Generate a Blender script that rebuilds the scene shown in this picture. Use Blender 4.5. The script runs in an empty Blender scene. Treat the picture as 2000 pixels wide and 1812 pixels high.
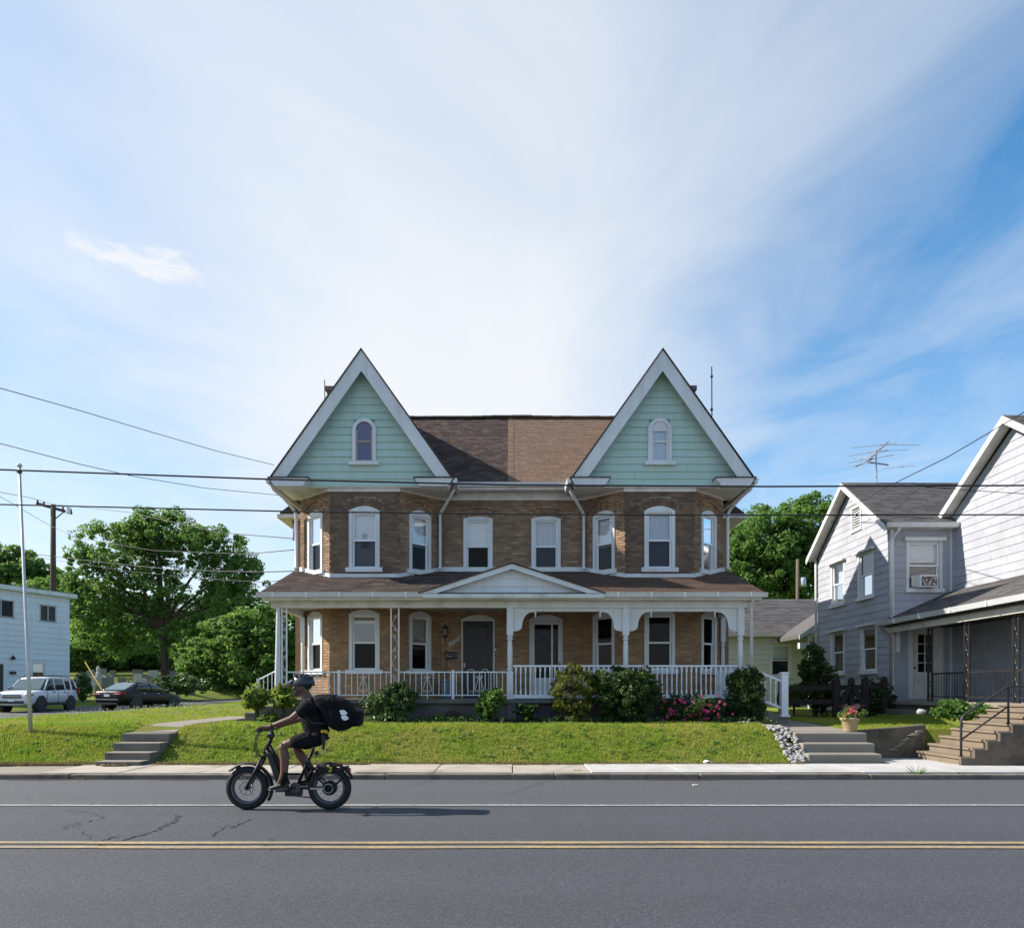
import bpy, bmesh, math, random
import numpy as np
from mathutils import Vector, Matrix, Euler
R = math.radians
random.seed(7)
scene = bpy.context.scene
COL = scene.collection

# ------------------------------------------------------------------ camera, sky, sun, exposure
F, CX, HY, CH = 1400.0, 1000.0, 1350.0, 1.45
cam_data = bpy.data.cameras.new('camera')
cam = bpy.data.objects.new('camera', cam_data)
COL.objects.link(cam)
cam.location = (0, 0, CH)
cam.rotation_euler = (R(90), 0, 0)
cam_data.sensor_fit = 'HORIZONTAL'
cam_data.sensor_width = 36.0
cam_data.lens = 36.0 * F / 2000.0
cam_data.shift_y = (HY - 906.0) / 2000.0
cam_data.clip_start = 0.1
cam_data.clip_end = 3000
scene.camera = cam

SUN_EL, SUN_AZ = R(37), R(7)      # sun from the left, a little behind the facades
SUN = Vector((-math.cos(SUN_EL) * math.cos(SUN_AZ), math.cos(SUN_EL) * math.sin(SUN_AZ), math.sin(SUN_EL)))

world = bpy.data.worlds.new('World')
scene.world = world
world.use_nodes = True
wn, wl = world.node_tree.nodes, world.node_tree.links
wn.clear()
def wnode(t, **kw):
    n = wn.new(t)
    for k, v in kw.items():
        setattr(n, k, v)
    return n
def wmath(op, a, b=None, clamp=False):
    n = wnode('ShaderNodeMath', operation=op, use_clamp=clamp)
    for i, x in enumerate((a, b)):
        if x is None: continue
        if isinstance(x, (int, float)): n.inputs[i].default_value = x
        else: wl.new(x, n.inputs[i])
    return n.outputs[0]
def wramp(fac, stops):
    n = wnode('ShaderNodeValToRGB')
    e = n.color_ramp.elements
    while len(e) > 1: e.remove(e[-1])
    e[0].position, e[0].color = stops[0][0], (stops[0][1],) * 3 + (1,)
    for p, v in stops[1:]:
        q = e.new(p); q.color = (v, v, v, 1)
    wl.new(fac, n.inputs[0])
    return n.outputs[0]
sky = wnode('ShaderNodeTexSky', sky_type='NISHITA', sun_disc=False)
sky.sun_elevation = SUN_EL
sky.sun_rotation = R(277)
sky.air_density, sky.dust_density, sky.ozone_density, sky.altitude = 1.0, 0.3, 4.0, 100
tc = wnode('ShaderNodeTexCoord')
sep = wnode('ShaderNodeSeparateXYZ'); wl.new(tc.outputs['Generated'], sep.inputs[0])
dz = wmath('MAXIMUM', sep.outputs[2], 0.09)
cxn = wmath('DIVIDE', sep.outputs[0], dz)          # the sheet of cirrus seen on a plane overhead
cyn = wmath('DIVIDE', sep.outputs[1], dz)
def wnoise(sx, sy, ox, oy, scale, detail, rough, dist=0.0):
    c = wnode('ShaderNodeCombineXYZ')
    wl.new(wmath('ADD', wmath('MULTIPLY', cxn, sx), ox), c.inputs[0])
    wl.new(wmath('ADD', wmath('MULTIPLY', cyn, sy), oy), c.inputs[1])
    n = wnode('ShaderNodeTexNoise')
    n.inputs['Scale'].default_value = scale; n.inputs['Detail'].default_value = detail
    n.inputs['Roughness'].default_value = rough; n.inputs['Distortion'].default_value = dist
    wl.new(c.outputs[0], n.inputs['Vector'])
    return n.outputs[0]
n_big = wnoise(1.0, 0.7, 3.1, 1.7, 0.8, 3.0, 0.5, 0.4)
n_str = wnoise(1.15, 0.75, 7.3, 4.2, 1.3, 6.0, 0.55, 0.9)
n_fine = wnoise(1.2, 0.8, 1.3, 9.1, 5.0, 6.0, 0.6, 0.5)
# a broad veil of cirrus lying along the view, thinning to both sides
off = wmath('ADD', wmath('ADD', cxn, 0.24), wmath('MULTIPLY', wmath('SUBTRACT', n_big, 0.5), 1.1))
veil = wramp(wmath('MULTIPLY', wmath('ABSOLUTE', off), 0.5), [(0.0, 1.35), (0.14, 1.15), (0.30, 0.66), (0.46, 0.22), (0.60, 0.03), (1.0, 0.05)])
wisps = wramp(n_str, [(0.0, 0.0), (0.40, 0.0), (0.62, 0.5), (0.80, 0.9)])
small = wramp(n_fine, [(0.0, 0.0), (0.5, 0.0), (0.75, 0.35)])
veil = wmath('MULTIPLY', veil, wramp(wmath('ADD', wmath('MULTIPLY', sep.outputs[1], 0.5), 0.5), [(0.0, 0.12), (0.35, 0.2), (0.62, 0.95), (1.0, 1.0)]))   # the veil thins out overhead towards the other half of the sky
cl = wmath('ADD', wmath('MULTIPLY', veil, wmath('ADD', wmath('MULTIPLY', n_str, 0.7), 0.60)), wmath('MULTIPLY', wisps, 0.30))
cl = wmath('ADD', cl, wmath('MULTIPLY', small, 0.12))
cl = wmath('MULTIPLY', cl, wramp(sep.outputs[2], [(0.0, 1.0), (0.42, 1.0), (0.72, 0.62), (1.0, 0.4)]))
n_shred = wnoise(1.0, 1.6, 2.2, 5.5, 9.0, 7.0, 0.65, 0.6)
# one small bright shred of cloud on the left
ea = wmath('DIVIDE', wmath('ADD', wmath('ADD', cxn, 0.85), wmath('MULTIPLY', wmath('SUBTRACT', n_fine, 0.5), 0.34)), 0.15)
eb = wmath('DIVIDE', wmath('ADD', wmath('SUBTRACT', wmath('SUBTRACT', cyn, 1.66), wmath('MULTIPLY', wmath('ADD', cxn, 0.85), 0.25)), wmath('MULTIPLY', wmath('SUBTRACT', n_fine, 0.5), 0.42)), 0.075)
puff = wramp(wmath('ADD', wmath('MULTIPLY', ea, ea), wmath('MULTIPLY', eb, eb)), [(0.0, 1.3), (0.35, 0.8), (0.7, 0.25), (1.0, 0.0)])
puff = wmath('MULTIPLY', puff, wramp(n_shred, [(0.0, 0.0), (0.38, 0.1), (0.62, 1.0)]))
cl = wmath('ADD', cl, puff)
hz = wramp(sep.outputs[2], [(0.0, 0.80), (0.12, 0.66), (0.36, 0.34), (0.62, 0.0)])   # air near the horizon is paler, most on the sun's side
hz = wmath('MULTIPLY', hz, wramp(wmath('ADD', wmath('MULTIPLY', sep.outputs[0], -0.5), 0.5), [(0.0, 0.22), (0.32, 0.35), (0.55, 0.8), (0.75, 1.0)]))
cl = wmath('SUBTRACT', 1.0, wmath('POWER', 2.718, wmath('MULTIPLY', wmath('ADD', cl, hz), -1.75)), clamp=True)   # thin cloud saturates softly
SKY_STR = 0.12
mixs = wnode('ShaderNodeMix', data_type='RGBA')
hsn = wnode('ShaderNodeHueSaturation'); hsn.inputs['Saturation'].default_value = 1.42; hsn.inputs['Hue'].default_value = 0.490; hsn.inputs['Value'].default_value = 1.0
wl.new(sky.outputs[0], hsn.inputs['Color'])
wl.new(cl, mixs.inputs[0]); wl.new(hsn.outputs[0], mixs.inputs[6])
mixs.inputs[7].default_value = (0.535 / SKY_STR, 0.548 / SKY_STR, 0.560 / SKY_STR, 1)
bgn = wnode('ShaderNodeBackground'); bgn.inputs[1].default_value = SKY_STR
wl.new(mixs.outputs[2], bgn.inputs[0])
wout = wnode('ShaderNodeOutputWorld'); wl.new(bgn.outputs[0], wout.inputs[0])

sd = bpy.data.lights.new('sun', 'SUN')
sd.energy = 5.0; sd.angle = R(0.6); sd.color = (1.0, 0.93, 0.82)
sun = bpy.data.objects.new('sun', sd); COL.objects.link(sun)
sun.rotation_euler = SUN.to_track_quat('Z', 'Y').to_euler()
scene.view_settings.view_transform = 'Standard'
scene.view_settings.look = 'None'
scene.view_settings.exposure = 0.82
scene.view_settings.gamma = 1.0

# ------------------------------------------------------------------ helpers
def P(u, v, Y):
    """point of the place seen at photo pixel (u, v) at distance Y"""
    return Vector(((u - CX) * Y / F, Y, CH - (v - HY) * Y / F))
def PX(u, Y): return (u - CX) * Y / F
def PZ(v, Y): return CH - (v - HY) * Y / F
def sm(t):
    t = max(0.0, min(1.0, t)); return t * t * (3 - 2 * t)
def lerp(a, b, t): return a + (b - a) * t

class MB:
    def __init__(s): s.v = []; s.f = []
    def add(s, vs, fs):
        o = len(s.v); s.v += [tuple(p) for p in vs]; s.f += [[i + o for i in f] for f in fs]; return s
    def box(s, x0, x1, y0, y1, z0, z1):
        return s.add([(x0,y0,z0),(x1,y0,z0),(x1,y1,z0),(x0,y1,z0),(x0,y0,z1),(x1,y0,z1),(x1,y1,z1),(x0,y1,z1)],
                     [(0,3,2,1),(4,5,6,7),(0,1,5,4),(1,2,6,5),(2,3,7,6),(3,0,4,7)])
    def obox(s, c, a, b, d):
        c, a, b, d = Vector(c), Vector(a), Vector(b), Vector(d)
        return s.add([c-a-b-d, c+a-b-d, c+a+b-d, c-a+b-d, c-a-b+d, c+a-b+d, c+a+b+d, c-a+b+d],
                     [(0,3,2,1),(4,5,6,7),(0,1,5,4),(1,2,6,5),(2,3,7,6),(3,0,4,7)])
    def beam(s, p0, p1, w, h, up=(0,0,1)):
        p0, p1 = Vector(p0), Vector(p1); d = p1 - p0; up = Vector(up)
        side = d.cross(up)
        if side.length < 1e-6: side = d.cross(Vector((1,0,0)))
        side.normalize(); u2 = side.cross(d).normalized()
        return s.obox((p0+p1)/2, d/2, side*(w/2), u2*(h/2))
    def tube(s, pts, r, n=8, cap=True):
        pts = [Vector(p) for p in pts]; m = len(pts)
        rs = r if isinstance(r, (list, tuple)) else [r]*m
        vs, fs = [], []; prev = None
        for i in range(m):
            d = (pts[min(i+1,m-1)] - pts[max(i-1,0)]).normalized()
            if prev is None:
                a = d.cross(Vector((0,0,1)))
                if a.length < 1e-3: a = d.cross(Vector((0,1,0)))
            else: a = prev - d*prev.dot(d)
            a.normalize(); prev = a; b = d.cross(a)
            for k in range(n):
                t = 2*math.pi*k/n
                vs.append(pts[i] + (a*math.cos(t) + b*math.sin(t))*rs[i])
        for i in range(m-1):
            for k in range(n):
                fs.append((i*n+k, i*n+(k+1)%n, (i+1)*n+(k+1)%n, (i+1)*n+k))
        if cap: fs += [tuple(range(n-1,-1,-1)), tuple(range((m-1)*n, m*n))]
        return s.add(vs, fs)
    def lathe(s, c, prof, n=12, ax=(0,0,1)):
        c = Vector(c); ax = Vector(ax).normalized()
        a = ax.cross(Vector((0,1,0)))
        if a.length < 1e-3: a = ax.cross(Vector((1,0,0)))
        a.normalize(); b = ax.cross(a); vs, fs = [], []; m = len(prof)
        for (r, h) in prof:
            for k in range(n):
                t = 2*math.pi*k/n
                vs.append(c + ax*h + (a*math.cos(t)+b*math.sin(t))*r)
        for i in range(m-1):
            for k in range(n):
                fs.append((i*n+k, i*n+(k+1)%n, (i+1)*n+(k+1)%n, (i+1)*n+k))
        fs += [tuple(range(n-1,-1,-1)), tuple(range((m-1)*n, m*n))]
        return s.add(vs, fs)
    def prism(s, poly, ext):
        poly = [Vector(p) for p in poly]; ext = Vector(ext); n = len(poly)
        return s.add(poly + [p+ext for p in poly],
                     [tuple(range(n-1,-1,-1)), tuple(range(n, 2*n))] + [(i,(i+1)%n,n+(i+1)%n,n+i) for i in range(n)])
    def loft(s, rings, cap=True, closed=True):
        n = len(rings[0]); m = len(rings); vs = [p for r in rings for p in r]; fs = []
        for i in range(m-1):
            for k in range(n if closed else n-1):
                fs.append((i*n+k, i*n+(k+1)%n, (i+1)*n+(k+1)%n, (i+1)*n+k))
        if cap: fs += [tuple(range(n-1,-1,-1)), tuple(range((m-1)*n, m*n))]
        return s.add(vs, fs)
    def sphere(s, c, r, n=10, m=6, jit=0.0, rnd=None):
        c = Vector(c); r = Vector(r) if not isinstance(r, (int, float)) else Vector((r,r,r)); vs, fs = [c+Vector((0,0,-r.z))], []
        for i in range(1, m):
            ph = -math.pi/2 + math.pi*i/m
            for k in range(n):
                t = 2*math.pi*k/n; q = 1 + (rnd.uniform(-jit, jit) if rnd else 0)
                vs.append(c + Vector((r.x*math.cos(ph)*math.cos(t)*q, r.y*math.cos(ph)*math.sin(t)*q, r.z*math.sin(ph)*q)))
        vs.append(c+Vector((0,0,r.z)))
        for k in range(n): fs.append((0, 1+(k+1)%n, 1+k))
        for i in range(m-2):
            for k in range(n): fs.append((1+i*n+k, 1+i*n+(k+1)%n, 1+(i+1)*n+(k+1)%n, 1+(i+1)*n+k))
        l = len(vs)-1
        for k in range(n): fs.append((1+(m-2)*n+k, 1+(m-2)*n+(k+1)%n, l))
        return s.add(vs, fs)
    def mesh(s, name, mat=None, smooth=False):
        me = bpy.data.meshes.new(name); me.from_pydata(s.v, [], s.f)
        bm = bmesh.new(); bm.from_mesh(me); bmesh.ops.recalc_face_normals(bm, faces=bm.faces); bm.to_mesh(me); bm.free()
        if mat: me.materials.append(mat)
        if smooth: me.polygons.foreach_set('use_smooth', [True]*len(me.polygons))
        return me
    def build(s, name, mat, parent=None, smooth=False, bevel=0.0, sub=0):
        o = bpy.data.objects.new(name, s.mesh(name, mat, smooth))
        if bevel:
            m = o.modifiers.new('bevel', 'BEVEL'); m.width = bevel; m.segments = 2; m.limit_method = 'ANGLE'
        if sub:
            m = o.modifiers.new('sub', 'SUBSURF'); m.levels = sub; m.render_levels = sub
        return put(o, parent)
LOC = {}
def put(o, parent=None):
    COL.objects.link(o)
    if parent is not None:
        o.parent = parent
        if parent.name in LOC: o.matrix_parent_inverse = Matrix.Translation(-LOC[parent.name])
    return o
def tag(o, label, cat, group=None, kind=None):
    if label: o['label'] = label
    if cat: o['category'] = cat
    if group: o['group'] = group
    if kind: o['kind'] = kind
    return o
def thing(name, label, cat, loc=(0,0,0), group=None):
    o = bpy.data.objects.new(name, None); COL.objects.link(o)
    o.empty_display_size = 0.2
    o.location = loc; LOC[o.name] = Vector(loc)
    return tag(o, label, cat, group)
def struct(o): o['kind'] = 'structure'; return o
def fast_mesh(name, verts, faces, mat, parent=None, smooth=False):
    me = bpy.data.meshes.new(name); k = faces.shape[1]
    me.vertices.add(len(verts)); me.vertices.foreach_set('co', np.ascontiguousarray(verts, dtype=np.float32).ravel())
    me.loops.add(faces.size); me.loops.foreach_set('vertex_index', np.ascontiguousarray(faces, dtype=np.int32).ravel())
    me.polygons.add(len(faces)); me.polygons.foreach_set('loop_start', np.arange(0, faces.size, k, dtype=np.int32))
    me.update(calc_edges=True); me.validate()
    if mat: me.materials.append(mat)
    me.polygons.foreach_set('use_smooth', [bool(smooth)]*len(me.polygons))
    return put(bpy.data.objects.new(name, me), parent)
UNIT = {}
def unit_box(mat, wedge=0.0):
    key = (mat.name, wedge)
    if key not in UNIT:
        b = MB().box(-.5,.5,-.5,.5,-.5,.5)
        UNIT[key] = b.mesh('piece', mat)
    return UNIT[key]
BOXV = np.array([(-.5,-.5,-.5),(.5,-.5,-.5),(.5,.5,-.5),(-.5,.5,-.5),(-.5,-.5,.5),(.5,-.5,.5),(.5,.5,.5),(-.5,.5,.5)])
BOXF = np.array([(0,3,2,1),(4,5,6,7),(0,1,5,4),(1,2,6,5),(2,3,7,6),(3,0,4,7)])
def emit(name, plural, mats, mat, parent, limit=300, key=None):
    """pieces given as matrices of a unit box: the first `limit` as objects of their own, the rest joined"""
    if key: mats = sorted(mats, key=key)
    me = unit_box(mat)
    for M in mats[:limit]:
        o = bpy.data.objects.new(name, me); o.matrix_basis = M; put(o, parent)
    rest = mats[limit:]
    if rest:
        A = np.array([[list(r) for r in M] for M in rest]); H = np.hstack([BOXV, np.ones((8,1))])
        V = np.einsum('nij,kj->nki', A, H)[:, :, :3].reshape(-1, 3)
        Fc = (BOXF[None] + (np.arange(len(rest))*8)[:, None, None]).reshape(-1, 4)
        fast_mesh(plural, V, Fc, mat, parent)['kind'] = 'stuff'
def frame_mat(o, ax, ay, az, size):
    """matrix of a unit box: centre o, unit axes, sizes"""
    M = Matrix.Identity(4)
    for i, (a, sz) in enumerate(zip((ax, ay, az), size)):
        for r in range(3): M[r][i] = a[r]*sz
    for r in range(3): M[r][3] = o[r]
    return M

# ------------------------------------------------------------------ materials
MATS = {}
class NB:
    def __init__(s, name):
        s.m = bpy.data.materials.new(name); s.m.use_nodes = True; s.n = s.m.node_tree.nodes; s.l = s.m.node_tree.links
        s.b = s.n['Principled BSDF']; s.out = s.n['Material Output']; MATS[name] = s.m
        s.tc = None
    def node(s, t, **kw):
        n = s.n.new(t)
        for k, v in kw.items(): setattr(n, k, v)
        return n
    def co(s, kind='Object'):
        if s.tc is None: s.tc = s.node('ShaderNodeTexCoord')
        return s.tc.outputs[kind]
    def pos(s):
        return s.node('ShaderNodeNewGeometry').outputs['Position']
    def noise(s, scale, detail=4, rough=0.55, vec=None, stretch=None, dist=0.0):
        n = s.node('ShaderNodeTexNoise'); n.inputs['Scale'].default_value = scale; n.inputs['Detail'].default_value = detail
        n.inputs['Roughness'].default_value = rough; n.inputs['Distortion'].default_value = dist
        v = vec or s.pos()
        if stretch:
            mp = s.node('ShaderNodeMapping'); mp.inputs['Scale'].default_value = stretch; s.l.new(v, mp.inputs[0]); v = mp.outputs[0]
        s.l.new(v, n.inputs['Vector']); return n.outputs[0]
    def voro(s, scale, feature='F1', vec=None, rnd=1.0):
        n = s.node('ShaderNodeTexVoronoi', feature=feature); n.inputs['Scale'].default_value = scale
        n.inputs['Randomness'].default_value = rnd
        s.l.new(vec or s.pos(), n.inputs['Vector']); return n.outputs[0]
    def ramp(s, fac, stops):
        n = s.node('ShaderNodeValToRGB'); e = n.color_ramp.elements
        while len(e) > 1: e.remove(e[-1])
        def c4(c): return (c,c,c,1) if isinstance(c, (int,float)) else tuple(c)+(1,)
        e[0].position, e[0].color = stops[0][0], c4(stops[0][1])
        for p, c in stops[1:]:
            q = e.new(p); q.color = c4(c)
        s.l.new(fac, n.inputs[0]); return n.outputs[0]
    def mix(s, fac, a, b, blend='MIX'):
        n = s.node('ShaderNodeMix', data_type='RGBA', blend_type=blend)
        for i, x in ((0, fac), (6, a), (7, b)):
            if isinstance(x, (int, float)): n.inputs[i].default_value = x if i == 0 else (x,x,x,1)
            elif isinstance(x, tuple): n.inputs[i].default_value = x+(1,)
            else: s.l.new(x, n.inputs[i])
        return n.outputs[2]
    def math(s, op, a, b=None, clamp=False):
        n = s.node('ShaderNodeMath', operation=op, use_clamp=clamp)
        for i, x in enumerate((a, b)):
            if x is None: continue
            if isinstance(x, (int,float)): n.inputs[i].default_value = x
            else: s.l.new(x, n.inputs[i])
        return n.outputs[0]
    def rnd(s):
        a = s.node('ShaderNodeObjectInfo').outputs['Random']; b = s.node('ShaderNodeNewGeometry').outputs['Random Per Island']
        return s.math('FRACT', s.math('ADD', a, b))
    def bump(s, h, strength=0.3, dist=0.01):
        n = s.node('ShaderNodeBump'); n.inputs['Strength'].default_value = strength; n.inputs['Distance'].default_value = dist
        s.l.new(h, n.inputs['Height']); s.l.new(n.outputs[0], s.b.inputs['Normal']); return s
    def col(s, c):
        if isinstance(c, tuple): s.b.inputs['Base Color'].default_value = c+(1,)
        else: s.l.new(c, s.b.inputs['Base Color'])
        return s
    def rough(s, r):
        if isinstance(r, (int,float)): s.b.inputs['Roughness'].default_value = r
        else: s.l.new(r, s.b.inputs['Roughness'])
        return s
    def spec(s, x): s.b.inputs['Specular IOR Level'].default_value = x; return s
    def metal(s, x): s.b.inputs['Metallic'].default_value = x; return s
def hsv(c, k): return tuple(min(1, x*k) for x in c)
def simple(name, c, rough=0.6, var=0.12, scale=6, spec=0.4, bump=0.0, metal=0.0, dirt=None, dirt_amt=0.0, dscale=1.5):
    b = NB(name); n = b.noise(scale, 5)
    base = b.mix(n, hsv(c, 1-var), hsv(c, 1+var))
    if dirt:
        d = b.ramp(b.noise(dscale, 7, 0.65), [(0.0,0.0),(0.48,0.0),(0.72,1.0)])
        base = b.mix(b.math('MULTIPLY', d, dirt_amt), base, dirt)
    b.col(base).rough(rough).spec(spec).metal(metal)
    if bump: b.bump(b.noise(scale*8, 4), bump, 0.01)
    return b.m
def piece_mat(name, stops, rough=0.85, grain=25, bump=0.35, dirt=None, dirt_amt=0.0, dscale=1.2, dist=0.006, spec=0.3):
    b = NB(name); c = b.ramp(b.rnd(), stops)
    c = b.mix(b.math('MULTIPLY', b.noise(grain, 5), 0.5), c, hsv(stops[0][1], 0.75))
    if dirt:
        d = b.ramp(b.noise(dscale, 7, 0.65), [(0.0,0.0),(0.42,0.0),(0.66,1.0)])
        c = b.mix(b.math('MULTIPLY', d, dirt_amt), c, dirt)
    b.col(c).rough(rough).spec(spec).bump(b.noise(grain*3, 4), bump, dist)
    return b.m
clump_scale = {}
def leaf_mat(name, stops, trans=0.35, rough=0.5, spec=0.35, clump=.45):
    b = NB(name); f = b.math('ADD', b.math('MULTIPLY', b.rnd(), 1-clump), b.math('MULTIPLY', b.ramp(b.noise(clump_scale.get(name,.9), 3, .6), [(.3,0.0),(.7,1.0)]), clump)); c = b.ramp(f, stops)
    b.col(c).rough(rough).spec(spec)
    t = b.node('ShaderNodeBsdfTranslucent')
    hs = b.node('ShaderNodeHueSaturation'); hs.inputs['Hue'].default_value = 0.485; hs.inputs['Value'].default_value = 1.5
    b.l.new(c, hs.inputs['Color']); b.l.new(hs.outputs[0], t.inputs[0])
    mx = b.node('ShaderNodeMixShader'); mx.inputs[0].default_value = trans
    b.l.new(b.b.outputs[0], mx.inputs[1]); b.l.new(t.outputs[0], mx.inputs[2]); b.l.new(mx.outputs[0], b.out.inputs[0])
    return b.m
def glass_mat(name, tint=(0.75,0.8,0.82), refl=0.10, rough=0.015, wave=0.0):
    b = NB(name)
    tr = b.node('ShaderNodeBsdfTransparent'); tr.inputs[0].default_value = tint+(1,)
    gl = b.node('ShaderNodeBsdfGlossy'); gl.inputs['Roughness'].default_value = rough
    fr = b.node('ShaderNodeLayerWeight'); fr.inputs[0].default_value = 0.25
    fac = b.math('ADD', b.math('MULTIPLY', fr.outputs['Fresnel'], 0.8), refl, clamp=True)
    if wave:
        bp = b.node('ShaderNodeBump'); bp.inputs['Strength'].default_value = wave; bp.inputs['Distance'].default_value = 0.02
        b.l.new(b.noise(2.2, 2), bp.inputs['Height']); b.l.new(bp.outputs[0], gl.inputs['Normal'])
    mx = b.node('ShaderNodeMixShader'); b.l.new(fac, mx.inputs[0]); b.l.new(tr.outputs[0], mx.inputs[1]); b.l.new(gl.outputs[0], mx.inputs[2])
    b.l.new(mx.outputs[0], b.out.inputs[0]); return b.m


def weather_board(name, a, b_, dirt, amt, rough=.5):
    b = NB(name); c = b.mix(b.rnd(), a, b_)
    st = b.ramp(b.noise(1.0, 6, .65, stretch=(5.0, 5.0, .35)), [(.45,0.0),(.75,1.0)]); bl = b.ramp(b.noise(1.1, 6, .6), [(.4,0.0),(.75,1.0)])
    c = b.mix(b.math('MULTIPLY', st, amt), c, dirt); c = b.mix(b.math('MULTIPLY', bl, amt*.7), c, dirt)
    b.col(c).rough(rough).spec(.35).bump(b.noise(3, 3), .06, .02); return b.m
M_WHITE = weather_board('white_paint', (.66,.675,.69), (.70,.71,.72), (.42,.40,.36), .42)
M_GREEN = weather_board('mint_siding', (.415,.56,.50), (.455,.60,.535), (.32,.41,.37), .34)
M_TRIM_OLD = simple('old_cream_paint', (0.66,0.64,0.58), 0.6, 0.06, 3, 0.3, 0.1, dirt=(0.24,0.21,0.16), dirt_amt=0.5, dscale=2.6)
M_VINYL = simple('white_vinyl', (0.78,0.79,0.80), 0.4, 0.02, 3, 0.4)
M_IRONW = simple('white_iron', (0.72,0.72,0.72), 0.45, 0.04, 8, 0.4, dirt=(0.35,0.22,0.12), dirt_amt=0.3, dscale=8)
M_GUTTER = simple('aluminium_gutter', (0.62,0.64,0.66), 0.4, 0.05, 2, 0.5, metal=0.15, dirt=(0.3,0.29,0.27), dirt_amt=0.35)
M_BLACK = simple('black_metal', (0.018,0.018,0.02), 0.45, 0.2, 8, 0.5, dirt=(0.10,0.05,0.03), dirt_amt=0.3, dscale=9)
M_RUBBER = simple('black_rubber', (0.02,0.02,0.021), 0.75, 0.2, 20, 0.3, 0.1)
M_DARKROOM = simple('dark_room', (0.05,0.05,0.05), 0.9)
M_BLIND = simple('white_blind', (0.82,0.84,0.86), 0.8, 0.04, 2)
M_SHADE = simple('cream_shade', (0.55,0.53,0.46), 0.8, 0.04, 2)
M_SCREEN = None
M_GLASS = glass_mat('window_glass', (.92,.94,.95), .16, wave=0.05)
M_GLASS_D = glass_mat('window_glass_screen', (0.34,0.35,0.38), 0.0, 0.05)
M_BRICK = piece_mat('buff_brick', [(0.0,(0.31,0.18,0.095)),(0.35,(0.40,0.235,0.122)),(0.7,(0.45,0.275,0.15)),(0.9,(0.52,0.35,0.205)),(1.0,(0.33,0.165,0.085))], 0.9, 22, 0.4, dirt=(0.12,0.08,0.055), dirt_amt=0.4, dscale=1.6)
M_BRICK_U = piece_mat('weathered_brick', [(0.0,(0.23,0.15,0.095)),(0.4,(0.32,0.205,0.125)),(0.75,(0.39,0.255,0.16)),(0.92,(0.47,0.325,0.21)),(1.0,(0.27,0.145,0.09))], 0.9, 22, 0.4, dirt=(0.085,0.066,0.054), dirt_amt=0.6, dscale=1.3)
M_BRICK_S = piece_mat('sooty_brick', [(0.0,(0.135,0.09,0.062)),(0.5,(0.215,0.138,0.088)),(0.8,(0.295,0.185,0.11)),(1.0,(0.16,0.095,0.064))], 0.9, 22, 0.4, dirt=(0.05,0.042,0.038), dirt_amt=0.6, dscale=1.6)
M_MORTAR = simple('mortar', (0.27,0.235,0.19), 0.95, 0.15, 30, 0.2, 0.3, dirt=(0.12,0.10,0.08), dirt_amt=0.6)
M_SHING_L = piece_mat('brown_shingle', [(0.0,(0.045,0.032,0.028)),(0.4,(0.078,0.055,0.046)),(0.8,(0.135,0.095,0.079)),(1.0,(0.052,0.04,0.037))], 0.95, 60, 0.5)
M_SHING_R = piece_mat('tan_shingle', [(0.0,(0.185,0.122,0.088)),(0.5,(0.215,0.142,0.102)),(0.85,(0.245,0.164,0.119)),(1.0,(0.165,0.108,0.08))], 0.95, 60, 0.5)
M_SHING_G = piece_mat('grey_shingle', [(0.0,(0.075,0.070,0.070)),(0.5,(0.105,0.098,0.096)),(0.85,(0.14,0.13,0.126)),(1.0,(0.085,0.08,0.08))], 0.95, 60, 0.5)
M_SIDING_W = piece_mat('asbestos_siding', [(0.0,(0.375,0.388,0.435)),(0.5,(0.41,0.425,0.475)),(1.0,(0.45,0.465,0.515))], 0.8, 6, 0.15, dirt=(0.28,0.275,0.285), dirt_amt=0.55, dscale=1.1)
M_SIDING_B = weather_board('white_clapboard', (.64,.67,.72), (.70,.73,.78), (.48,.49,.50), .35)
M_CREAM = piece_mat('cream_clapboard', [(0.0,(0.62,0.61,0.53)),(1.0,(0.67,0.66,0.58))], 0.6, 4, 0.05)
M_CONC = simple('concrete', (0.23,0.205,0.172), 0.9, 0.12, 3, 0.25, 0.25, dirt=(0.20,0.17,0.135), dirt_amt=0.5, dscale=2.2)
M_CONC_D = simple('dark_concrete', (0.16,0.145,0.125), 0.92, 0.25, 4, 0.2, 0.35, dirt=(0.06,0.05,0.042), dirt_amt=0.7, dscale=2.5)
M_CONC_W = simple('new_concrete', (0.44,0.43,0.415), 0.85, 0.10, 2, 0.25, 0.2, dirt=(0.28,0.255,0.22), dirt_amt=0.65, dscale=1.4)
M_SLAB = simple('old_sidewalk', (0.37,0.33,0.28), 0.9, 0.15, 2, 0.25, 0.3, dirt=(0.22,0.185,0.145), dirt_amt=0.75, dscale=1.6)
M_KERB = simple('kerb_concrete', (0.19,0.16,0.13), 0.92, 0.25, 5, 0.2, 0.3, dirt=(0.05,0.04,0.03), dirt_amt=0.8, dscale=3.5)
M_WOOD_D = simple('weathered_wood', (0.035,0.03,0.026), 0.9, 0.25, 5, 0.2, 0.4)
M_BARK = simple('bark', (0.075,0.058,0.045), 0.95, 0.3, 6, 0.15, 0.6)
M_POLE = simple('pole_wood', (0.085,0.060,0.045), 0.9, 0.25, 4, 0.2, 0.3)
M_GALV = simple('galvanised_pole', (0.50,0.51,0.53), 0.45, 0.05, 4, 0.5, metal=0.3, dirt=(0.28,0.26,0.25), dirt_amt=0.4)
M_WIRE = simple('black_wire', (0.016,0.016,0.018), 0.6, 0.1)
M_SOIL = simple('dark_soil', (0.035,0.026,0.019), 0.95, 0.35, 9, 0.15, 0.6)
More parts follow.
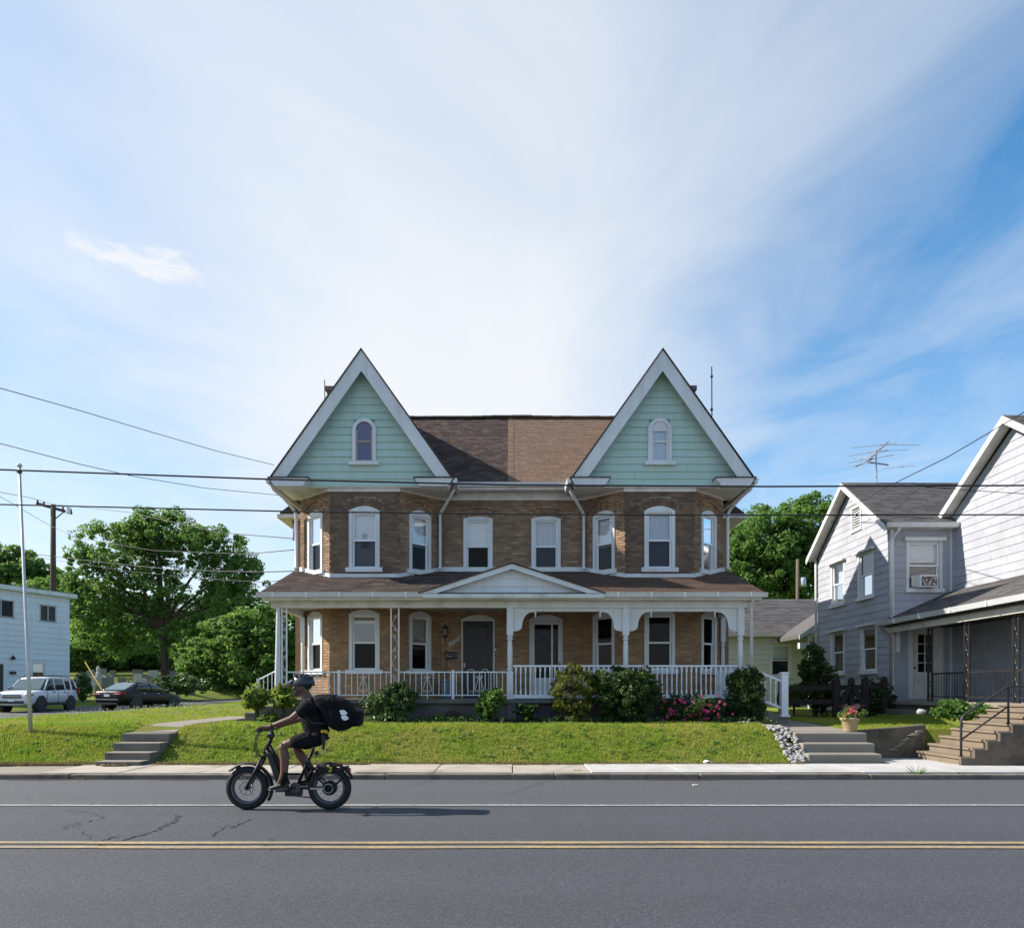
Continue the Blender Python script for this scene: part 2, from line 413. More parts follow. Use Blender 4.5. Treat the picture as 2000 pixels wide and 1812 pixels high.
# ------------------------------------------------------------------ the setting: terrain, roads, pavements
def asphalt(name, base, light):
    b = NB(name); p = b.pos()
    n1 = b.noise(1.0, 4, 0.6, stretch=(0.12, 0.9, 1)); n2 = b.noise(55, 3, 0.7); n3 = b.noise(0.8, 5, 0.6)
    v = b.voro(75); sp = b.ramp(v, [(0.0,1.0),(0.22,0.5),(0.42,0.0)])
    c = b.mix(n1, hsv(base,0.80), hsv(base,1.20))
    trk = b.ramp(b.noise(1.0, 2, .5, stretch=(.02,1.15,1)), [(.35,0.0),(.65,1.0)])
    c = b.mix(b.math('MULTIPLY', trk, .55), c, hsv(base,1.45))
    oil = b.ramp(b.noise(2.6, 5, .7), [(.56,0.0),(.70,1.0)]); c = b.mix(b.math('MULTIPLY', oil, .45), c, hsv(base,.55))
    c = b.mix(b.ramp(b.noise(22,4,0.75),[(0.3,1.0),(0.7,0.0)]), c, hsv(base,0.62))
    c = b.mix(b.math('MULTIPLY', b.ramp(n3,[(0.35,0.0),(0.75,1.0)]), 0.4), c, hsv(base,0.74))
    c = b.mix(b.math('MULTIPLY', sp, b.ramp(n2,[(0.35,0.0),(0.65,0.85)])), c, light)
    c = b.mix(b.math('MULTIPLY', b.ramp(n2,[(0.0,1.0),(0.42,0.5),(0.52,0.0)]), 0.55), c, hsv(base,0.45))
    b.col(c).rough(0.82).spec(0.35).bump(b.noise(120, 3, 0.7), 0.7, 0.012); return b.m
M_ROAD = asphalt('road_asphalt', (0.066,0.069,0.080), (0.30,0.305,0.325))
M_SHOULDER = asphalt('shoulder_asphalt', (0.092,0.094,0.104), (0.19,0.19,0.198))
M_STREET = asphalt('side_street_asphalt', (0.115,0.112,0.118), (0.22,0.22,0.23))
def line_paint(name, c):
    b = NB(name); n = b.ramp(b.noise(20, 6, 0.75), [(0.0,0.15),(0.40,0.35),(0.60,1.0)]); m = b.ramp(b.noise(1.2,5,0.65),[(0.3,0.35),(0.65,0.95)])
    b.col(b.mix(b.math('MULTIPLY', n, m), (0.13,0.125,0.12), c)).rough(0.7); return b.m
M_LINE_W = line_paint('white_line_paint', (0.50,0.50,0.50))
M_LINE_Y = line_paint('yellow_line_paint', (0.42,0.29,0.105))

def turf(name):
    b = NB(name)
    n = b.noise(0.7, 5, 0.6); n2 = b.noise(9, 5, 0.65); n3 = b.noise(60, 4, 0.7)
    c = b.ramp(n, [(0.28,(0.13,0.22,0.022)),(0.47,(0.21,0.27,0.03)),(0.62,(0.27,0.25,0.055)),(0.78,(0.33,0.25,0.09))])
    c = b.mix(b.math('MULTIPLY', n2, 0.6), c, (0.05,0.08,0.014))
    c = b.mix(b.ramp(n3, [(0.35,0.55),(0.6,0.0)]), c, (0.04,0.05,0.014))
    b.col(c).rough(0.95).spec(0.15).bump(n3, 0.9, 0.03); return b.m
M_TURF = turf('turf')

def street_r(y): return -18.6 + max(0.0, y - 45) * 0.48
def street_z(y): return (max(0.0, y - 12) * 0.02) if y < 27 else 0.30 + 0.019 * (y - 27)
def terr(x, y):
    if y < 13.3: return -0.06
    pz = 0.73 + 0.008 * min(y - 15, 15) + max(0, y - 34) * 0.035
    if x > 5.66 and x < 7.08:
        z = 0.03 if y < 14.5 else 0.60 + 0.03 * min(y - 14.5, 3)
    elif x >= 7.08 and x < 9.9:
        z = 0.03 if y < 14.75 else 0.66 + 0.06*min(1, (y - 14.75)/2)
    elif x >= 9.9: z = 0.03 if y < 12.9 else 0.8
    else:
        z = 0.05 + (pz - 0.05) * sm((y - 13.36) / 1.62)
    if x < -12:
        e = street_z(y) + 0.03; r = street_r(y)
        t = sm((-12 - x) / max(0.1, (-12 - r)))
        z = lerp(z, e, t)
        if x < r and x > r - 6.4: z = street_z(y) - 0.06
        elif x <= r - 6.4:
            z = street_z(y) + 0.12 + max(0, y - 46) * 0.062 * sm((r - 6.4 - x) / 3)
    z += 0.02 * math.sin(x*1.7 + y*2.3) * math.sin(x*0.9 - y*1.1) if y > 13.6 else 0
    return z
def axis(segs):
    o = []
    for a, b, st in segs:
        n = max(1, int(round((b - a) / st))); o += [a + (b - a) * i / n for i in range(n)]
    return o + [segs[-1][1]]
xs = axis([(-400,-60,20),(-60,-30,2),(-30,-13,0.5),(-13,5.64,0.3),(5.64,5.68,0.04),(5.68,7.06,0.35),(7.06,7.1,0.04),(7.1,9.88,0.5),(9.88,9.92,0.04),(9.92,20,0.8),(20,60,4),(60,400,20)])
ys = axis([(-60,11,10),(11,13.28,0.8),(13.28,15.2,0.12),(15.2,20,0.4),(20,60,1.0),(60,140,5),(140,600,40)])
# fine rows at the wall and step lines
ys = sorted(set(ys + [12.88, 12.92, 14.49, 14.51, 14.74, 14.76]))
tb = MB(); nx = len(xs)
tb.v = [(x, y, terr(x, y)) for y in ys for x in xs]
tb.f = [(j*nx+i, j*nx+i+1, (j+1)*nx+i+1, (j+1)*nx+i) for j in range(len(ys)-1) for i in range(nx-1)]
ground = struct(tb.build('lawn_ground', M_TURF, smooth=True))

road = struct(MB().add([(-400,-60,0),(400,-60,0),(400,11.82,0),(-400,11.82,0)], [(0,1,2,3)]).build('road', M_ROAD))
struct(MB().add([(-400,9.2,0.004),(400,9.2,0.004),(400,11.82,0.004),(-400,11.82,0.004)], [(0,1,2,3)]).build('road_shoulder', M_SHOULDER))
def strip(name, y, w, mat, z=0.008):
    q = random.Random(int(y*100)); n = 900; vs = []
    for i in range(n+1):
        x_ = -22 + 44*i/n; d = .008*math.sin(x_*.9+y) + .005*math.sin(x_*3.1+y*5); vs += [(x_, y-w/2+d+q.uniform(-.005,.005), z), (x_, y+w/2+d+q.uniform(-.005,.005), z)]
    vs[0] = (-200,)+vs[0][1:]; vs[1] = (-200,)+vs[1][1:]; vs[-2] = (200,)+vs[-2][1:]; vs[-1] = (200,)+vs[-1][1:]
    return struct(MB().add(vs, [(2*i, 2*i+2, 2*i+3, 2*i+1) for i in range(n)]).build(name, mat))
strip('edge_line', 9.12, 0.09, M_LINE_W)
strip('centre_line', 6.86, 0.10, M_LINE_Y)
strip('centre_line', 6.66, 0.10, M_LINE_Y)
# cracks in the asphalt
M_CRACK = simple('crack_dark', (0.030,0.030,0.032), 0.95, 0.3, 10)
def gp(u, v): Y = CH * F / (v - HY); return Vector((PX(u, Y), Y, 0.006))
rc = random.Random(3)
CR = [([(132,1582),(165,1585),(200,1595),(185,1602),(155,1607),(132,1612),(125,1622)],0.016),
      ([(345,1592),(342,1602),(320,1615),(285,1629),(255,1635),(225,1646),(190,1650)],0.045),
      ([(228,1632),(210,1640),(175,1645),(120,1648)],0.025), ([(492,1600),(462,1610),(455,1618)],0.028),
      ([(442,1612),(430,1622),(422,1633)],0.028), ([(150,1607),(160,1625),(175,1640)],0.012),
      ([(345,1592),(300,1590),(240,1592)],0.010), ([(527,1635),(522,1650),(545,1664)],0.02), ([(640,1600),(560,1601),(500,1603)],0.008)]
for pts, w in CR:
    q = []
    for a, b in zip(pts[:-1], pts[1:]):
        A, B = gp(*a), gp(*b)
        for k in range(11): q.append(A.lerp(B, k/11) + Vector((rc.uniform(-.045,.045), rc.uniform(-.05,.05), 0)))
    q.append(gp(*pts[-1])); m = MB(); n = len(q); vs = []
    for i, p in enumerate(q):
        d = (q[min(i+1,n-1)] - q[max(i-1,0)]).normalized(); s = Vector((-d.y, d.x, 0)); ww = .62 * w * rc.uniform(.2,1.4) * (0.25 if i in (0,n-1) else 1)
        vs += [p + s*ww/2, p - s*ww/2]
    m.add(vs, [(2*i, 2*i+1, 2*i+3, 2*i+2) for i in range(n-1)]).build('crack', M_CRACK, road)

# kerb of concrete lengths, pavement of slabs
rk = random.Random(11)
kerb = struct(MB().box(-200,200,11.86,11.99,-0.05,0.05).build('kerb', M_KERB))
x = -14.0
while x < 14:
    L = rk.choice((1.9, 2.4, 2.8)); dy = rk.uniform(-.012,.012); dz2 = rk.uniform(-.012,.006)
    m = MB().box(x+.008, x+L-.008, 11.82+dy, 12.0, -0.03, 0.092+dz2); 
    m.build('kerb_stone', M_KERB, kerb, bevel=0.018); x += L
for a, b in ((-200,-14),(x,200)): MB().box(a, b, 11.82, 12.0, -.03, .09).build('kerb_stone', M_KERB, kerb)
pave = struct(MB().box(-200,200,12.0,13.3,-0.04,0.055).build('pavement', M_CONC_D))
def slab(x0, x1, y0, y1, z, mat, par=pave, tilt=0.0):
    m = MB().box(x0, x1, y0, y1, z-.09, z)
    if tilt: m.v = [(a, b, c + tilt*(a-(x0+x1)/2)) for a, b, c in m.v]
    return m.build('slab', mat, par, bevel=0.008)
x = -10.55
while x < 1.1:
    L = 1.32; old = x < -8.2
    slab(x+.008, x+L-.008, 12.005, 13.34 + rk.uniform(-.02,.02), 0.10 + rk.uniform(-.01,.008) - (0.03 if old else 0), M_CONC if old else M_SLAB, tilt=rk.uniform(-.004,.004))
    x += L
xn = x
while x < 13:
    slab(x+.004, x+1.516, 12.005, 13.36, 0.108, M_CONC_W); x += 1.52
MB().box(-200,-10.56,12.0,13.3,-.03,.095).build('slab', M_CONC, pave); MB().box(x,200,12.0,13.3,-.03,.105).build('slab', M_CONC_W, pave)
slab(7.12, 8.25, 13.368, 14.72, 0.100, M_CONC_W); slab(8.26, 10.6, 13.0, 13.03, 0.09, M_CONC_W)
# leaf dirt lying in the gutter
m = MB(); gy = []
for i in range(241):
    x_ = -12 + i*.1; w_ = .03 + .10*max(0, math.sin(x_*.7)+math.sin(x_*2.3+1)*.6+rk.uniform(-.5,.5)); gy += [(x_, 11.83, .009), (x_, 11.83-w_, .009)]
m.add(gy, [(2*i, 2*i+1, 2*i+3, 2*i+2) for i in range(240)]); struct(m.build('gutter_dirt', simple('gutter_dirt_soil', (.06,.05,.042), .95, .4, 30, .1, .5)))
# side street with kerb
def ribbon(name, off0, off1, dz0, mat, y0=14, y1=110, st=2.0):
    yy = [y0 + i*st for i in range(int((y1-y0)/st)+1)]; m = MB()
    m.add([p for y in yy for p in ((street_r(y)+off0, y, street_z(y)+dz0), (street_r(y)+off1, y, street_z(y)+dz0))],
          [(2*i, 2*i+1, 2*i+3, 2*i+2) for i in range(len(yy)-1)])
    return struct(m.build(name, mat))
ribbon('side_street', -6.4, 0.0, 0.0, M_STREET)
m = MB()
for off in (-6.55, 0.0):
    yy = [14 + 2*i for i in range(45)]
    m.loft([[(street_r(y)+off+a, y, street_z(y)+b) for a, b in ((0,-.1),(.15,-.1),(.15,.11),(0,.11))] for y in yy])
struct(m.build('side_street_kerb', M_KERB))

# bare soil where the bank meets the pavement
m = MB(); vs = []; rse = random.Random(31); NS = 260
for i in range(NS+1):
    x_ = lerp(-10.5, 5.2, i/NS); w_ = .05 + .13*max(0, .5+.5*math.sin(x_*1.3)+.4*math.sin(x_*3.7)) + rse.uniform(0,.05)
    for t_ in (0, .5, 1): yy_ = 13.30 + w_*t_; vs.append((x_, yy_, max(.085, terr(x_, yy_)+.012)))
m.add(vs, [(3*i+k, 3*i+k+1, 3*i+k+4, 3*i+k+3) for i in range(NS) for k in (0,1)]); struct(m.build('bank_soil', simple('bare_bank_soil', (.085,.062,.042), .95, .4, 14, .1, .8)))
# ------------------------------------------------------------------ concrete steps in the bank, paths, retaining wall
t = thing('concrete_steps', 'four weathered concrete steps set into the grass bank behind the cyclist', 'steps', (-7.2, 13.1, 0.05))
for i, (y, z) in enumerate(((13.1,.165),(13.45,.30),(13.8,.455),(14.15,.62))):
    MB().box(-7.62-.03*i, -6.80+.01*i, y, y+.42, z-.22, z).build('step', M_CONC_D if i < 3 else M_CONC_D, t, bevel=0.012)
    MB().box(-7.62-.03*i, -6.80+.01*i, y+.012, y+.40, z, z+.004).build('tread', M_CONC, t)
def path(name, pts, w, mat, lift=0.03):
    m = MB(); vs = []
    for i, p in enumerate(pts):
        p = Vector(p); d = Vector(pts[min(i+1,len(pts)-1)]) - Vector(pts[max(i-1,0)]); d.z = 0; d.normalize(); s = Vector((-d.y, d.x, 0))
        for k in (-1, 1):
            q = p + s*w/2*k; vs.append((q.x, q.y, p.z))
    m.add(vs, [(2*i, 2*i+1, 2*i+3, 2*i+2) for i in range(len(pts)-1)])
    m2 = MB(); n = len(vs); m2.add(vs + [(a, b, c-.14) for a, b, c in vs], [list(f) for f in m.f] + [[i+n for i in f][::-1] for f in m.f] +
        [(2*i, 2*i+2, 2*i+2+n, 2*i+n) for i in range(len(pts)-1)] + [(2*i+1, 2*i+1+n, 2*i+3+n, 2*i+3) for i in range(len(pts)-1)] + [(0,1,1+n,n)[::-1]])
    return struct(m2.build(name, mat))
path('garden_path', [(-7.25,14.56,.635),(-7.22,14.95,.725),(-7.2,15.3,.765),(-7.05,16.2,.785),(-6.95,17.2,.795),(-6.9,18.6,.81)], 0.86, M_CONC)
t = thing('concrete_steps', 'three grey concrete steps between the river stones and the flower pot', 'steps', (6.3, 13.55, 0.1))
for i, (x0, x1, y, z) in enumerate(((5.60,7.0,13.55,.27),(5.64,7.04,13.9,.445),(5.62,7.06,14.25,.63))):
    MB().box(x0, x1, y, y+.5, z-.25, z).build('step', M_CONC, t, bevel=0.025)
path('entry_path', [(6.36,14.76,.632),(6.36,15.6,.66),(6.38,16.8,.69),(6.5,18.2,.72),(6.8,20.5,.8)], 1.38, M_CONC)
M_WALL_R = simple('stained_concrete', (0.13,0.105,0.08), 0.93, 0.3, 3, 0.2, 0.5, dirt=(0.035,0.028,0.022), dirt_amt=0.9, dscale=2.0)
rw = MB().prism([(7.06,14.58,0.0),(8.42,14.58,0.0),(8.42,14.58,.78),(7.06,14.58,.655)], (0,.2,0)).build('retaining_wall', M_WALL_R, bevel=0.015)
tag(rw, 'low dark stained concrete retaining wall between the two flights of steps', 'wall')
# broken patch of stone in the wall
rr = random.Random(5); m = MB()
for k in range(9):
    f = k/8; m.sphere((7.75+.52*f, 14.565, .28+.36*f+rr.uniform(-.02,.02)), (.11,.03,.035), 6, 4, .35, rr)
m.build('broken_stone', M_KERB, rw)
t = thing('entrance_stairs', 'worn tan concrete stairs climbing sideways to the shingled house porch', 'stairs', (8.2, 13.8, 0.1))
M_STAIR = simple('tan_concrete', (0.19,0.152,0.112), 0.92, 0.2, 4, 0.2, 0.4, dirt=(0.15,0.11,0.075), dirt_amt=0.7, dscale=3)
SX = [8.2,8.42,8.65,8.88,9.12,9.62,9.85,10.1]; SZ = [.255,.41,.565,.72,.86,.98,1.09,1.19]
for i, (x0, z) in enumerate(zip(SX, SZ)):
    x1 = 10.6; y0 = 13.10 if i < 5 else 13.5; y1 = 14.52 if i < 5 else 14.9
    MB().box(x0+.02, x0+.42 if i < 7 else x1, y0, y1, max(0.02, z-.30), z-.045).build('riser', M_STAIR, t)
    MB().box(x0-.012, x0+.43 if i < 7 else x1, y0-.008, y1+.005, z-.045, z).build('tread', M_STAIR, t, bevel=0.01)
MB().prism([(8.16,13.02,0.02),(10.8,13.02,.02),(10.8,13.02,.84),(9.1,13.02,.84),(9.1,13.02,.70),(8.87,13.02,.70),(8.87,13.02,.545),(8.64,13.02,.545),(8.64,13.02,.39),(8.41,13.02,.39),(8.41,13.02,.235),(8.16,13.02,.235)], (0,.074,0)).build('cheek_wall', M_WALL_R, t)
h = thing('stair_handrail', 'black iron pipe handrail on the tan concrete stairs', 'handrail', (8.25, 13.2, .25))
MB().tube([(8.27,13.2,.25),(8.27,13.2,.92),(8.30,13.2,.99),(8.36,13.2,1.04),(9.05,13.2,1.49),(9.12,13.2,1.53),(9.20,13.2,1.54),(10.4,13.2,1.55)], .021, 8).build('top_rail', M_BLACK, h, True)
MB().tube([(9.14,13.2,.84),(9.14,13.2,1.54)], .02, 8).build('post', M_BLACK, h, True)
MB().tube([(8.27,13.2,.56),(9.14,13.2,1.18)], .017, 8).build('lower_rail', M_BLACK, h, True)
for p in ((8.27,13.2,.255),(9.14,13.2,.862)): MB().lathe(p, [(.045,0),(.045,.012),(.025,.016)], 10).build('flange', M_BLACK, h)
# ------------------------------------------------------------------ the brick double house
house = thing('brick_house', 'tan brick double house with two mint green front gables and a long white porch', 'house', (0, 17, 0.75))
FLZ = 1.27
YW, YB = 19.4, 18.45
class Facet:
    def __init__(s, x0, y0, x1, y1):
        s.p = Vector((x0, y0, 0)); v = Vector((x1-x0, y1-y0, 0)); s.L = v.length; s.d = v.normalized(); s.n = Vector((s.d.y, -s.d.x, 0)); s.op = []
    def at(s, t, o, z): return s.p + s.d*t + s.n*o + Vector((0,0,z))
    def box(s, m, t0, t1, o0, o1, z0, z1):
        return m.obox(s.at((t0+t1)/2, (o0+o1)/2, (z0+z1)/2), s.d*((t1-t0)/2), s.n*((o1-o0)/2), Vector((0,0,(z1-z0)/2)))
def arc(w, rise):
    r = (w*w/4 + rise*rise)/(2*rise); return r
class Op:
    def __init__(s, c, w, z0, spring, rise, hood=False): s.c, s.w, s.z0, s.sp, s.rise, s.hood = c, w, z0, spring, rise, hood; s.r = arc(w, rise); s.zc = spring + rise - s.r
    def half(s, z):
        if z < s.z0 - 0.03 or z > s.sp + s.rise + 0.24: return 0
        if z < s.sp - 0.02: return s.w/2 + .004
        q = (s.r + .225)**2 - (z - s.zc)**2
        ang = math.asin(min(1, s.w/2/s.r)); lim = math.tan(ang)*(z - s.zc) + .01
        return min(math.sqrt(max(q, 0)), max(lim, 0))
facets = {}
for sgn, nm in ((-1,'l'), (1,'r')):
    c = 3.80*sgn
    facets[nm+'0'] = Facet(c-1.92 if sgn < 0 else 1.92, YW, c-.87, YB)
    facets[nm+'1'] = Facet(c-.87, YB, c+.87, YB)
    facets[nm+'2'] = Facet(c+.87, YB, -1.92 if sgn < 0 else c+1.92, YW)
facets['c'] = Facet(-1.92, YW, 1.92, YW)
def addop(k, c, w, z0, sp, rise, hood=False):
    o = Op(c, w, z0, sp, rise, hood); facets[k].op.append(o); return o
for k in ('l0','l1','l2','r0','r1','r2'):
    f = facets[k]; w = .79 if k[1] == '1' else .70
    addop(k, f.L/2, w, 4.55, 6.09, .125, k[1] != '1'); addop(k, f.L/2, w, 1.93, 3.44, .12)
for cx in (-.92, .92):
    addop('c', 1.92+cx, .79, 4.58, 6.12, .06, True); addop('c', 1.92+cx, .90, 1.26, 3.40, .12)

def mortar(f, z0, z1):
    m = MB(); ss = sorted({0, f.L} | {o.c-o.w/2 for o in f.op} | {o.c+o.w/2 for o in f.op}); zz = sorted({z0, z1} | {min(max(q, z0), z1) for o in f.op for q in (o.z0, o.sp+.01)})
    for a, b in zip(ss[:-1], ss[1:]):
        for c, d in zip(zz[:-1], zz[1:]):
            if d-c < 1e-4: continue
            ms, mz = (a+b)/2, (c+d)/2
            if any(abs(ms-o.c) < o.w/2 and o.z0 < mz < o.sp+.01 for o in f.op): continue
            m.add([f.at(a,-.012,c), f.at(b,-.012,c), f.at(b,-.012,d), f.at(a,-.012,d)], [(0,1,2,3)])
    return m
ZL0, ZM, ZU1 = 0.6, 4.26, 6.70
rb = random.Random(21)
def brick_rows(f, z0, z1, teeth=(0,0)):
    out = []; ch = .0735; n = int((z1-z0)/ch)
    for i in range(n):
        z = z0 + ch*(i+.5); forb = []
        for o in f.op:
            h = max(o.half(z-.03), o.half(z+.03)) if z > o.sp-.06 else o.half(z)
            if h > 0: forb.append((o.c-h, o.c+h))
        forb.sort(); a = 0.0; iv = []
        for q0, q1 in forb:
            if q0 > a: iv.append((a, q0))
            a = max(a, q1)
        if a < f.L: iv.append((a, f.L))
        off = (i % 2)*.1065
        for q0, q1 in iv:
            k = math.floor((q0-off)/.213) - 1
            while True:
                s0 = max(off + k*.213, q0); s1 = min(off + (k+1)*.213 - .012, q1); k += 1
                if off + (k-1)*.213 > q1: break
                if s1 - s0 < .035: continue
                if s0 < .001 and teeth[0] and i % 2 == 0: s0 -= .035
                if s1 > f.L-.02 and teeth[1] and i % 2 == 0: s1 = f.L + .035
                jo = rb.uniform(-.003,.003)
                out.append(frame_mat(f.at((s0+s1)/2, -.012+jo, z), f.d, -f.n, Vector((0,0,1)), (s1-s0, .03, ch-.0125)))
    return out
def voussoirs(o, f):
    out = []; ang = math.asin(min(1, o.w/2/o.r))
    for ring, (r0, r1) in enumerate(((o.r+.004, o.r+.108), (o.r+.118, o.r+.215))):
        n = max(6, int(2*ang*(r0+r1)/2/.072))
        for k in range(n):
            t = -ang + 2*ang*(k+.5)/n; rad = Vector((0,0,math.cos(t))) + f.d*math.sin(t); tan = f.d*math.cos(t) - Vector((0,0,math.sin(t)))
            c = f.at(o.c, -.008, o.zc) + rad*(r0+r1)/2
            out.append(frame_mat(c, tan, -f.n, rad, (2*ang*(r0+r1)/2/n - .012, .034, r1-r0)))
    return out
lowm, upm, lowb, upb, sooty = MB(), MB(), [], [], []
for k, f in facets.items():
    t_ = mortar(f, ZL0, ZM); lowm.add(t_.v, t_.f); t_ = mortar(f, ZM, ZU1); upm.add(t_.v, t_.f)
    te = (1,1) if k[1:] == '1' else (0,0)
    lowb += brick_rows(f, ZL0, ZM, te); (sooty if k[1:] == '1' else upb).extend(brick_rows(f, ZM, ZU1, te))
    for o in f.op:
        v = voussoirs(o, f)
        if o.sp > 4: (sooty if k[1:] == '1' else upb).extend(v)
        else: lowb += v
wall_low = lowm.build('wall', M_MORTAR, house); wall_up = upm.build('wall', M_MORTAR, house)
kb = lambda M: (-M.col[0].length, M[1][3], abs(M[2][3]-2.6))
emit('brick', 'bricks', lowb, M_BRICK, wall_low, 90, kb)
emit('brick', 'bricks', upb, M_BRICK_U, wall_up, 90, lambda M: (-round(M.col[0].length,2), M[2][3]))
emit('brick', 'bricks', sooty, M_BRICK_S, wall_up, 120, lambda M: (-round(M.col[0].length,2), M[2][3]))
# hood moulds over the side and middle upper windows
m = MB()
for f in facets.values():
    for o in f.op:
        if o.hood:
            ang = math.asin(o.w/2/o.r)*1.0; r = o.r + .25; pts = [f.at(o.c, .02, o.zc) + (Vector((0,0,math.cos(t))) + f.d*math.sin(t))*r for t in [-ang+2*ang*i/10 for i in range(11)]]
            for a, b in zip(pts[:-1], pts[1:]): m.beam(a, b, .06, .05, f.n)
m.build('hood_moulds', M_BRICK_U, wall_up)
# plain sides, back and inside of the house
M_BRICK_SIDE = NB('side_brick'); bt = M_BRICK_SIDE.node('ShaderNodeTexBrick'); bt.inputs['Scale'].default_value = 4.7
bt.inputs['Color1'].default_value = (.33,.21,.12,1); bt.inputs['Color2'].default_value = (.26,.16,.09,1); bt.inputs['Mortar'].default_value = (.27,.235,.19,1)
bt.inputs['Mortar Size'].default_value = .03; bt.inputs['Row Height'].default_value = .33; bt.inputs['Brick Width'].default_value = 1.0
cx_ = M_BRICK_SIDE.node('ShaderNodeCombineXYZ'); sp_ = M_BRICK_SIDE.node('ShaderNodeSeparateXYZ'); M_BRICK_SIDE.l.new(M_BRICK_SIDE.pos(), sp_.inputs[0])
M_BRICK_SIDE.l.new(M_BRICK_SIDE.math('ADD', sp_.outputs[0], sp_.outputs[1]), cx_.inputs[0]); M_BRICK_SIDE.l.new(sp_.outputs[2], cx_.inputs[1]); M_BRICK_SIDE.l.new(cx_.outputs[0], bt.inputs['Vector'])
M_BRICK_SIDE.col(bt.outputs[0]).rough(.9); M_BRICK_SIDE = M_BRICK_SIDE.m
m = MB()
for s in (-1, 1):
    m.prism([(5.72*s,YW+.02,.5),(5.72*s,27,.5),(5.72*s,27,6.9),(5.72*s,24.7,6.9),(5.72*s,22.1,9.8),(5.72*s,19.5,6.9),(5.72*s,YW+.02,6.9)], (-.2*s,0,0))
m.box(-5.5,5.5,26.8,27,.5,6.9)
m.build('side_wall', M_BRICK_SIDE, house)
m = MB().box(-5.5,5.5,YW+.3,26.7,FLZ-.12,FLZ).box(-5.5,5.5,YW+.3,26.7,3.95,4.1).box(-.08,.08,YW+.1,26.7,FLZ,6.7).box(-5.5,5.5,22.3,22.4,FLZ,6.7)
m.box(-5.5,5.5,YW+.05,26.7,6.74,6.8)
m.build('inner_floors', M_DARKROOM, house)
for s in (-1, 1):   # side bays further back with their own little roofs
    a, b = sorted((5.72*s, 6.95*s)); MB().box(a, b, 23, 26, .5, 7.0).build('side_bay', M_BRICK_SIDE, house)
    r = MB().prism([(5.6*s,22.7,8.4),(7.35*s,22.7,7.12),(7.35*s,22.7,7.05),(5.6*s,22.7,7.05)], (0,3.6,0)); r.build('side_bay_roof', M_SHING_L, house)
    a, b = sorted((5.72*s, 7.42*s)); MB().box(a, b, 22.64, 26.3, 6.93, 7.05).build('side_bay_eave', M_TRIM_OLD, house)

# windows: casing > arched head, sash, two panes, sill, blind
def window(f, o, sill_w=.98, blind=None, upper=M_GLASS, lower=M_GLASS_D, arched=True, room=True, casing=M_WHITE, meet=.5, par=None, depth=.0):
    c, w, z0, sp = o.c, o.w, o.z0, o.sp; m = MB(); cw = .085
    f.box(m, c-w/2, c-w/2+cw, -.09, .022, z0+.08, sp); f.box(m, c+w/2-cw, c+w/2, -.09, .022, z0+.08, sp); f.box(m, c-w/2+cw, c+w/2-cw, -.088, .018, sp-.04, sp)
    win = m.build('window', casing, par or house)
    if arched:
        n = 10; ang = math.asin(w/2/o.r); top = [f.at(o.c, -.05, o.zc) + (Vector((0,0,math.cos(t))) + f.d*math.sin(t))*(o.r) for t in [-ang+2*ang*i/n for i in range(n+1)]]
        MB().prism([f.at(c-w/2,-.05,sp)] + top[1:-1] + [f.at(c+w/2,-.05,sp)], f.n*.075).build('arched_head', casing, win)
    i0, i1, zb, zt = c-w/2+cw, c+w/2-cw, z0+.08, sp-.04; zm = lerp(zb, zt, meet); s = .045; m = MB()
    for (za, zc, oo) in ((zm-.02, zt, -.03), (zb, zm+.02, -.06)):
        f.box(m, i0, i0+s, oo-.03, oo, za, zc); f.box(m, i1-s, i1, oo-.03, oo, za, zc); f.box(m, i0+s, i1-s, oo-.028, oo-.002, zc-s*.9, zc); f.box(m, i0+s, i1-s, oo-.028, oo-.002, za, za+s)
    m.build('sash', M_VINYL, win)
    for (za, zc, oo, mt) in ((zm, zt-s*.8, -.045, upper), (zb+s*.8, zm, -.075, lower)):
        MB().add([f.at(i0+s*.8,oo,za), f.at(i1-s*.8,oo,za), f.at(i1-s*.8,oo,zc), f.at(i0+s*.8,oo,zc)], [(0,1,2,3)]).build('pane', mt, win)
    m = MB(); f.box(m, c-sill_w/2, c+sill_w/2, -.1, .075, z0-.03, z0+.08); m.build('sill', casing, win)
    if blind:
        mt, frac, off = blind; m = MB(); zz = lerp(zt, zb, frac); n = 1
        if mt.name.endswith('curtain'):
            n = 26; vs = []
            for i in range(n+1):
                s_ = lerp(i0, i1, i/n); o_ = -.15-off+.022*math.sin(i*1.9+c*7); vs += [f.at(s_, o_, zz), f.at(s_+.012*math.sin(i), o_, zt)]
            m.add(vs, [(2*i, 2*i+2, 2*i+3, 2*i+1) for i in range(n)]).build('curtain', mt, win, True); return win
        if mt is M_BLIND:
            n = int((zt-zz)/.055)
            for i in range(n): a = zz + (zt-zz)*i/n; m.add([f.at(i0,-.125-off,a), f.at(i1,-.125-off,a), f.at(i1,-.14-off,a+.05), f.at(i0,-.14-off,a+.05)], [(0,1,2,3)])
        m.add([f.at(i0,-.13-off,zz), f.at(i1,-.13-off,zz), f.at(i1,-.13-off,zt), f.at(i0,-.13-off,zt)], [(0,1,2,3)]).build('blind', mt, win)
    return win
M_CURTAIN = simple('pale_curtain', (0.55,0.57,0.62), 0.85, 0.12, 9)
M_REDCURT = simple('red_curtain', (0.16,0.05,0.045), 0.85, 0.2, 8)
cfg_up = {'l0':(M_BLIND,.97,0),'l1':(M_BLIND,.98,0),'l2':(M_BLIND,.55,0),'r0':(M_BLIND,.55,0),'r1':(M_CURTAIN,.98,0),'r2':(M_SHADE,.9,0)}
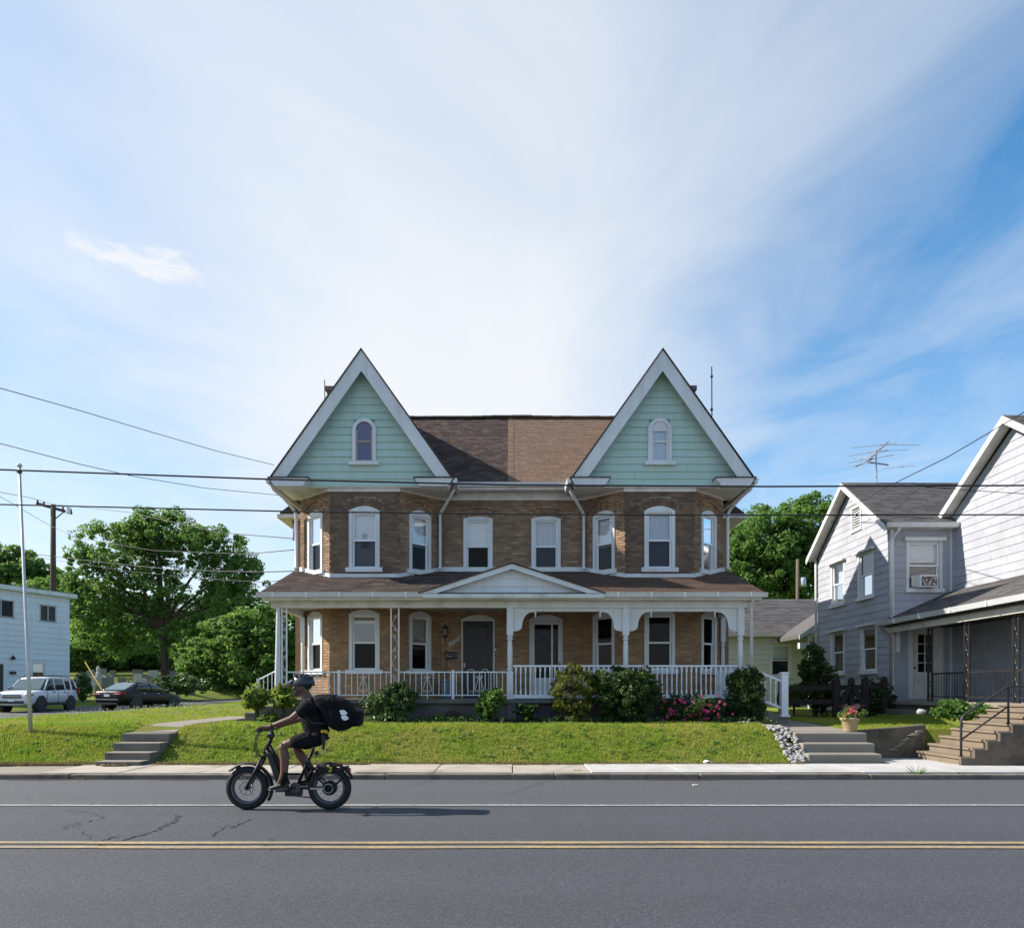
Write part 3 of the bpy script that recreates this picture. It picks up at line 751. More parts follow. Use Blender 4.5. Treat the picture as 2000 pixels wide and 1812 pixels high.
cfg_lo = {'l0':(M_BLIND,.45,0),'l1':(M_SHADE,.14,0),'l2':(M_SHADE,.40,0),'r0':None,'r1':(M_REDCURT,.95,.12),'r2':None}
for k in ('l0','l1','l2','r0','r1','r2'):
    f = facets[k]; u, l = f.op
    window(f, u, u.w+.16, cfg_up[k]); window(f, l, l.w+.16, cfg_lo[k], casing=M_WHITE, upper=M_GLASS if k[0]=='l' else M_GLASS_D)
fc = facets['c']
star_win = None
for i in (0, 2): window(fc, fc.op[i], .98, (M_BLIND, .5, 0) if i == 0 else (M_CURTAIN, .97, 0))
# star ornament hanging in the left bay window
f = facets['l1']
def starpoly(f, c, z, r, o):
    return [f.at(c + math.sin(math.pi*i/5)*(r if i%2==0 else r*.42), o, z + math.cos(math.pi*i/5)*(r if i%2==0 else r*.42)) for i in range(10)]
orn = thing('window_star', 'small grey star with a striped flag hanging behind the left bay window', 'ornament', f.at(f.L/2, -.1, 5.2))
M_STAR = simple('grey_star', (0.25,0.26,0.32), .6)
MB().prism(starpoly(f, f.L/2-.01, 5.47, .10, -.105), f.n*.015).build('star', M_STAR, orn)
m = MB()
for i in range(3): f.box(m, f.L/2-.10, f.L/2+.10, -.108, -.098, 5.16+.06*i, 5.19+.06*i)
m.build('stripes', M_STAR, orn)

# doors
o = fc.op[1]; c = o.c
def doorframe(o, mat):
    m = MB(); w = o.w; fc.box(m, o.c-w/2, o.c-w/2+.045, -.10, .015, 1.27, o.sp); fc.box(m, o.c+w/2-.045, o.c+w/2, -.10, .015, 1.27, o.sp); fc.box(m, o.c-w/2+.045, o.c+w/2-.045, -.098, .012, o.sp-.045, o.sp)
    return m
M_DOORD = simple('black_storm_door', (0.022,0.022,0.026), .4, .1, 4, .4)
d = doorframe(o, M_TRIM_OLD).build('door', M_TRIM_OLD, house); d['label'] = 'black storm door with a small window and two octagon trims'
n = 10; ang = math.asin(o.w/2/o.r); top = [fc.at(o.c,-.05,o.zc) + (Vector((0,0,math.cos(t))) + fc.d*math.sin(t))*o.r for t in [-ang+2*ang*i/n for i in range(n+1)]]
MB().prism([fc.at(c-o.w/2,-.05,o.sp)] + top[1:-1] + [fc.at(c+o.w/2,-.05,o.sp)], fc.n*.07).build('arched_head', M_TRIM_OLD, d)
m = MB(); fc.box(m, c-.405, c-.25, -.06, -.02, 1.29, 3.35); fc.box(m, c+.25, c+.405, -.06, -.02, 1.29, 3.35); fc.box(m, c-.25, c+.25, -.06, -.02, 1.29, 2.72); fc.box(m, c-.25, c+.25, -.06, -.02, 3.20, 3.35); m.build('door_leaf', M_DOORD, d, bevel=.006)
MB().add([fc.at(c-.25,-.04,2.72), fc.at(c+.25,-.04,2.72), fc.at(c+.25,-.04,3.2), fc.at(c-.25,-.04,3.2)], [(0,1,2,3)]).build('pane', M_GLASS_D, d)
m = MB()
for i in range(12): fc.box(m, c-.25+.5*i/12, c-.25+.5*(i+.8)/12, -.1, -.09-.01*(i%2), 2.72, 3.2)
m.build('curtain', M_SHADE, d)
m = MB()
for dx in (-.19, .19):
    pl = [(dx-.10,1.52),(dx-.10,1.98),(dx-.05,2.05),(dx+.05,2.05),(dx+.10,1.98),(dx+.10,1.52),(dx+.05,1.45),(dx-.05,1.45)]
    for a, b in zip(pl, pl[1:]+pl[:1]): m.beam(fc.at(c+a[0],-.012,a[1]), fc.at(c+b[0],-.012,b[1]), .02, .028, fc.n.cross(Vector((b[0]-a[0],0,b[1]-a[1]))))
m.build('octagon_trim', M_SHADE, d)
fcx = MB(); fc.box(fcx, c-.385, c-.35, .0, .03, 2.1, 2.22); fcx.build('handle', M_GALV, d)
o = fc.op[3]; c = o.c
d = doorframe(o, M_WHITE).build('door', M_WHITE, house); d['label'] = 'white storm door with a tall glass panel'
top = [fc.at(o.c,-.05,o.zc) + (Vector((0,0,math.cos(t))) + fc.d*math.sin(t))*o.r for t in [-ang+2*ang*i/n for i in range(n+1)]]
MB().prism([fc.at(c-o.w/2,-.05,o.sp)] + top[1:-1] + [fc.at(c+o.w/2,-.05,o.sp)], fc.n*.07).build('arched_head', M_WHITE, d)
m = MB()
for a, b, z0, z1 in ((-.405,-.31,1.29,3.35),(.33,.405,1.29,3.35),(-.31,.33,3.26,3.35),(-.31,.33,1.29,1.82),(.14,.19,1.82,3.26)): fc.box(m, c+a, c+b, -.05, -.015, z0, z1)
m.build('door_leaf', M_WHITE, d, bevel=.005)
MB().add([fc.at(c-.31,-.035,1.82), fc.at(c+.33,-.035,1.82), fc.at(c+.33,-.035,3.26), fc.at(c-.31,-.035,3.26)], [(0,1,2,3)]).build('pane', M_GLASS_D, d)
m = MB(); fc.box(m, c-.38, c+.38, -.2, -.16, 1.28, 3.36); m.build('inner_door', simple('brown_door', (.06,.035,.025), .5), d)
m = MB()
for i in range(14): fc.box(m, c-.30+.6*i/14, c-.30+.6*(i+.7)/14, -.155, -.15-.012*(i%2), 2.12, 3.2)
m.build('curtain', simple('grey_lace', (.20,.20,.22), .9, .2, 20), d)
m = MB(); fc.box(m, c+.35, c+.385, -.015, .03, 2.05, 2.22); m.build('handle', M_BLACK, d)
# things by the doors
M_PLATE = simple('cream_plate', (.62,.60,.52), .5)
def text_mesh(txt, size, name, mat, M, parent, extrude=.004):
    cu = bpy.data.curves.new('t', 'FONT'); cu.body = txt; cu.size = size; cu.extrude = extrude; cu.align_x = 'CENTER'; cu.align_y = 'CENTER'
    ob = bpy.data.objects.new('t', cu); COL.objects.link(ob); dg = bpy.context.evaluated_depsgraph_get(); me = bpy.data.meshes.new_from_object(ob.evaluated_get(dg))
    bpy.data.objects.remove(ob); me.name = name; me.materials.clear(); me.materials.append(mat); r = bpy.data.objects.new(name, me); r.matrix_basis = M; return put(r, parent)
def face_mat(p, tilt=0.0, f=fc):
    return Matrix.Translation(p) @ Matrix(((f.d.x, 0, f.n.x, 0), (f.d.y, 0, f.n.y, 0), (0, 1, 0, 0), (0,0,0,1))) @ Matrix.Rotation(tilt, 4, 'Z')
num = None
for i, ch in enumerate('1946'):
    p = P(879 + i*5.6, 1257 - i*3.2, YW); q = fc.at(p.x+1.92, .02, p.z); m = MB().obox(q, fc.d*.034+Vector((0,0,.012)), fc.n*.006, Vector((0,0,.05)))
    pl = m.build('number_plate', M_PLATE, house); text_mesh(ch, .10, 'digit', M_BLACK, face_mat(q + fc.n*.009, .25), pl)
M_BRASS = simple('pale_metal_digit', (.45,.42,.36), .4)
for i, ch in enumerate('1944'):
    p = P(1101 + i*4.0, 1256 - i*2.6, YW); text_mesh(ch, .085, 'digit', M_BRASS, face_mat(fc.at(p.x+1.92, .012, p.z), .3), house)
p = P(882, 1280, YW); s0 = p.x+1.92; m = MB(); fc.box(m, s0-.16, s0+.16, .005, .11, p.z-.09, p.z+.10); mb_ = m.build('mailbox', M_BLACK, house, bevel=.02)
m = MB(); fc.box(m, s0-.165, s0+.165, .0, .125, p.z+.05, p.z+.075); m.build('mailbox_lid', M_BLACK, mb_); m = MB()
for a in (-.14, .12): m.tube([fc.at(s0+a,.12,p.z+.0), fc.at(s0+a+.03,.13,p.z-.02), fc.at(s0+a+.05,.13,p.z+.04)], .008, 6)
m.build('mailbox_hook', M_GALV, mb_); text_mesh('MAIL', .045, 'lettering', M_GALV, face_mat(fc.at(s0-.02,.114,p.z-.03)), mb_)
p = P(870, 1234, YW); s0 = p.x+1.92
ln = MB(); ln.lathe(fc.at(s0,.10,p.z-.16), [(.03,0),(.06,.04),(.045,.06)], 8).lathe(fc.at(s0,.10,p.z+.08), [(.085,0),(.05,.06),(.015,.09),(.012,.14)], 8).tube([fc.at(s0,.0,p.z-.2), fc.at(s0,.06,p.z-.24), fc.at(s0,.10,p.z-.16)], .014, 6)
for t in range(4): ln.tube([fc.at(s0,.1,0)+Vector((.052*math.cos(t*1.57),.052*math.sin(t*1.57),p.z-.10)), fc.at(s0,.1,0)+Vector((.075*math.cos(t*1.57),.075*math.sin(t*1.57),p.z+.08))], .007, 5)
ln = ln.build('wall_lantern', M_BLACK, house); MB().lathe(fc.at(s0,.10,p.z-.09), [(.03,0),(.045,.16)], 8).build('lamp_glass', simple('milky_glass', (.4,.42,.42), .3), ln)
p = P(968, 1267, YW); s0 = p.x+1.92; m = MB(); fc.box(m, s0-.03, s0+.03, .0, .03, p.z-.06, p.z+.06); m = m.build('doorbell', M_BLACK, house); q = MB(); fc.box(q, s0-.022, s0+.022, .03, .034, p.z-.045, p.z+.01); q.build('doorbell_plate', M_BLIND, m)
m = MB(); p = P(872, 1300, YW); fc.box(m, p.x+1.92-.012, p.x+1.92+.012, .0, .02, 1.3, 2.6); m.build('conduit', M_BLACK, house)

# gables
GA, GE, GS = 10.05, 6.80, 1.42; YG, YR = 18.36, 18.06
M_ARCHGLASS = glass_mat('attic_glass', (.7,.75,.9), .08, .02)
for sgn in (-1, 1):
    xc = 3.80*sgn; back = MB().prism([(xc-2.25,YG+.05,GE-.1),(xc+2.25,YG+.05,GE-.1),(xc,YG+.05,GA-.05)], (0,.06,0)).build('gable_wall', M_GREEN, house)
    wx, wt, wb, wr = xc + (.02 if sgn < 0 else -.02), 8.43, 7.32, .30; zs = wt - wr; zz = GE - .10; row = 0
    while zz < GA - .5:
        z1 = zz + .189; hw0 = (GA - zz)/GS - .10; hw1 = (GA - z1)/GS - .10; zmid = min(z1, zz+.1); h = 0
        if z1 > wb-.04 and zz < wt: h = wr-.03 if zmid < zs else math.sqrt(max(0, (wr-.02)**2 - (zz+.02-zs)**2)) if zz+.02 < wt-.02 else 0
        if h <= .05: spans = [((xc-hw0, xc+hw0), (xc-hw1, xc+hw1))]
        else: spans = [((xc-hw0, wx-h), (xc-hw1, wx-h)), ((wx+h, xc+hw0), (wx+h, xc+hw1))]
        if len(spans) == 1 and hw1 > .9:
            cut = xc + rb.uniform(-.6,.6)*hw1; spans = [((xc-hw0, cut-.002), (xc-hw1, cut-.002)), ((cut+.002, xc+hw0), (cut+.002, xc+hw1))]
        for (a0, a1), (b0, b1) in spans:
            jy = rb.uniform(-.003,.003); yb, yt = YG-.022+jy, YG+.004
            MB().add([(a0,yb,zz),(a1,yb,zz),(b1,yt,z1),(b0,yt,z1),(a0,YG+.05,zz),(a1,YG+.05,zz),(b1,YG+.05,z1),(b0,YG+.05,z1)],
                     [(0,1,2,3),(0,4,5,1),(1,5,6,2),(2,6,7,3),(3,7,4,0)]).build('clapboard', M_GREEN, back)
        zz = z1; row += 1
    # round-headed attic window
    def arch(r, n=14): return [(wx - r*math.cos(math.pi*i/n), zs + r*math.sin(math.pi*i/n)) for i in range(n+1)]
    outer, inner = [(wx-wr,wb)] + arch(wr) + [(wx+wr,wb)], [(wx-wr+.085,wb)] + arch(wr-.085) + [(wx+wr-.085,wb)]; N = len(outer)
    m = MB(); m.add([(x,YG-.06,z) for x, z in outer] + [(x,YG-.06,z) for x, z in inner] + [(x,YG+.03,z) for x, z in outer] + [(x,YG+.03,z) for x, z in inner],
          [(i,i+1,N+i+1,N+i) for i in range(N-1)] + [(i,2*N+i,2*N+i+1,i+1) for i in range(N-1)] + [(N+i,N+i+1,3*N+i+1,3*N+i) for i in range(N-1)])
    win = m.build('attic_window', M_WHITE, house)
    win['label'] = 'round headed attic window with dark blue glass' if sgn < 0 else 'round headed attic window with white blinds'
    MB().box(wx-wr-.09, wx+wr+.09, YG-.11, YG+.02, wb-.09, wb).build('sill', M_WHITE, win)
    sm_ = simple('worn_sash', (.34,.28,.26), .7, .2, 12) if sgn < 0 else M_WHITE; m = MB(); ri = wr-.085; zm = wb + .52
    m.box(wx-ri, wx-ri+.05, YG-.03, YG+.0, wb, zs).box(wx+ri-.05, wx+ri, YG-.03, YG, wb, zs).box(wx-ri+.05, wx+ri-.05, YG-.03, YG, zm-.025, zm+.025).box(wx-ri+.05, wx+ri-.05, YG-.03, YG, wb, wb+.05)
    if sgn > 0: m.box(wx-ri, wx+ri, YG-.031, YG-.002, zs-.03, zs+.05); m.prism([(x,YG-.028,z) for x, z in arch(ri)], (0,.03,0))
    m.build('sash', sm_, win)
    MB().add([(x,YG-.012,z) for x, z in [(wx-ri,wb)] + arch(ri) + [(wx+ri,wb)]], [tuple(range(17))]).build('pane', M_ARCHGLASS if sgn < 0 else M_GLASS, win)
    MB().add([(x,YG+.02,z) for x, z in [(wx-ri,wb)] + arch(ri) + [(wx+ri,wb)]], [tuple(range(17))]).build('blind', simple('blue_curtain', (.035,.06,.19), .6) if sgn < 0 else M_CURTAIN, win)  # plain blue board behind the left pane, pale curtain behind the right
    # raking boards, soffits, eave returns
    k = .30; cs = 1/math.sqrt(1+GS*GS); dzv = k/cs; dxh = dzv/GS
    for s in (-1, 1):
        ex = xc + s*(GA-GE)/GS
        MB().prism([(xc,YR,GA),(ex,YR,GE),(ex-s*dxh,YR,GE),(xc,YR,GA-dzv)], (0,.035,0)).build('rake_board', M_WHITE, house)
        MB().prism([(xc,YR+.036,GA-.09),(ex,YR+.036,GE-.02),(ex,YR+.036,GE-.06),(xc,YR+.036,GA-.14)], (0,.36,0)).build('rake_soffit', M_TRIM_OLD, house)
        a, b = ex + s*.02, ex - s*.95
        MB().prism([(a,YR-.03,GE+.02),(b,YR-.03,GE+.02),(b+s*.13,YR-.03,GE-.18),(a-s*.12,YR-.03,GE-.18)], (0,.36,0)).build('eave_return', M_WHITE, house)
        MB().prism([(a+s*.04,YR-.06,GE+.021),(b-s*.02,YR-.06,GE+.021),(b-s*.02,YR-.06,GE+.045),(a+s*.04,YR-.06,GE+.045)], (0,.40,0)).build('return_roof', M_SHING_L, house)
        yb2 = 22.3
        MB().prism([(xc,YR-.03,GA+.05),(ex+s*.05,YR-.03,GE+.0),(ex+s*.05,YR-.03,GE-.04),(xc,YR-.03,GA+.005)], (0,yb2-YR,0)).build('gable_roof', M_SHING_L, house)
        MB().prism([(ex+s*.01,YR+.0,GE+.02),(ex+s*.13,YR,GE+.02),(ex+s*.11,YR,GE-.09),(ex+s*.03,YR,GE-.10)], (0, 3.8 if s == sgn else 1.05, 0)).build('gutter', M_GUTTER, house)
    # boxed soffit over the bay corners, frieze over the front
    e0, e1 = xc-2.2, xc+2.2
    MB().box(e0, e1, YR+.30, YW+.2, GE-.13, GE-.095).build('soffit', M_TRIM_OLD, house)
    MB().box(xc-.93, xc+.93, YB-.045, YB+.0, GE-.22, GE-.131).build('frieze', M_TRIM_OLD, house)
    for k2 in ('0','2'):
        ff = facets[('l' if sgn < 0 else 'r')+k2]; m = MB(); ff.box(m, 0, ff.L, .001, .03, GE-.19, GE-.131); m.build('frieze', M_TRIM_OLD, house)

# main roof with shingles in courses
ye, ze, yr, zr = 19.03, 6.97, 22.05, 9.84
sl = Vector((0, yr-ye, zr-ze)); SLL = sl.length; sl.normalize(); nn = Vector((0, -sl.z, sl.y))
roof = MB().prism([(-5.8,ye,ze),(-5.8,yr,zr),(-5.8,2*yr-ye,ze),(-5.8,2*yr-ye,ze-.06),(-5.8,yr,zr-.08),(-5.8,ye,ze-.06)], (11.6,0,0)).build('roof', M_SHING_L, house)
rs = random.Random(9)
def courses(o, right, up, n, W, Ls, exp, wid, test=None, jit=.03, thick=.012):
    out = []; rows = int(Ls/exp)
    for i in range(rows):
        s = -rs.uniform(0, wid); tilt = thick/exp*.9
        upt = (up - n*tilt).normalized(); nt = right.cross(upt).normalized()
        if nt.dot(n) < 0: nt = -nt
        while s < W:
            w = wid*rs.uniform(1-jit*8, 1+jit*8); a, b = max(s, 0), min(s+w-.006, W); s += w
            if b-a < .018: continue
            c = o + right*((a+b)/2) + up*(exp*i + exp*.55) + n*(thick*.75 + rs.uniform(-.0015,.0015))
            if test and not test(c): continue
            out.append(frame_mat(c, right, upt, nt, (b-a, exp*1.12, thick)))
    return out
def intest(c):
    return abs(c.x) < 3.80 - (GA - c.z)/GS + .12 if False else (3.80 - abs(c.x)) > (GA + .02 - c.z)/GS - .25
kx = lambda M: abs(M[0][3]) < 3.80 - max(0, (GA - M[2][3]))/GS + .3
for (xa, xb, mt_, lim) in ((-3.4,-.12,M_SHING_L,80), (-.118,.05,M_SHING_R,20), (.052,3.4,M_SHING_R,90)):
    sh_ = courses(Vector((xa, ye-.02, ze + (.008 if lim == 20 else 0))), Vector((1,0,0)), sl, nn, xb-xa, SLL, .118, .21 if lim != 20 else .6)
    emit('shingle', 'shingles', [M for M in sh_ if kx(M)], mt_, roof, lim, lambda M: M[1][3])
m = MB(); 
for i in range(24):
    a = -3.6 + .3*i; dz3 = .03*math.exp(-(a*1.1)**2) + rs.uniform(-.006,.006); m.box(a, a+.31, yr-.13, yr+.13, zr-.01+dz3, zr+.035+dz3)
m.build('ridge_cap', M_SHING_R, roof)
MB().box(-.20, .0, 0, 0.001, 0, 0.001)
# eaves of the main roof
MB().prism([(-1.6,ye-.11,ze+.01),(-1.6,ye+.0,ze+.01),(-1.6,ye,ze-.10),(-1.6,ye-.08,ze-.10)], (3.2,0,0)).build('gutter', M_GUTTER, house)
MB().box(-1.9,1.9,ye+.001,YW+.1,ze-.17,ze-.10).build('soffit', M_TRIM_OLD, house)
MB().box(-1.9,1.9,YW-.05,YW+.0,ze-.36,ze-.171).build('frieze', M_TRIM_OLD, house)
# downspouts
def spout(pts):
    MB().tube(pts, .042, 8).build('downspout', M_WHITE, house, True)
for s in (-1, 1):
    spout([(6.13*s,18.2,6.72),(6.1*s,18.35,6.62),(5.98*s,18.7,6.52),(5.85*s,19.2,6.33),(5.80*s,19.27,6.2),(5.80*s,19.27,4.8),(5.80*s,19.2,4.72)])
    spout([(1.52*s,18.62,6.85),(1.52*s,18.62,6.66),(1.6*s,18.75,6.56),(1.86*s,19.18,6.30),(1.93*s,19.27,6.2),(1.93*s,19.27,4.82),(1.93*s,19.15,4.72)])
# chimneys and masts
for u0, u1, vt, nm in ((639,662,755,'left'),(1338,1357,754,'right')):
    Yc = 20.6; a, b = PX(u0,Yc), PX(u1,Yc); zt = PZ(vt,Yc)
    ch = MB().box(a, b, Yc, Yc+.5, 8.0, zt-.06).build('chimney', M_BRICK_S, house); MB().box(a-.05, b+.05, Yc-.05, Yc+.55, zt-.12, zt).build('chimney_cap', M_CONC_D, ch)
mast = thing('radio_mast', 'thin dark metal mast rising behind the right green gable', 'mast', (PX(1391,21), 21, 8.0))
MB().tube([(PX(1391,21),21,7.6), (PX(1390,21),21,PZ(716,21))], .018, 6).build('pole', M_BLACK, mast)
for v in (735, 800): MB().sphere((PX(1390,21),21,PZ(v,21)), .045, 8, 5).build('clamp', M_BLACK, mast)
mast = thing('radio_mast', 'short thin rod beside the chimney behind the left green gable', 'mast', (PX(634,21), 21, 8.0))
MB().tube([(PX(635,21),21,8.0), (PX(634,21),21,PZ(742,21))], .016, 6).build('pole', M_BLACK, mast)
MB().tube([(PX(634,21),21,PZ(763,21)), (PX(642,21),21,PZ(765,21))], .01, 6).build('bracket', M_BLACK, mast)
# ------------------------------------------------------------------ the porch of the brick house
M_SHING_P = piece_mat('russet_shingle', [(0.0,(0.085,0.052,0.037)),(0.5,(0.12,0.074,0.052)),(0.85,(0.155,0.096,0.067)),(1.0,(0.075,0.047,0.036))], 0.95, 60, 0.5)
PE_Y, PE_Z, PT_Z = 16.62, 3.725, 4.70
pr = MB().prism([(-5.86,PE_Y,PE_Z),(-5.86,YW,PT_Z),(-5.86,YW,PT_Z-.05),(-5.86,PE_Y,PE_Z-.05)], (11.72,0,0)).build('porch_roof', M_SHING_L, house)
psl = Vector((0, YW-PE_Y, PT_Z-PE_Z)); PL = psl.length; psl.normalize(); pn = Vector((0,-psl.z,psl.y))
psh = courses(Vector((-5.86, PE_Y-.02, PE_Z)), Vector((1,0,0)), psl, pn, 11.72, PL, .135, .30)
def outside_bays(M):
    x, y = M[0][3], M[1][3]
    d = 3.80 - abs(x); dd = abs(abs(x)-3.80)
    return not (y > YB+.02 and dd < .87 + (y-YB) - .1)
psh = [M for M in psh if outside_bays(M) and not (abs(M[0][3]) < 1.9 - (M[1][3]-PE_Y)*.95)]
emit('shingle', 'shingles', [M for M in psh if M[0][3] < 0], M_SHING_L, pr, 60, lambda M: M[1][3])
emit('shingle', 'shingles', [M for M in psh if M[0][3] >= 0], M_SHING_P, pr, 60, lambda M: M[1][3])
# white flashing along the foot of the upper walls
for k, f in facets.items():
    def rz(p): return PE_Z + (p.y-PE_Y)*(PT_Z-PE_Z)/(YW-PE_Y)
    a, b = f.at(-.02,.03,0), f.at(f.L+.02,.03,0); za, zb = rz(a), rz(b)
    MB().prism([(a.x,a.y,za-.02),(b.x,b.y,zb-.02),(b.x,b.y,zb+.12),(a.x,a.y,za+.12)], -f.n*.035).build('flashing', M_WHITE, house)
# pediment over the middle
PY = 16.66
ped = MB().prism([(-1.9,PY+.06,3.70),(1.9,PY+.06,3.70),(0,PY+.06,4.30)], (0,.05,0)).build('pediment', M_WHITE, house)
PA, PB = 4.40, 2.10; ps = (PA-3.72)/PB
z = 3.705
while z < PA-.16:
    z1 = z + .19; h0, h1 = (PA-.10-z)/ps, max(.02, (PA-.10-z1)/ps)
    MB().add([(-h0,PY+.03,z),(h0,PY+.03,z),(h1,PY+.055,z1),(-h1,PY+.055,z1),(-h0,PY+.06,z),(h0,PY+.06,z),(h1,PY+.06,z1),(-h1,PY+.06,z1)], [(0,1,2,3),(0,4,5,1),(1,5,6,2),(2,6,7,3),(3,7,4,0)]).build('clapboard', M_WHITE, ped); z = z1
for s in (-1, 1):
    MB().prism([(0,PY-.14,PA),(s*PB,PY-.14,3.715),(s*(PB-.36),PY-.14,3.715),(0,PY-.14,PA-.125)], (0,.03,0)).build('rake_board', M_WHITE, ped)
    MB().prism([(0,PY-.109,PA-.02),(s*PB,PY-.109,3.69),(s*PB,PY-.109,3.67),(0,PY-.109,PA-.05)], (0,.165,0)).build('rake_soffit', M_WHITE, ped)
    yb3 = PE_Y + (PA-PE_Z)*(YW-PE_Y)/(PT_Z-PE_Z)
    MB().add([(0,PY-.17,PA+.03),(s*(PB+.06),PY-.17,3.725),(s*(PB+.06),PE_Y+.05,3.73),(0,yb3,PA+.03),(0,PY-.17,PA-.005),(s*(PB+.06),PY-.17,3.695),(s*(PB+.06),PE_Y+.05,3.70),(0,yb3,PA)], [(0,1,2,3),(4,7,6,5),(0,4,5,1)]).build('pediment_roof', M_SHING_L, ped)
MB().box(-2.06, 2.12, PY-.16, PY+.0, 3.60, 3.70).build('cornice', M_TRIM_OLD, house, bevel=.01)
for a, b in ((-5.90,-2.06),(2.06,5.90)):
    g = MB().prism([(a,16.50,3.735),(a,16.62,3.735),(a,16.62,3.63),(a,16.54,3.63)], (b-a,0,0)).build('gutter', M_GUTTER, house)
    for i in range(5):
        x = lerp(a, b, (i+.5)/5); MB().box(x-.012, x+.012, 16.493, 16.62, 3.62, 3.738).build('gutter_strap', M_VINYL, g)
MB().box(-5.80,5.80,16.63,16.99,3.575,3.64).build('porch_soffit', M_TRIM_OLD, house)
MB().box(-5.70,-.10,16.93,17.08,3.43,3.60).build('porch_beam', M_TRIM_OLD, house); MB().box(-.099,5.58,16.925,17.075,3.43,3.60).build('porch_beam', M_WHITE, house)
for x in (-5.70, 5.5): MB().box(x, x+.13, 17.08, YW, 3.43, 3.60).build('porch_beam', M_WHITE, house)
MB().box(-5.75,5.75,17.0,YW-.0,3.605,3.63).build('porch_ceiling', simple('porch_ceiling_paint', (.40,.38,.33), .7, .1), house)
# floor and foundation
MB().box(-5.72,-.06,16.80,YW+.2,FLZ-.10,FLZ).build('porch_floor', M_CONC_D, house, bevel=.01)
MB().box(-.059,5.62,16.82,YW+.2,FLZ-.09,FLZ+.0).build('porch_floor', simple('grey_porch_boards', (.12,.125,.14), .6), house)
M_FOUND = simple('stucco_foundation', (.115,.105,.095), .95, .3, 5, .2, .5, dirt=(.22,.21,.19), dirt_amt=.6, dscale=2.2)
MB().box(-5.64,.04,16.92,17.12,.4,FLZ-.10).build('foundation_wall', M_FOUND, house); MB().box(1.25,5.55,16.95,17.1,.4,FLZ-.095).build('foundation_wall', M_FOUND, house)
MB().box(-.12,.10,16.86,17.12,.5,FLZ-.09).build('pier', M_CONC_D, house)
M_SLAT = simple('grey_slats', (.085,.095,.12), .8, .2, 8); lat = MB().box(.1,1.25,17.04,17.08,.5,FLZ-.1).build('under_porch_screen', M_DARKROOM, house)
for i in range(22): MB().box(.11+i*.052, .15+i*.052, 17.0, 17.03, .5, FLZ-.12).build('slat', M_SLAT, lat)
for s in (-1, 1): MB().box(min(5.64*s,5.5*s), max(5.64*s,5.5*s), 17.1, YW, .4, FLZ-.1).build('foundation_wall', M_FOUND, house)
# turned posts
def turned(x, y, z0, z1, w=.15):
    m = MB(); h = w/2; L = z1-z0; a, b = z0+L*.30, z0+L*.70
    m.box(x-h,x+h,y-h,y+h,z0,a).box(x-h,x+h,y-h,y+h,b,z1)
    r = h*.95
    m.lathe((x,y,0), [(r,a),(r*.7,a+.03),(r*1.02,a+.05),(r*1.02,a+.08),(r*.65,a+.10),(r*.80,a+.16),(r*.92,(a+b)/2-.05),(r*.78,b-.16),(r*.62,b-.12),(r*1.0,b-.10),(r*1.0,b-.07),(r*.7,b-.05),(r,b)], 12)
    return m.build('porch_post', M_WHITE, house)
XP = [PX(996,17), PX(1222,17), PX(1446,17)]
for x in XP: turned(x, 17.0, FLZ, 3.43)
turned(5.66, 19.25, FLZ, 3.43, .12); turned(-5.60, 19.2, FLZ, 3.43, .12)
# scroll-sawn brackets, pendants and scalloped valance on the right half
def bracket(x, s):
    h = .56; pts = [(0,0),(0,-h),(.04,-h+.005)]
    for i in range(13):
        t = i/12; a = math.pi/2*t
        if t < .35: pts.append((.04+.17*math.sin(t/.35*math.pi/2), -h+.01+.10*(1-math.cos(t/.35*math.pi/2))))
        else:
            q = (t-.35)/.65; pts.append((.21+.24*(1-math.cos(q*math.pi/2)), -h+.11+(h-.21)*math.sin(q*math.pi/2)))
    pts += [(.52,-.10),(.52,0)]
    b = MB().prism([(x+s*a, 16.985, 3.43+c) for a, c in pts], (0,.03,0)).build('bracket', M_WHITE, house)
    for r, o in ((.075,.010),(.05,.016),(.022,.024)): MB().lathe((x+s*.14,16.985-o,3.43-.15), [(r,0),(r*.98,o)], 16, (0,1,0)).build('rosette', M_WHITE if r != .05 else M_TRIM_OLD, b)
for x0, x1 in zip(XP[:-1], XP[1:]):
    a, b = x0+.075, x1-.075; bracket(a, 1); bracket(b, -1)
    m = MB(); n = int((b-a-1.04)/.055); m.box(a+.52,b-.52,16.99,17.012,3.36,3.43)
    for i in range(n):
        xx = a+.52+(b-a-1.04)*(i+.5)/n; m.prism([(xx+.027*math.cos(math.pi*k/6),16.992,3.36-.022*math.sin(math.pi*k/6)) for k in range(7)], (0,.018,0))
    m.build('valance', M_WHITE, house)
    for xx in (a+.53, b-.53): MB().lathe((xx,17.0,3.20), [(.006,0),(.022,.03),(.012,.06),(.022,.08),(.022,.23)], 8).build('pendant', M_WHITE, house)
# right balustrade with turned balusters
bal = MB().box(XP[0]+.07,XP[2]-.07,16.965,17.035,2.03,2.075).build('balustrade', M_VINYL, house, bevel=.008)
MB().box(XP[0]+.07,XP[2]-.07,16.96,17.04,1.29,1.375).build('bottom_rail', M_VINYL, bal)
bm_ = MB().box(-.018,.018,-.018,.018,0,.12).box(-.018,.018,-.018,.018,.53,.655)
bm_.lathe((0,0,0), [(.017,.12),(.012,.14),(.019,.16),(.013,.18),(.017,.25),(.019,.33),(.014,.46),(.019,.49),(.012,.51),(.017,.53)], 8); bme = bm_.mesh('baluster', M_VINYL)
n = 46
for i in range(n):
    x = lerp(XP[0]+.14, XP[2]-.12, i/(n-1))
    if abs(x-XP[1]) < .09: continue
    o = bpy.data.objects.new('baluster', bme); o.location = (x,17.0,1.375); put(o, bal)
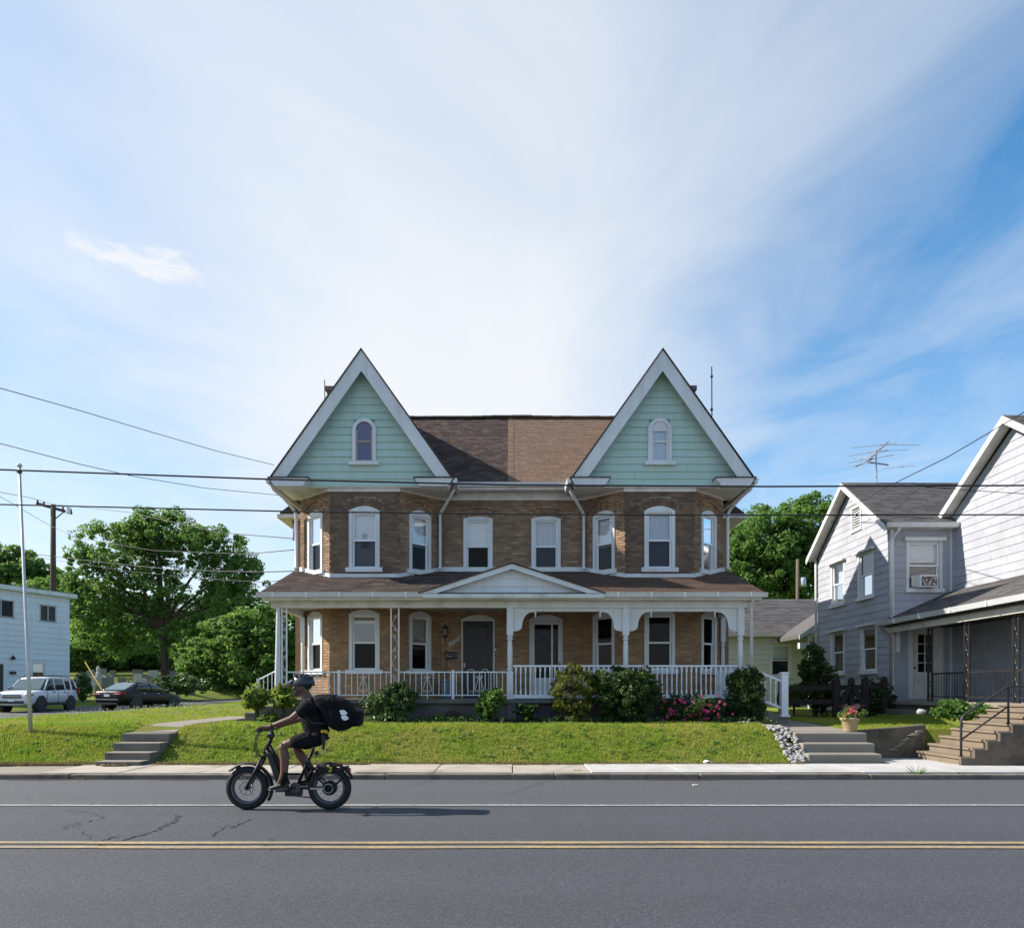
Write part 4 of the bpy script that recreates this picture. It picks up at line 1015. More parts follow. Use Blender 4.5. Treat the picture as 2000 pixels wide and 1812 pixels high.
# right end rail back to the wall
MB().box(5.42,5.48,17.08,19.2,2.03,2.075).build('side_rail', M_VINYL, bal)
for i in range(17):
    o = bpy.data.objects.new('baluster', bme); o.location = (5.45,17.2+i*.12,1.375); put(o, bal)
# left half: iron posts, railing with scrolls
def scroll(x, z, s, fl=1):   # a heart of flat iron
    pts = []
    def sp(cx, cz, r0, r1, a0, a1, n=12): return [(cx+lerp(r0,r1,i/n)*math.cos(lerp(a0,a1,i/n)), cz+lerp(r0,r1,i/n)*math.sin(lerp(a0,a1,i/n))) for i in range(n+1)]
    out = []
    for q in (-1, 1):
        c1 = [(x+q*(.03+.045*0), z-.02)]
        p = [(x+q*a, z+b) for a, b in ([(.0,.10+.12)] + [(.01,.20)] + [(.045,.08),(.085,-.05),(.10,-.11),(.085,-.155),(.05,-.165),(.03,-.14),(.04,-.11),(.065,-.115)])]
        out.append(p)
        out.append([(x+q*a, z+b) for a, b in [(.0,.16),(.03,.205),(.06,.22),(.075,.19),(.055,.17),(.04,.185)]])
    return out
XL = [PX(560,17), PX(764,17), PX(779,17), PX(989,17)]
ir = MB()
for a, b in ((XL[0], XL[1]), (XL[2], XL[3])): ir.box(a, b, 16.985, 17.015, 1.895, 1.925).box(a, b, 16.988, 17.012, 1.352, 1.375)
ir = ir.build('iron_railing', M_IRONW, house)
pm = MB().box(-.008,.008,-.008,.008,1.375,1.895).mesh('picket', M_IRONW)
pk = list(np.arange(PX(574,17), XL[1]-.05, .137)) + list(np.arange(XL[2]+.13, XL[3]-.03, .137))
for x in pk:
    o = bpy.data.objects.new('picket', pm); o.location = (x,17.0,0); put(o, ir)
for u in (662, 885): MB().box(PX(u,17)-.03, PX(u,17)+.03, 16.97, 17.03, FLZ, 1.96).build('rail_post', M_IRONW, ir)
for u in (615, 706, 831, 939):
    m = MB(); x = min(pk, key=lambda q: abs(q-PX(u,17)))
    for p in scroll(x, 1.60, 1): m.tube([(a,16.985,b) for a, b in p], .006, 5)
    m.box(x-.01, x+.01, 16.99, 17.01, FLZ, 1.36); m.build('scroll', M_IRONW, ir)
def iron_post(x0, x1, z0=FLZ, z1=3.43, y=17.0, r=.016):
    t = MB().box(x0-r, x0+r, y-r, y+r, z0, z1).box(x1-r, x1+r, y-r, y+r, z0, z1).build('iron_post', M_IRONW, house)
    m = MB(); n = 4; w = abs(x1-x0)
    for k in range(n):
        za = lerp(z0+.15, z1-.1, k/n); h = (z1-z0-.25)/n*.92; q = 1 if k % 2 else -1; pts = []
        for i in range(15):
            s = i/14; pts.append((lerp(x0, x1, .5+.32*q*math.cos(s*math.pi*2)), y, za+h*s))
        m.tube(pts, .0045, 5)
        for zz, d in ((za+.06,1),(za+h-.06,-1)): m.tube([((x0+x1)/2+.03*math.cos(a)*(1-a/14), y, zz+d*.035*math.sin(a)*(1-a/14)) for a in [i*.7 for i in range(12)]], .004, 5)
    m.build('scrollwork', M_IRONW, t); return t
iron_post(XL[1], XL[2]); iron_post(PX(551,17), PX(560,17))
pp = MB().tube([(PX(537,17)+.01,16.98,.78),(PX(540,17),16.98,1.2),(PX(543,17)+.01,16.98,3.43)], [.052,.05,.045], 8).build('porch_post', M_WHITE, house); pp['label'] = 'slightly leaning round white corner post'
MB().box(-5.58,-5.49,16.96,17.05,FLZ,3.43).build('porch_post', M_WHITE, house)
# steps at both ends of the porch
for i, (x0, x1, z) in enumerate(((-6.02,-5.66,1.10),(-6.34,-5.98,.95))): MB().box(x0,x1,16.98,18.5,.4,z).build('porch_step', M_CONC_D, house, bevel=.015)
lr = MB().tube([(-5.62,17.02,1.93),(-6.03,17.02,1.72)], .018, 6).tube([(-5.62,17.02,1.38),(-6.03,17.02,1.15)], .012, 6).build('step_railing', M_IRONW, house)
MB().box(-6.06,-6.0,16.99,17.05,.95,1.76).build('rail_post', M_IRONW, lr)
for i in range(3): x = -5.7-.1*i; MB().box(x-.01,x+.01,17.01,17.03,1.38-(-5.62-x)*.56,1.93-(-5.62-x)*.51).build('picket', M_IRONW, lr)
for i, (x0, x1, z) in enumerate(((5.6,5.92,1.13),(5.9,6.2,.99),(6.18,6.55,.85))): MB().box(x0,x1,17.0,18.6,.4,z).build('porch_step', M_CONC, house, bevel=.015)
nw = MB().box(6.36,6.52,16.9,17.06,.85,1.86).box(6.34,6.54,16.88,17.08,1.86,1.89).box(6.37,6.51,16.91,17.05,1.89,1.91).box(6.33,6.55,16.87,17.09,.85,.90).build('newel_post', M_VINYL, house, bevel=.006)
rr_ = MB().beam((5.50,16.98,2.05),(6.37,16.98,1.70),.06,.05).beam((5.50,16.98,1.42),(6.37,16.98,1.06),.06,.06).build('step_railing', M_VINYL, house)
for i in range(6):
    x = 5.62+.125*i; z = 1.42-(x-5.5)*.414; o = bpy.data.objects.new('baluster', bme); o.location = (x,16.98,z-.02); put(o, rr_)
dp = MB().tube([(5.60,16.62,3.62),(5.62,16.75,3.52),(5.64,16.88,3.40),(5.64,16.88,1.3)], .038, 8).build('downspout', M_WHITE, house, True)
# on the porch
bin_ = thing('storage_bin', 'blue grey storage bin standing left of the black door', 'bin', (PX(870,19.0), 19.1, FLZ))
a, b = PX(862,19), PX(884,19); MB().box(a,b,18.85,19.2,FLZ,1.72).build('tub', simple('blue_grey_plastic', (.11,.14,.19), .5), bin_, bevel=.02); MB().box(a-.02,b+.02,18.83,19.22,1.72,1.77).build('lid', simple('blue_grey_lid', (.14,.17,.22), .5), bin_, bevel=.01)
mt = MB().box(PX(905,18.6),PX(958,18.6),18.5,19.0,FLZ+.001,FLZ+.02).build('doormat', simple('blue_mat', (.09,.12,.18), .9)); tag(mt, 'blue grey doormat in front of the black door', 'doormat')
wr_ = thing('door_wreath', 'pale twig wreath with a red bow on the white storm door', 'wreath', P(1060,1255,YW-.02))
cw = Vector(fc.at(1.92+.92-.06, -.085, 2.82)); m = MB(); rw_ = random.Random(2)
for i in range(46):
    a = 2*math.pi*i/46; ca = Vector((math.cos(a),0,math.sin(a)))
    p = cw + ca*.17; q = cw + Vector((math.cos(a+.35),0,math.sin(a+.35)))*rw_.uniform(.24,.29) + Vector((0,rw_.uniform(-.03,.02),0)); m.tube([p,(p+q)/2+ca*.01,q], [.010,.012,.003], 5)
m.build('twigs', simple('pale_twigs', (.36,.33,.28), .9), wr_)
MB().prism([cw+Vector((.02,-.03,-.20)), cw+Vector((.18,-.03,-.04)), cw+Vector((.24,-.03,-.14)), cw+Vector((.10,-.03,-.24))], (0,.02,0)).build('bow', simple('dark_red_bow', (.20,.04,.035), .8), wr_)
# ------------------------------------------------------------------ neighbouring houses
class ROp(Op):
    def __init__(s, c, w, z0, z1): Op.__init__(s, c, w, z0, z1, .01)
def siding(f, z0, ztop, exp, wid, ops, lo=lambda s: -9, jit=.08, thick=.012):
    """shingle or board courses on a wall; ztop(s) is the upper limit, lo(s) the lower one"""
    out = []; z = z0; i = 0
    while True:
        zm = z + exp*.5; q = [s for s in np.arange(0, f.L+.001, .05) if ztop(s) > zm and lo(s) < zm]
        if z > 12 or (not q and zm > z0 + 1 and lo(f.L/2) < zm): break
        if q:
            a0, a1 = min(q), max(q); iv = [(a0, a1)]
            for o in ops:
                if o.z0-.02 < zm < o.sp+.03:
                    nv = []
                    for a, b in iv:
                        if o.c-o.w/2 > a: nv.append((a, min(b, o.c-o.w/2)))
                        if o.c+o.w/2 < b: nv.append((max(a, o.c+o.w/2), b))
                    iv = nv
            for a, b in iv:
                s = a - rs.uniform(0, wid)
                while s < b:
                    w = wid*rs.uniform(1-jit, 1+jit); p, r = max(s, a), min(s+w-.004, b); s += w
                    if r-p < .03: continue
                    up = (Vector((0,0,1)) - f.n*(thick/exp)).normalized(); nt = f.d.cross(up).normalized()
                    out.append(frame_mat(f.at((p+r)/2, thick*.6, zm), f.d, nt, up, (r-p, thick, exp*1.04)))
        z += exp; i += 1
        if i > 80: break
    return out
def panel(f, poly, ops, mat, par, name='wall'):
    """backing wall: outline poly [(s,z)] with rectangular openings cut as a grid"""
    m = MB(); ss = sorted({s for s, z in poly} | {o.c-o.w/2 for o in ops} | {o.c+o.w/2 for o in ops})
    def top(s):
        for (a, za), (b, zb) in zip(tops[:-1], tops[1:]):
            if a <= s <= b: return za + (zb-za)*(s-a)/max(1e-6, b-a)
        return tops[-1][1]
    z0 = poly[0][1]; tops = sorted(poly[2:], key=lambda q: q[0])
    for a, b in zip(ss[:-1], ss[1:]):
        if b-a < 1e-4: continue
        here = sorted([o for o in ops if o.c-o.w/2 < (a+b)/2 < o.c+o.w/2], key=lambda o: o.z0); zc = z0
        for o in here:
            m.add([f.at(a,0,zc), f.at(b,0,zc), f.at(b,0,o.z0), f.at(a,0,o.z0)], [(0,1,2,3)]); zc = o.sp
        m.add([f.at(a,0,zc), f.at(b,0,zc), f.at(b,0,top(b)), f.at(a,0,top(a))], [(0,1,2,3)])
    return m.build(name, mat, par)
sh = thing('shingled_house', 'pale grey shingle sided house with a dark side porch at the right edge', 'house', (12.5, 18, .8))
GZ = .7
fs = Facet(10.73,25.1,10.73,20.3); ff = Facet(10.73,20.3,12.47,20.3); fb = Facet(12.47,20.3,12.47,15.0)
def yop(f, y0, y1, z0, z1): return ROp(f.p.y-(y0+y1)/2, abs(y1-y0), z0, z1)
ops_s = [yop(fs,24.08,23.1,4.26,5.68), yop(fs,22.22,21.24,4.26,5.68), yop(fs,24.08,23.1,2.0,3.42), yop(fs,22.05,21.05,2.0,3.42), yop(fs,22.62,21.98,6.42,7.22)]
ops_f = [ROp(.94,1.02,4.28,5.70), ROp(.98,.98,1.24,3.36)]
ops_b = [ROp(3.5,.95,5.0,6.4)]
wt_s = lambda s: 6.12 + .72*(2.4-abs(s-2.4)) - .10
wt_b = lambda s: 6.20 + .70*(2.55-abs(s-2.6))
lo_f = lambda s: 3.38 + .0*(s) if False else -9
w1 = panel(fs, [(0,GZ),(4.8,GZ),(0,6.12),(2.4,7.85),(4.8,6.12)], ops_s, M_SIDING_W, sh)
w2 = panel(ff, [(0,GZ),(1.74,GZ),(0,6.1),(1.74,6.1)], ops_f, M_SIDING_W, sh)
w3 = panel(fb, [(0,GZ),(5.3,GZ),(0,6.4),(2.6,8.1),(5.3,6.2)], ops_b, M_SIDING_W, sh)
emit('siding_shingle','siding_shingles', siding(fs, GZ+.1, wt_s, .215, .61, ops_s), M_SIDING_W, w1, 160, lambda M: M[1][3])
emit('siding_shingle','siding_shingles', siding(ff, GZ+.1, lambda s: 6.0, .215, .61, ops_f), M_SIDING_W, w2, 40)
emit('siding_shingle','siding_shingles', siding(fb, GZ+.1, wt_b, .215, .61, ops_b), M_SIDING_W, w3, 100, lambda M: M[1][3])
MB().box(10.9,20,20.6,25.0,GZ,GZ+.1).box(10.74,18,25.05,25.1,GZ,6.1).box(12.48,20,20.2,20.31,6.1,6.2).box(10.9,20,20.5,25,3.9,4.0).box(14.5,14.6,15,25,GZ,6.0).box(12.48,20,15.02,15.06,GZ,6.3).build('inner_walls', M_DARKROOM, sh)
for i, o in enumerate(ops_s[:4]):
    w = window(fs, o, o.w+.12, (M_CURTAIN,.5,.05) if i == 0 else None, lower=M_GLASS, arched=False, par=sh, casing=M_WHITE)
    m = MB(); fs.box(m, o.c-o.w/2-.10, o.c+o.w/2+.10, .02, .14, o.sp+.0, o.sp+.05); m.build('window_cap', M_WHITE, w)
w = window(ff, ops_f[0], 1.1, (M_BLIND, .42, 0), lower=M_GLASS, arched=False, par=sh); m = MB(); ff.box(m, .94-.58, .94+.58, .02, .10, 5.70, 5.80); m.build('window_cap', M_WHITE, w)
MB().box(11.35,11.42,20.7,24.9,1.0,3.85).box(11.35,11.42,20.7,24.9,4.02,5.9).box(11.0,12.4,21.0,21.06,1.0,5.9).build('inner_wall', M_DARKROOM, sh)  # dark panels added close behind the wing panes so the rooms look dark
window(fb, ops_b[0], 1.05, None, lower=M_GLASS, arched=False, par=sh)
o = ops_s[4]; m = MB(); fs.box(m, o.c-.32, o.c-.25, -.03, .03, o.z0, o.sp); fs.box(m, o.c+.25, o.c+.32, -.03, .03, o.z0, o.sp); fs.box(m, o.c-.36, o.c+.36, -.03, .05, o.sp-.06, o.sp); fs.box(m, o.c-.34, o.c+.34, -.03, .05, o.z0, o.z0+.06); vt = m.build('gable_vent', M_WHITE, sh)
for i in range(8):
    z = o.z0+.10+i*.08; MB().prism([fs.at(o.c-.25,.01,z), fs.at(o.c-.25,-.04,z+.06), fs.at(o.c-.25,-.05,z+.055), fs.at(o.c-.25,.0,z-.006)], fs.d*.5).build('slat', M_WHITE, vt)
for s in (0.03, 1.71): m = MB(); ff.box(m, s-.05, s+.05, .0, .022, GZ, 6.08); m.build('corner_board', M_WHITE, sh)
# the door under the porch
o = ops_f[1]; c = o.c; m = MB(); ff.box(m, c-.49, c-.37, -.06, .03, 1.24, 3.36); ff.box(m, c+.37, c+.49, -.06, .03, 1.24, 3.36); ff.box(m, c-.37, c+.37, -.06, .03, 3.22, 3.36); d = m.build('door', M_WHITE, sh)
m = MB(); ff.box(m, c-.37, c+.37, -.06, -.02, 1.24, 2.0); ff.box(m, c-.37, c-.20, -.06, -.02, 2.0, 3.22); ff.box(m, c+.2, c+.37, -.06, -.02, 2.0, 3.22); ff.box(m, c-.2, c+.2, -.06, -.02, 3.06, 3.22)
ff.box(m, c-.015, c+.015, -.055, -.022, 2.0, 3.06)
for i in range(1,4): ff.box(m, c-.2, c+.2, -.054, -.023, 2.0+.265*i-.012, 2.0+.265*i+.012)
ff.box(m, c-.28, c+.28, -.02, -.008, 1.36, 1.58); ff.box(m, c-.28, c+.28, -.02, -.008, 1.66, 1.9)
m.build('door_leaf', M_TRIM_OLD, d)
for i in range(4):
    for q in (-1, 1): MB().add([ff.at(c+(0 if q>0 else -.2),-.04,2.0+.265*i), ff.at(c+(.2 if q>0 else 0),-.04,2.0+.265*i), ff.at(c+(.2 if q>0 else 0),-.04,2.265+.265*i), ff.at(c+(0 if q>0 else -.2),-.04,2.265+.265*i)], [(0,1,2,3)]).build('pane', M_GLASS_D, d)
MB().sphere(ff.at(c-.31,.01,2.12), .03, 8, 6).build('knob', M_BLACK, d)
m = MB(); ff.box(m, .12, .22, .02, .09, 2.55, 3.15); m.build('meter_box', M_WHITE, sh)
# wing roof
XE = 10.42
def gable_roof(par, xe, x1, yc, hy, zr_, ze_, mat, front_courses=True, lim=60):
    rf = MB().prism([(xe,yc,zr_),(xe,yc-hy,ze_),(xe,yc-hy,ze_-.06),(xe,yc,zr_-.07),(xe,yc+hy,ze_-.06),(xe,yc+hy,ze_)], (x1-xe,0,0)).build('roof', mat, par)
    for s in (-1, 1):
        MB().prism([(xe-.02,yc,zr_-.02),(xe-.02,yc+s*hy,ze_-.02),(xe-.02,yc+s*hy,ze_-.20),(xe-.02,yc,zr_-.20)], (.03,0,0)).build('rake_board', M_WHITE, par)
        MB().prism([(xe+.011,yc,zr_-.071),(xe+.011,yc+s*hy,ze_-.065),(xe+.011,yc+s*hy,ze_-.10),(xe+.011,yc,zr_-.11)], (.30,0,0)).build('rake_soffit', M_TRIM_OLD, par)
    if front_courses:
        up = Vector((0,hy,zr_-ze_)); L = up.length; up.normalize(); n_ = Vector((0,-up.z,up.y))
        emit('shingle','shingles', courses(Vector((xe,yc-hy-.02,ze_)), Vector((1,0,0)), up, n_, x1-xe, L, .14, .31), mat, rf, lim)
    return rf
gable_roof(sh, XE, 15.5, 22.7, 2.68, 8.06, 6.13, M_SHING_G)
MB().prism([(XE+.03,20.0-.10,6.15),(XE+.03,20.02,6.15),(XE+.03,20.02,6.03),(XE+.03,19.95,6.03)], (2.0,0,0)).build('gutter', M_WHITE, sh)
MB().box(XE+.1,12.45,20.02,20.3,6.02,6.05).build('soffit', M_TRIM_OLD, sh)
MB().tube([(10.80,20.0,6.05),(10.80,20.02,5.95),(10.70,20.22,5.75),(10.69,20.24,5.6),(10.69,20.24,3.6)], .045, 8).build('downspout', M_WHITE, sh, True)
MB().tube([(10.66,25.2,6.1),(10.66,25.15,5.9),(10.66,25.12,1.0)], .045, 8).build('downspout', M_WHITE, sh, True)
gable_roof(sh, 12.15, 22, 17.75, 2.75, 8.29, 6.40, M_SHING_G, True, 30)
# side porch
ZA, ZB = 3.40, 4.29
sp = MB().prism([(10.44,13.2,ZA),(12.47,13.2,ZB),(12.47,13.2,ZB-.05),(10.44,13.2,ZA-.05)], (0,7.1,0)).build('porch_roof', M_SHING_G, sh)
up = Vector((2.03,0,ZB-ZA)); L = up.length; up.normalize(); n_ = Vector((-up.z,0,up.x))
emit('shingle','shingles', courses(Vector((10.42,20.3,ZA)), Vector((0,-1,0)), up, n_, 7.1, L, .135, .31), M_SHING_G, sp, 60, lambda M: M[1][3])
g = MB().prism([(10.32,13.2,ZA+.03),(10.45,13.2,ZA+.03),(10.45,13.2,ZA-.09),(10.36,13.2,ZA-.09)], (0,7.25,0)).build('gutter', M_GUTTER, sh)
for y in (14.4,15.6,16.9,18.2,19.4): MB().box(10.31,10.46,y,y+.03,ZA-.10,ZA+.035).build('gutter_strap', M_VINYL, g)
MB().tube([(10.42,20.35,ZA-.05),(10.5,20.3,ZA-.2),(10.66,20.24,ZA-.38),(10.69,20.24,ZA-.5),(10.69,20.24,.8)], .042, 8).build('downspout', simple('rusty_downspout', (.30,.25,.22), .6, .2, 5), sh, True)
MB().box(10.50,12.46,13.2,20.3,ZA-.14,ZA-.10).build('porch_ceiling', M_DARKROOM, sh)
MB().box(10.62,10.74,13.2,20.28,ZA-.30,ZA-.141).build('porch_beam', M_TRIM_OLD, sh)
MB().box(10.45,12.46,13.4,20.28,1.10,1.20).build('porch_floor', M_CONC, sh, bevel=.01); MB().box(10.58,12.46,13.5,20.28,.5,1.10).build('foundation_wall', M_CONC_D, sh)
MB().box(10.2,10.58,18.6,20.3,.5,.98).build('porch_step', M_CONC_D, sh, bevel=.01)
PYS = [18.35,16.85,15.2,13.6]
for y in PYS:
    t = MB().box(10.73,10.77,y-.02,y+.02,1.2,3.1).box(10.73,10.77,y+.14,y+.18,1.2,3.1).box(10.72,10.78,y-.02,y+.18,1.2,1.23).build('iron_post', M_BLACK, sh)
    m = MB()
    for k in range(5):
        za = 1.3+k*.36; m.tube([(10.75, y+.08+.05*math.cos(a), za+.17+.15*math.sin(a)) for a in [i*.55 for i in range(12)]], .008, 5)
    m.build('scrollwork', M_BLACK, t)
for y0, y1 in zip(PYS[:-1], PYS[1:]):
    r_ = MB().box(10.73,10.77,y1+.18,y0-.02,1.88,1.92).box(10.735,10.765,y1+.18,y0-.02,1.30,1.33).build('iron_railing', M_BLACK, sh)
    n = int((y0-y1-.2)/.105)
    for i in range(n):
        y = lerp(y1+.18, y0-.02, (i+.5)/n); MB().box(10.743,10.757,y-.007,y+.007,1.33,1.88).build('picket', M_BLACK, r_)
# air conditioner in the front window of the wing
ac = thing('window_air_conditioner', 'white window air conditioner with a patterned grille in the shingled house', 'air conditioner', (11.67,20.2,4.38))
MB().box(11.42,11.92,20.05,20.5,4.37,4.71).build('casing', M_VINYL, ac, bevel=.015); m = MB().box(11.46,11.88,20.03,20.052,4.41,4.67); m.build('grille', simple('dark_grille', (.10,.09,.09), .7), ac)
m = MB(); ra = random.Random(4)
for i in range(26):
    a = Vector((ra.uniform(11.47,11.87),20.026,ra.uniform(4.42,4.66))); m.sphere(a, (.022,.004,.022), 6, 4)
m.build('grille_pattern', M_SHADE, ac); MB().box(11.27,11.42,20.2,20.24,4.40,4.71).build('side_panel', M_SHADE, ac)
# roof antenna on the wing
an = thing('tv_antenna', 'old silver television antenna on the grey roof ridge', 'antenna', (PX(1711,22.7),22.7,8.06))
def Q(u, v): return P(u, v, 22.7)
M_ANT = simple('antenna_metal', (.42,.42,.44), .4, .05, 5, .5, metal=.5)
MB().tube([Q(1712,944),Q(1711,878)], .025, 6).build('mast', M_ANT, an)
MB().tube([Q(1735,862),Q(1692,902),Q(1670,911)], .03, 6).build('boom', M_ANT, an); MB().tube([Q(1692,902),Q(1735,908)], .025, 6).build('boom', M_ANT, an); MB().tube([Q(1692,902),Q(1712,893)], .02, 6).build('strut', M_ANT, an)
for (a, b) in (((1674,867),(1741,873)),((1715,862),(1783,876)),((1669,883),(1722,886)),((1704,876),(1760,885)),((1667,897),(1736,895)),((1690,890),(1722,886)),((1735,908),(1776,916)),((1668,904),(1690,908)),((1680,889),(1687,900)),((1688,905),(1682,921))):
    pa, pb = Q(*a), Q(*b); pa.y += .35; pb.y -= .35; MB().tube([pa,pb], .011, 5).build('element', M_ANT, an)

# ---- cream outbuilding behind
cr = thing('cream_outbuilding', 'low cream clapboard building with a grey roof behind the entry path', 'building', (11,30,.9))
fcw = Facet(6.0,30.0,15.0,30.0); ocw = [ROp((1525-1000)/1400*30-6.0, .92, PZ(1322,30), PZ(1258,30))]
wc = panel(fcw, [(0,.6),(9,.6),(0,3.8),(9,3.8)], ocw, M_CREAM, cr)
emit('clapboard','clapboards', siding(fcw, .7, lambda s: 3.75, .21, 30, ocw, jit=.0, thick=.03), M_CREAM, wc)
window(fcw, ocw[0], 1.1, (M_BLIND,.45,0), arched=False, par=cr, lower=M_GLASS)
MB().box(6,15,30.3,36,.6,.7).box(6,6.1,30.05,36,.6,3.8).box(14.9,15,30.05,36,.6,3.8).box(6,15,35.9,36,.6,3.8).build('inner_walls', M_DARKROOM, cr)
rf = MB().prism([(5.7,29.7,3.82),(5.7,33,5.70),(5.7,36.3,3.82),(5.7,36.3,3.72),(5.7,33,5.6),(5.7,29.7,3.72)], (9.6,0,0)).build('roof', M_SHING_G, cr)
up = Vector((0,3.3,1.88)); L = up.length; up.normalize(); emit('shingle','shingles', courses(Vector((8.6,29.68,3.82)), Vector((1,0,0)), up, Vector((0,-up.z,up.y)), 5.5, L, .16, .33), M_SHING_G, rf, 100)
MB().prism([(5.7,29.58,3.83),(5.7,29.7,3.83),(5.7,29.7,3.72),(5.7,29.62,3.72)], (9.6,0,0)).build('gutter', M_WHITE, cr)
# little gabled entry at its right
ge = thing('entry_hood', 'small white gabled entry hood beside the shingled house', 'porch', (12.2,28,.9))
for s in (-1, 1):
    MB().prism([(12.55,27.6,PZ(1196,28)+.15),(12.55+s*1.5,27.6,PZ(1240,28)),(12.55+s*1.5,27.6,PZ(1240,28)-.16),(12.55,27.6,PZ(1196,28)-.05)], (0,2.2,0)).build('roof', M_SHING_G, ge)
    MB().prism([(12.55,27.55,PZ(1196,28)+.12),(12.55+s*1.5,27.55,PZ(1240,28)-.02),(12.55+s*1.5,27.55,PZ(1240,28)-.2),(12.55,27.55,PZ(1196,28)-.10)], (0,.04,0)).build('rake_board', M_WHITE, ge)
MB().prism([(11.5,27.7,PZ(1240,28)-.05),(13.6,27.7,PZ(1240,28)-.05),(12.55,27.7,PZ(1196,28))], (0,.06,0)).build('gable_board', M_WHITE, ge)
MB().box(11.48,11.60,27.7,27.82,.8,PZ(1240,28)-.05).build('post', M_WHITE, ge); MB().box(13.45,13.57,27.7,27.82,.8,PZ(1240,28)-.05).build('post', M_WHITE, ge)
MB().box(11.1,13.7,27.65,27.85,PZ(1262,28)-.1,PZ(1256,28)).build('beam', M_WHITE, ge)

# ---- white house across the side street
wh = thing('white_clapboard_house', 'flat roofed white clapboard house behind the silver SUV', 'house', (-29,42,.6))
fw = Facet(-30.54,37.5,-27.8,45.0); T0 = fw.L
def top_(t): return T0 + t
ow = [ROp(T0-1.42,1.05,5.70,6.69), ROp(T0-4.25,1.5,5.72,6.72), ROp(T0-1.98,.92,2.0,3.2), ROp(T0-4.5,.95,.75,3.15)]
ww = panel(fw, [(0,.3),(fw.L,.3),(0,7.3),(fw.L,7.3)], ow, M_SIDING_B, wh)
emit('clapboard','clapboards', siding(fw, .35, lambda s: 7.3, .335, 40, ow, jit=0, thick=.03), M_SIDING_B, ww)
fe = Facet(-27.8,45.0,-34.0,47.3); fe.n = -fe.n if fe.n.y < 0 else fe.n
b0, b1, b2, b3 = Vector((-30.54,37.5,0)), Vector((-27.8,45,0)), Vector((-37.5,48.5,0)), Vector((-40.2,41.0,0))
m = MB()
for a, b in ((b1,b2),(b2,b3),(b3,b0)): m.prism([a+Vector((0,0,.3)), b+Vector((0,0,.3)), b+Vector((0,0,7.3)), a+Vector((0,0,7.3))], (.02,.02,0))
m.build('wall', M_SIDING_B, wh)
ctr = (b0+b1+b2+b3)/4; e = [ctr + (q-ctr)*1.07 for q in (b0,b1,b2,b3)]
MB().prism([q+Vector((0,0,7.3)) for q in e], (0,0,.24)).build('roof', M_WHITE, wh); MB().prism([ctr+(q-ctr)*.99+Vector((0,0,7.54)) for q in e], (0,0,.04)).build('roof_sheet', M_CONC_D, wh)
def slider(f, o, par):
    m = MB(); w = o.w; c = o.c
    for a, b, z0, z1 in ((c-w/2,c-w/2+.06,o.z0,o.sp),(c+w/2-.06,c+w/2,o.z0,o.sp),(c-w/2,c+w/2,o.sp-.06,o.sp),(c-w/2-.05,c+w/2+.05,o.z0-.04,o.z0+.05),(c-.03,c+.03,o.z0,o.sp)): f.box(m, a, b, -.06, .05, z0, z1)
    wn_ = m.build('window', simple('tan_frame', (.38,.36,.36), .6), par)
    for s in (-1, 1):
        a, b = sorted((c, c+s*w/2)); MB().add([f.at(a,-.03,o.z0), f.at(b,-.03,o.z0), f.at(b,-.03,o.sp), f.at(a,-.03,o.sp)], [(0,1,2,3)]).build('pane', M_GLASS_D, wn_)
slider(fw, ow[0], wh); slider(fw, ow[1], wh); window(fw, ow[2], 1.05, (M_BLIND,.5,0), arched=False, par=wh)
m = MB(); fw.box(m, ow[3].c-.42, ow[3].c+.42, -.06, -.02, .75, 3.1); d = m.build('door', M_DOORD, wh); m = MB(); fw.box(m, ow[3].c+.40, ow[3].c+.5, -.06, .04, .7, 3.2); fw.box(m, ow[3].c-.5, ow[3].c-.40, -.06, .04, .7, 3.2); m.build('door_frame', M_WHITE, d)
m = MB(); fw.box(m, T0-3.75, T0-3.45, .02, .16, 2.45, 2.62); m.build('mailbox', M_BLACK, wh); m = MB(); m.lathe(fw.at(T0-3.6,.12,3.3), [(.10,0),(.12,.08),(.05,.2),(.02,.26)], 8); m.build('wall_lamp', M_BLACK, wh)
fl = MB().box(-40,-29.0,38,48,.25,.45); fl.build('base', M_CONC_D, wh) if False else None

# ---- wooden fence between the houses
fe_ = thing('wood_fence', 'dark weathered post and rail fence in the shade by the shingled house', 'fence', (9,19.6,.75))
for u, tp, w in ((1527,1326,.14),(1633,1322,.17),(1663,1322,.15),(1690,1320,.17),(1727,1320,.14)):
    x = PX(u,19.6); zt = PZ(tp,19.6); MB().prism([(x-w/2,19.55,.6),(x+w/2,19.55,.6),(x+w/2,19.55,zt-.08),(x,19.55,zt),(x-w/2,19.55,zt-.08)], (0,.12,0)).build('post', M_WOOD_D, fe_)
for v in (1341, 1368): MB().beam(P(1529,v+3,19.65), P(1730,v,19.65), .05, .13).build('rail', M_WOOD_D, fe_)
for a, b in (((1640,1385),(1662,1335)),((1690,1385),(1664,1335))): MB().beam(P(*a,19.5), P(*b,19.5), .05, .12).build('brace', M_WOOD_D, fe_)
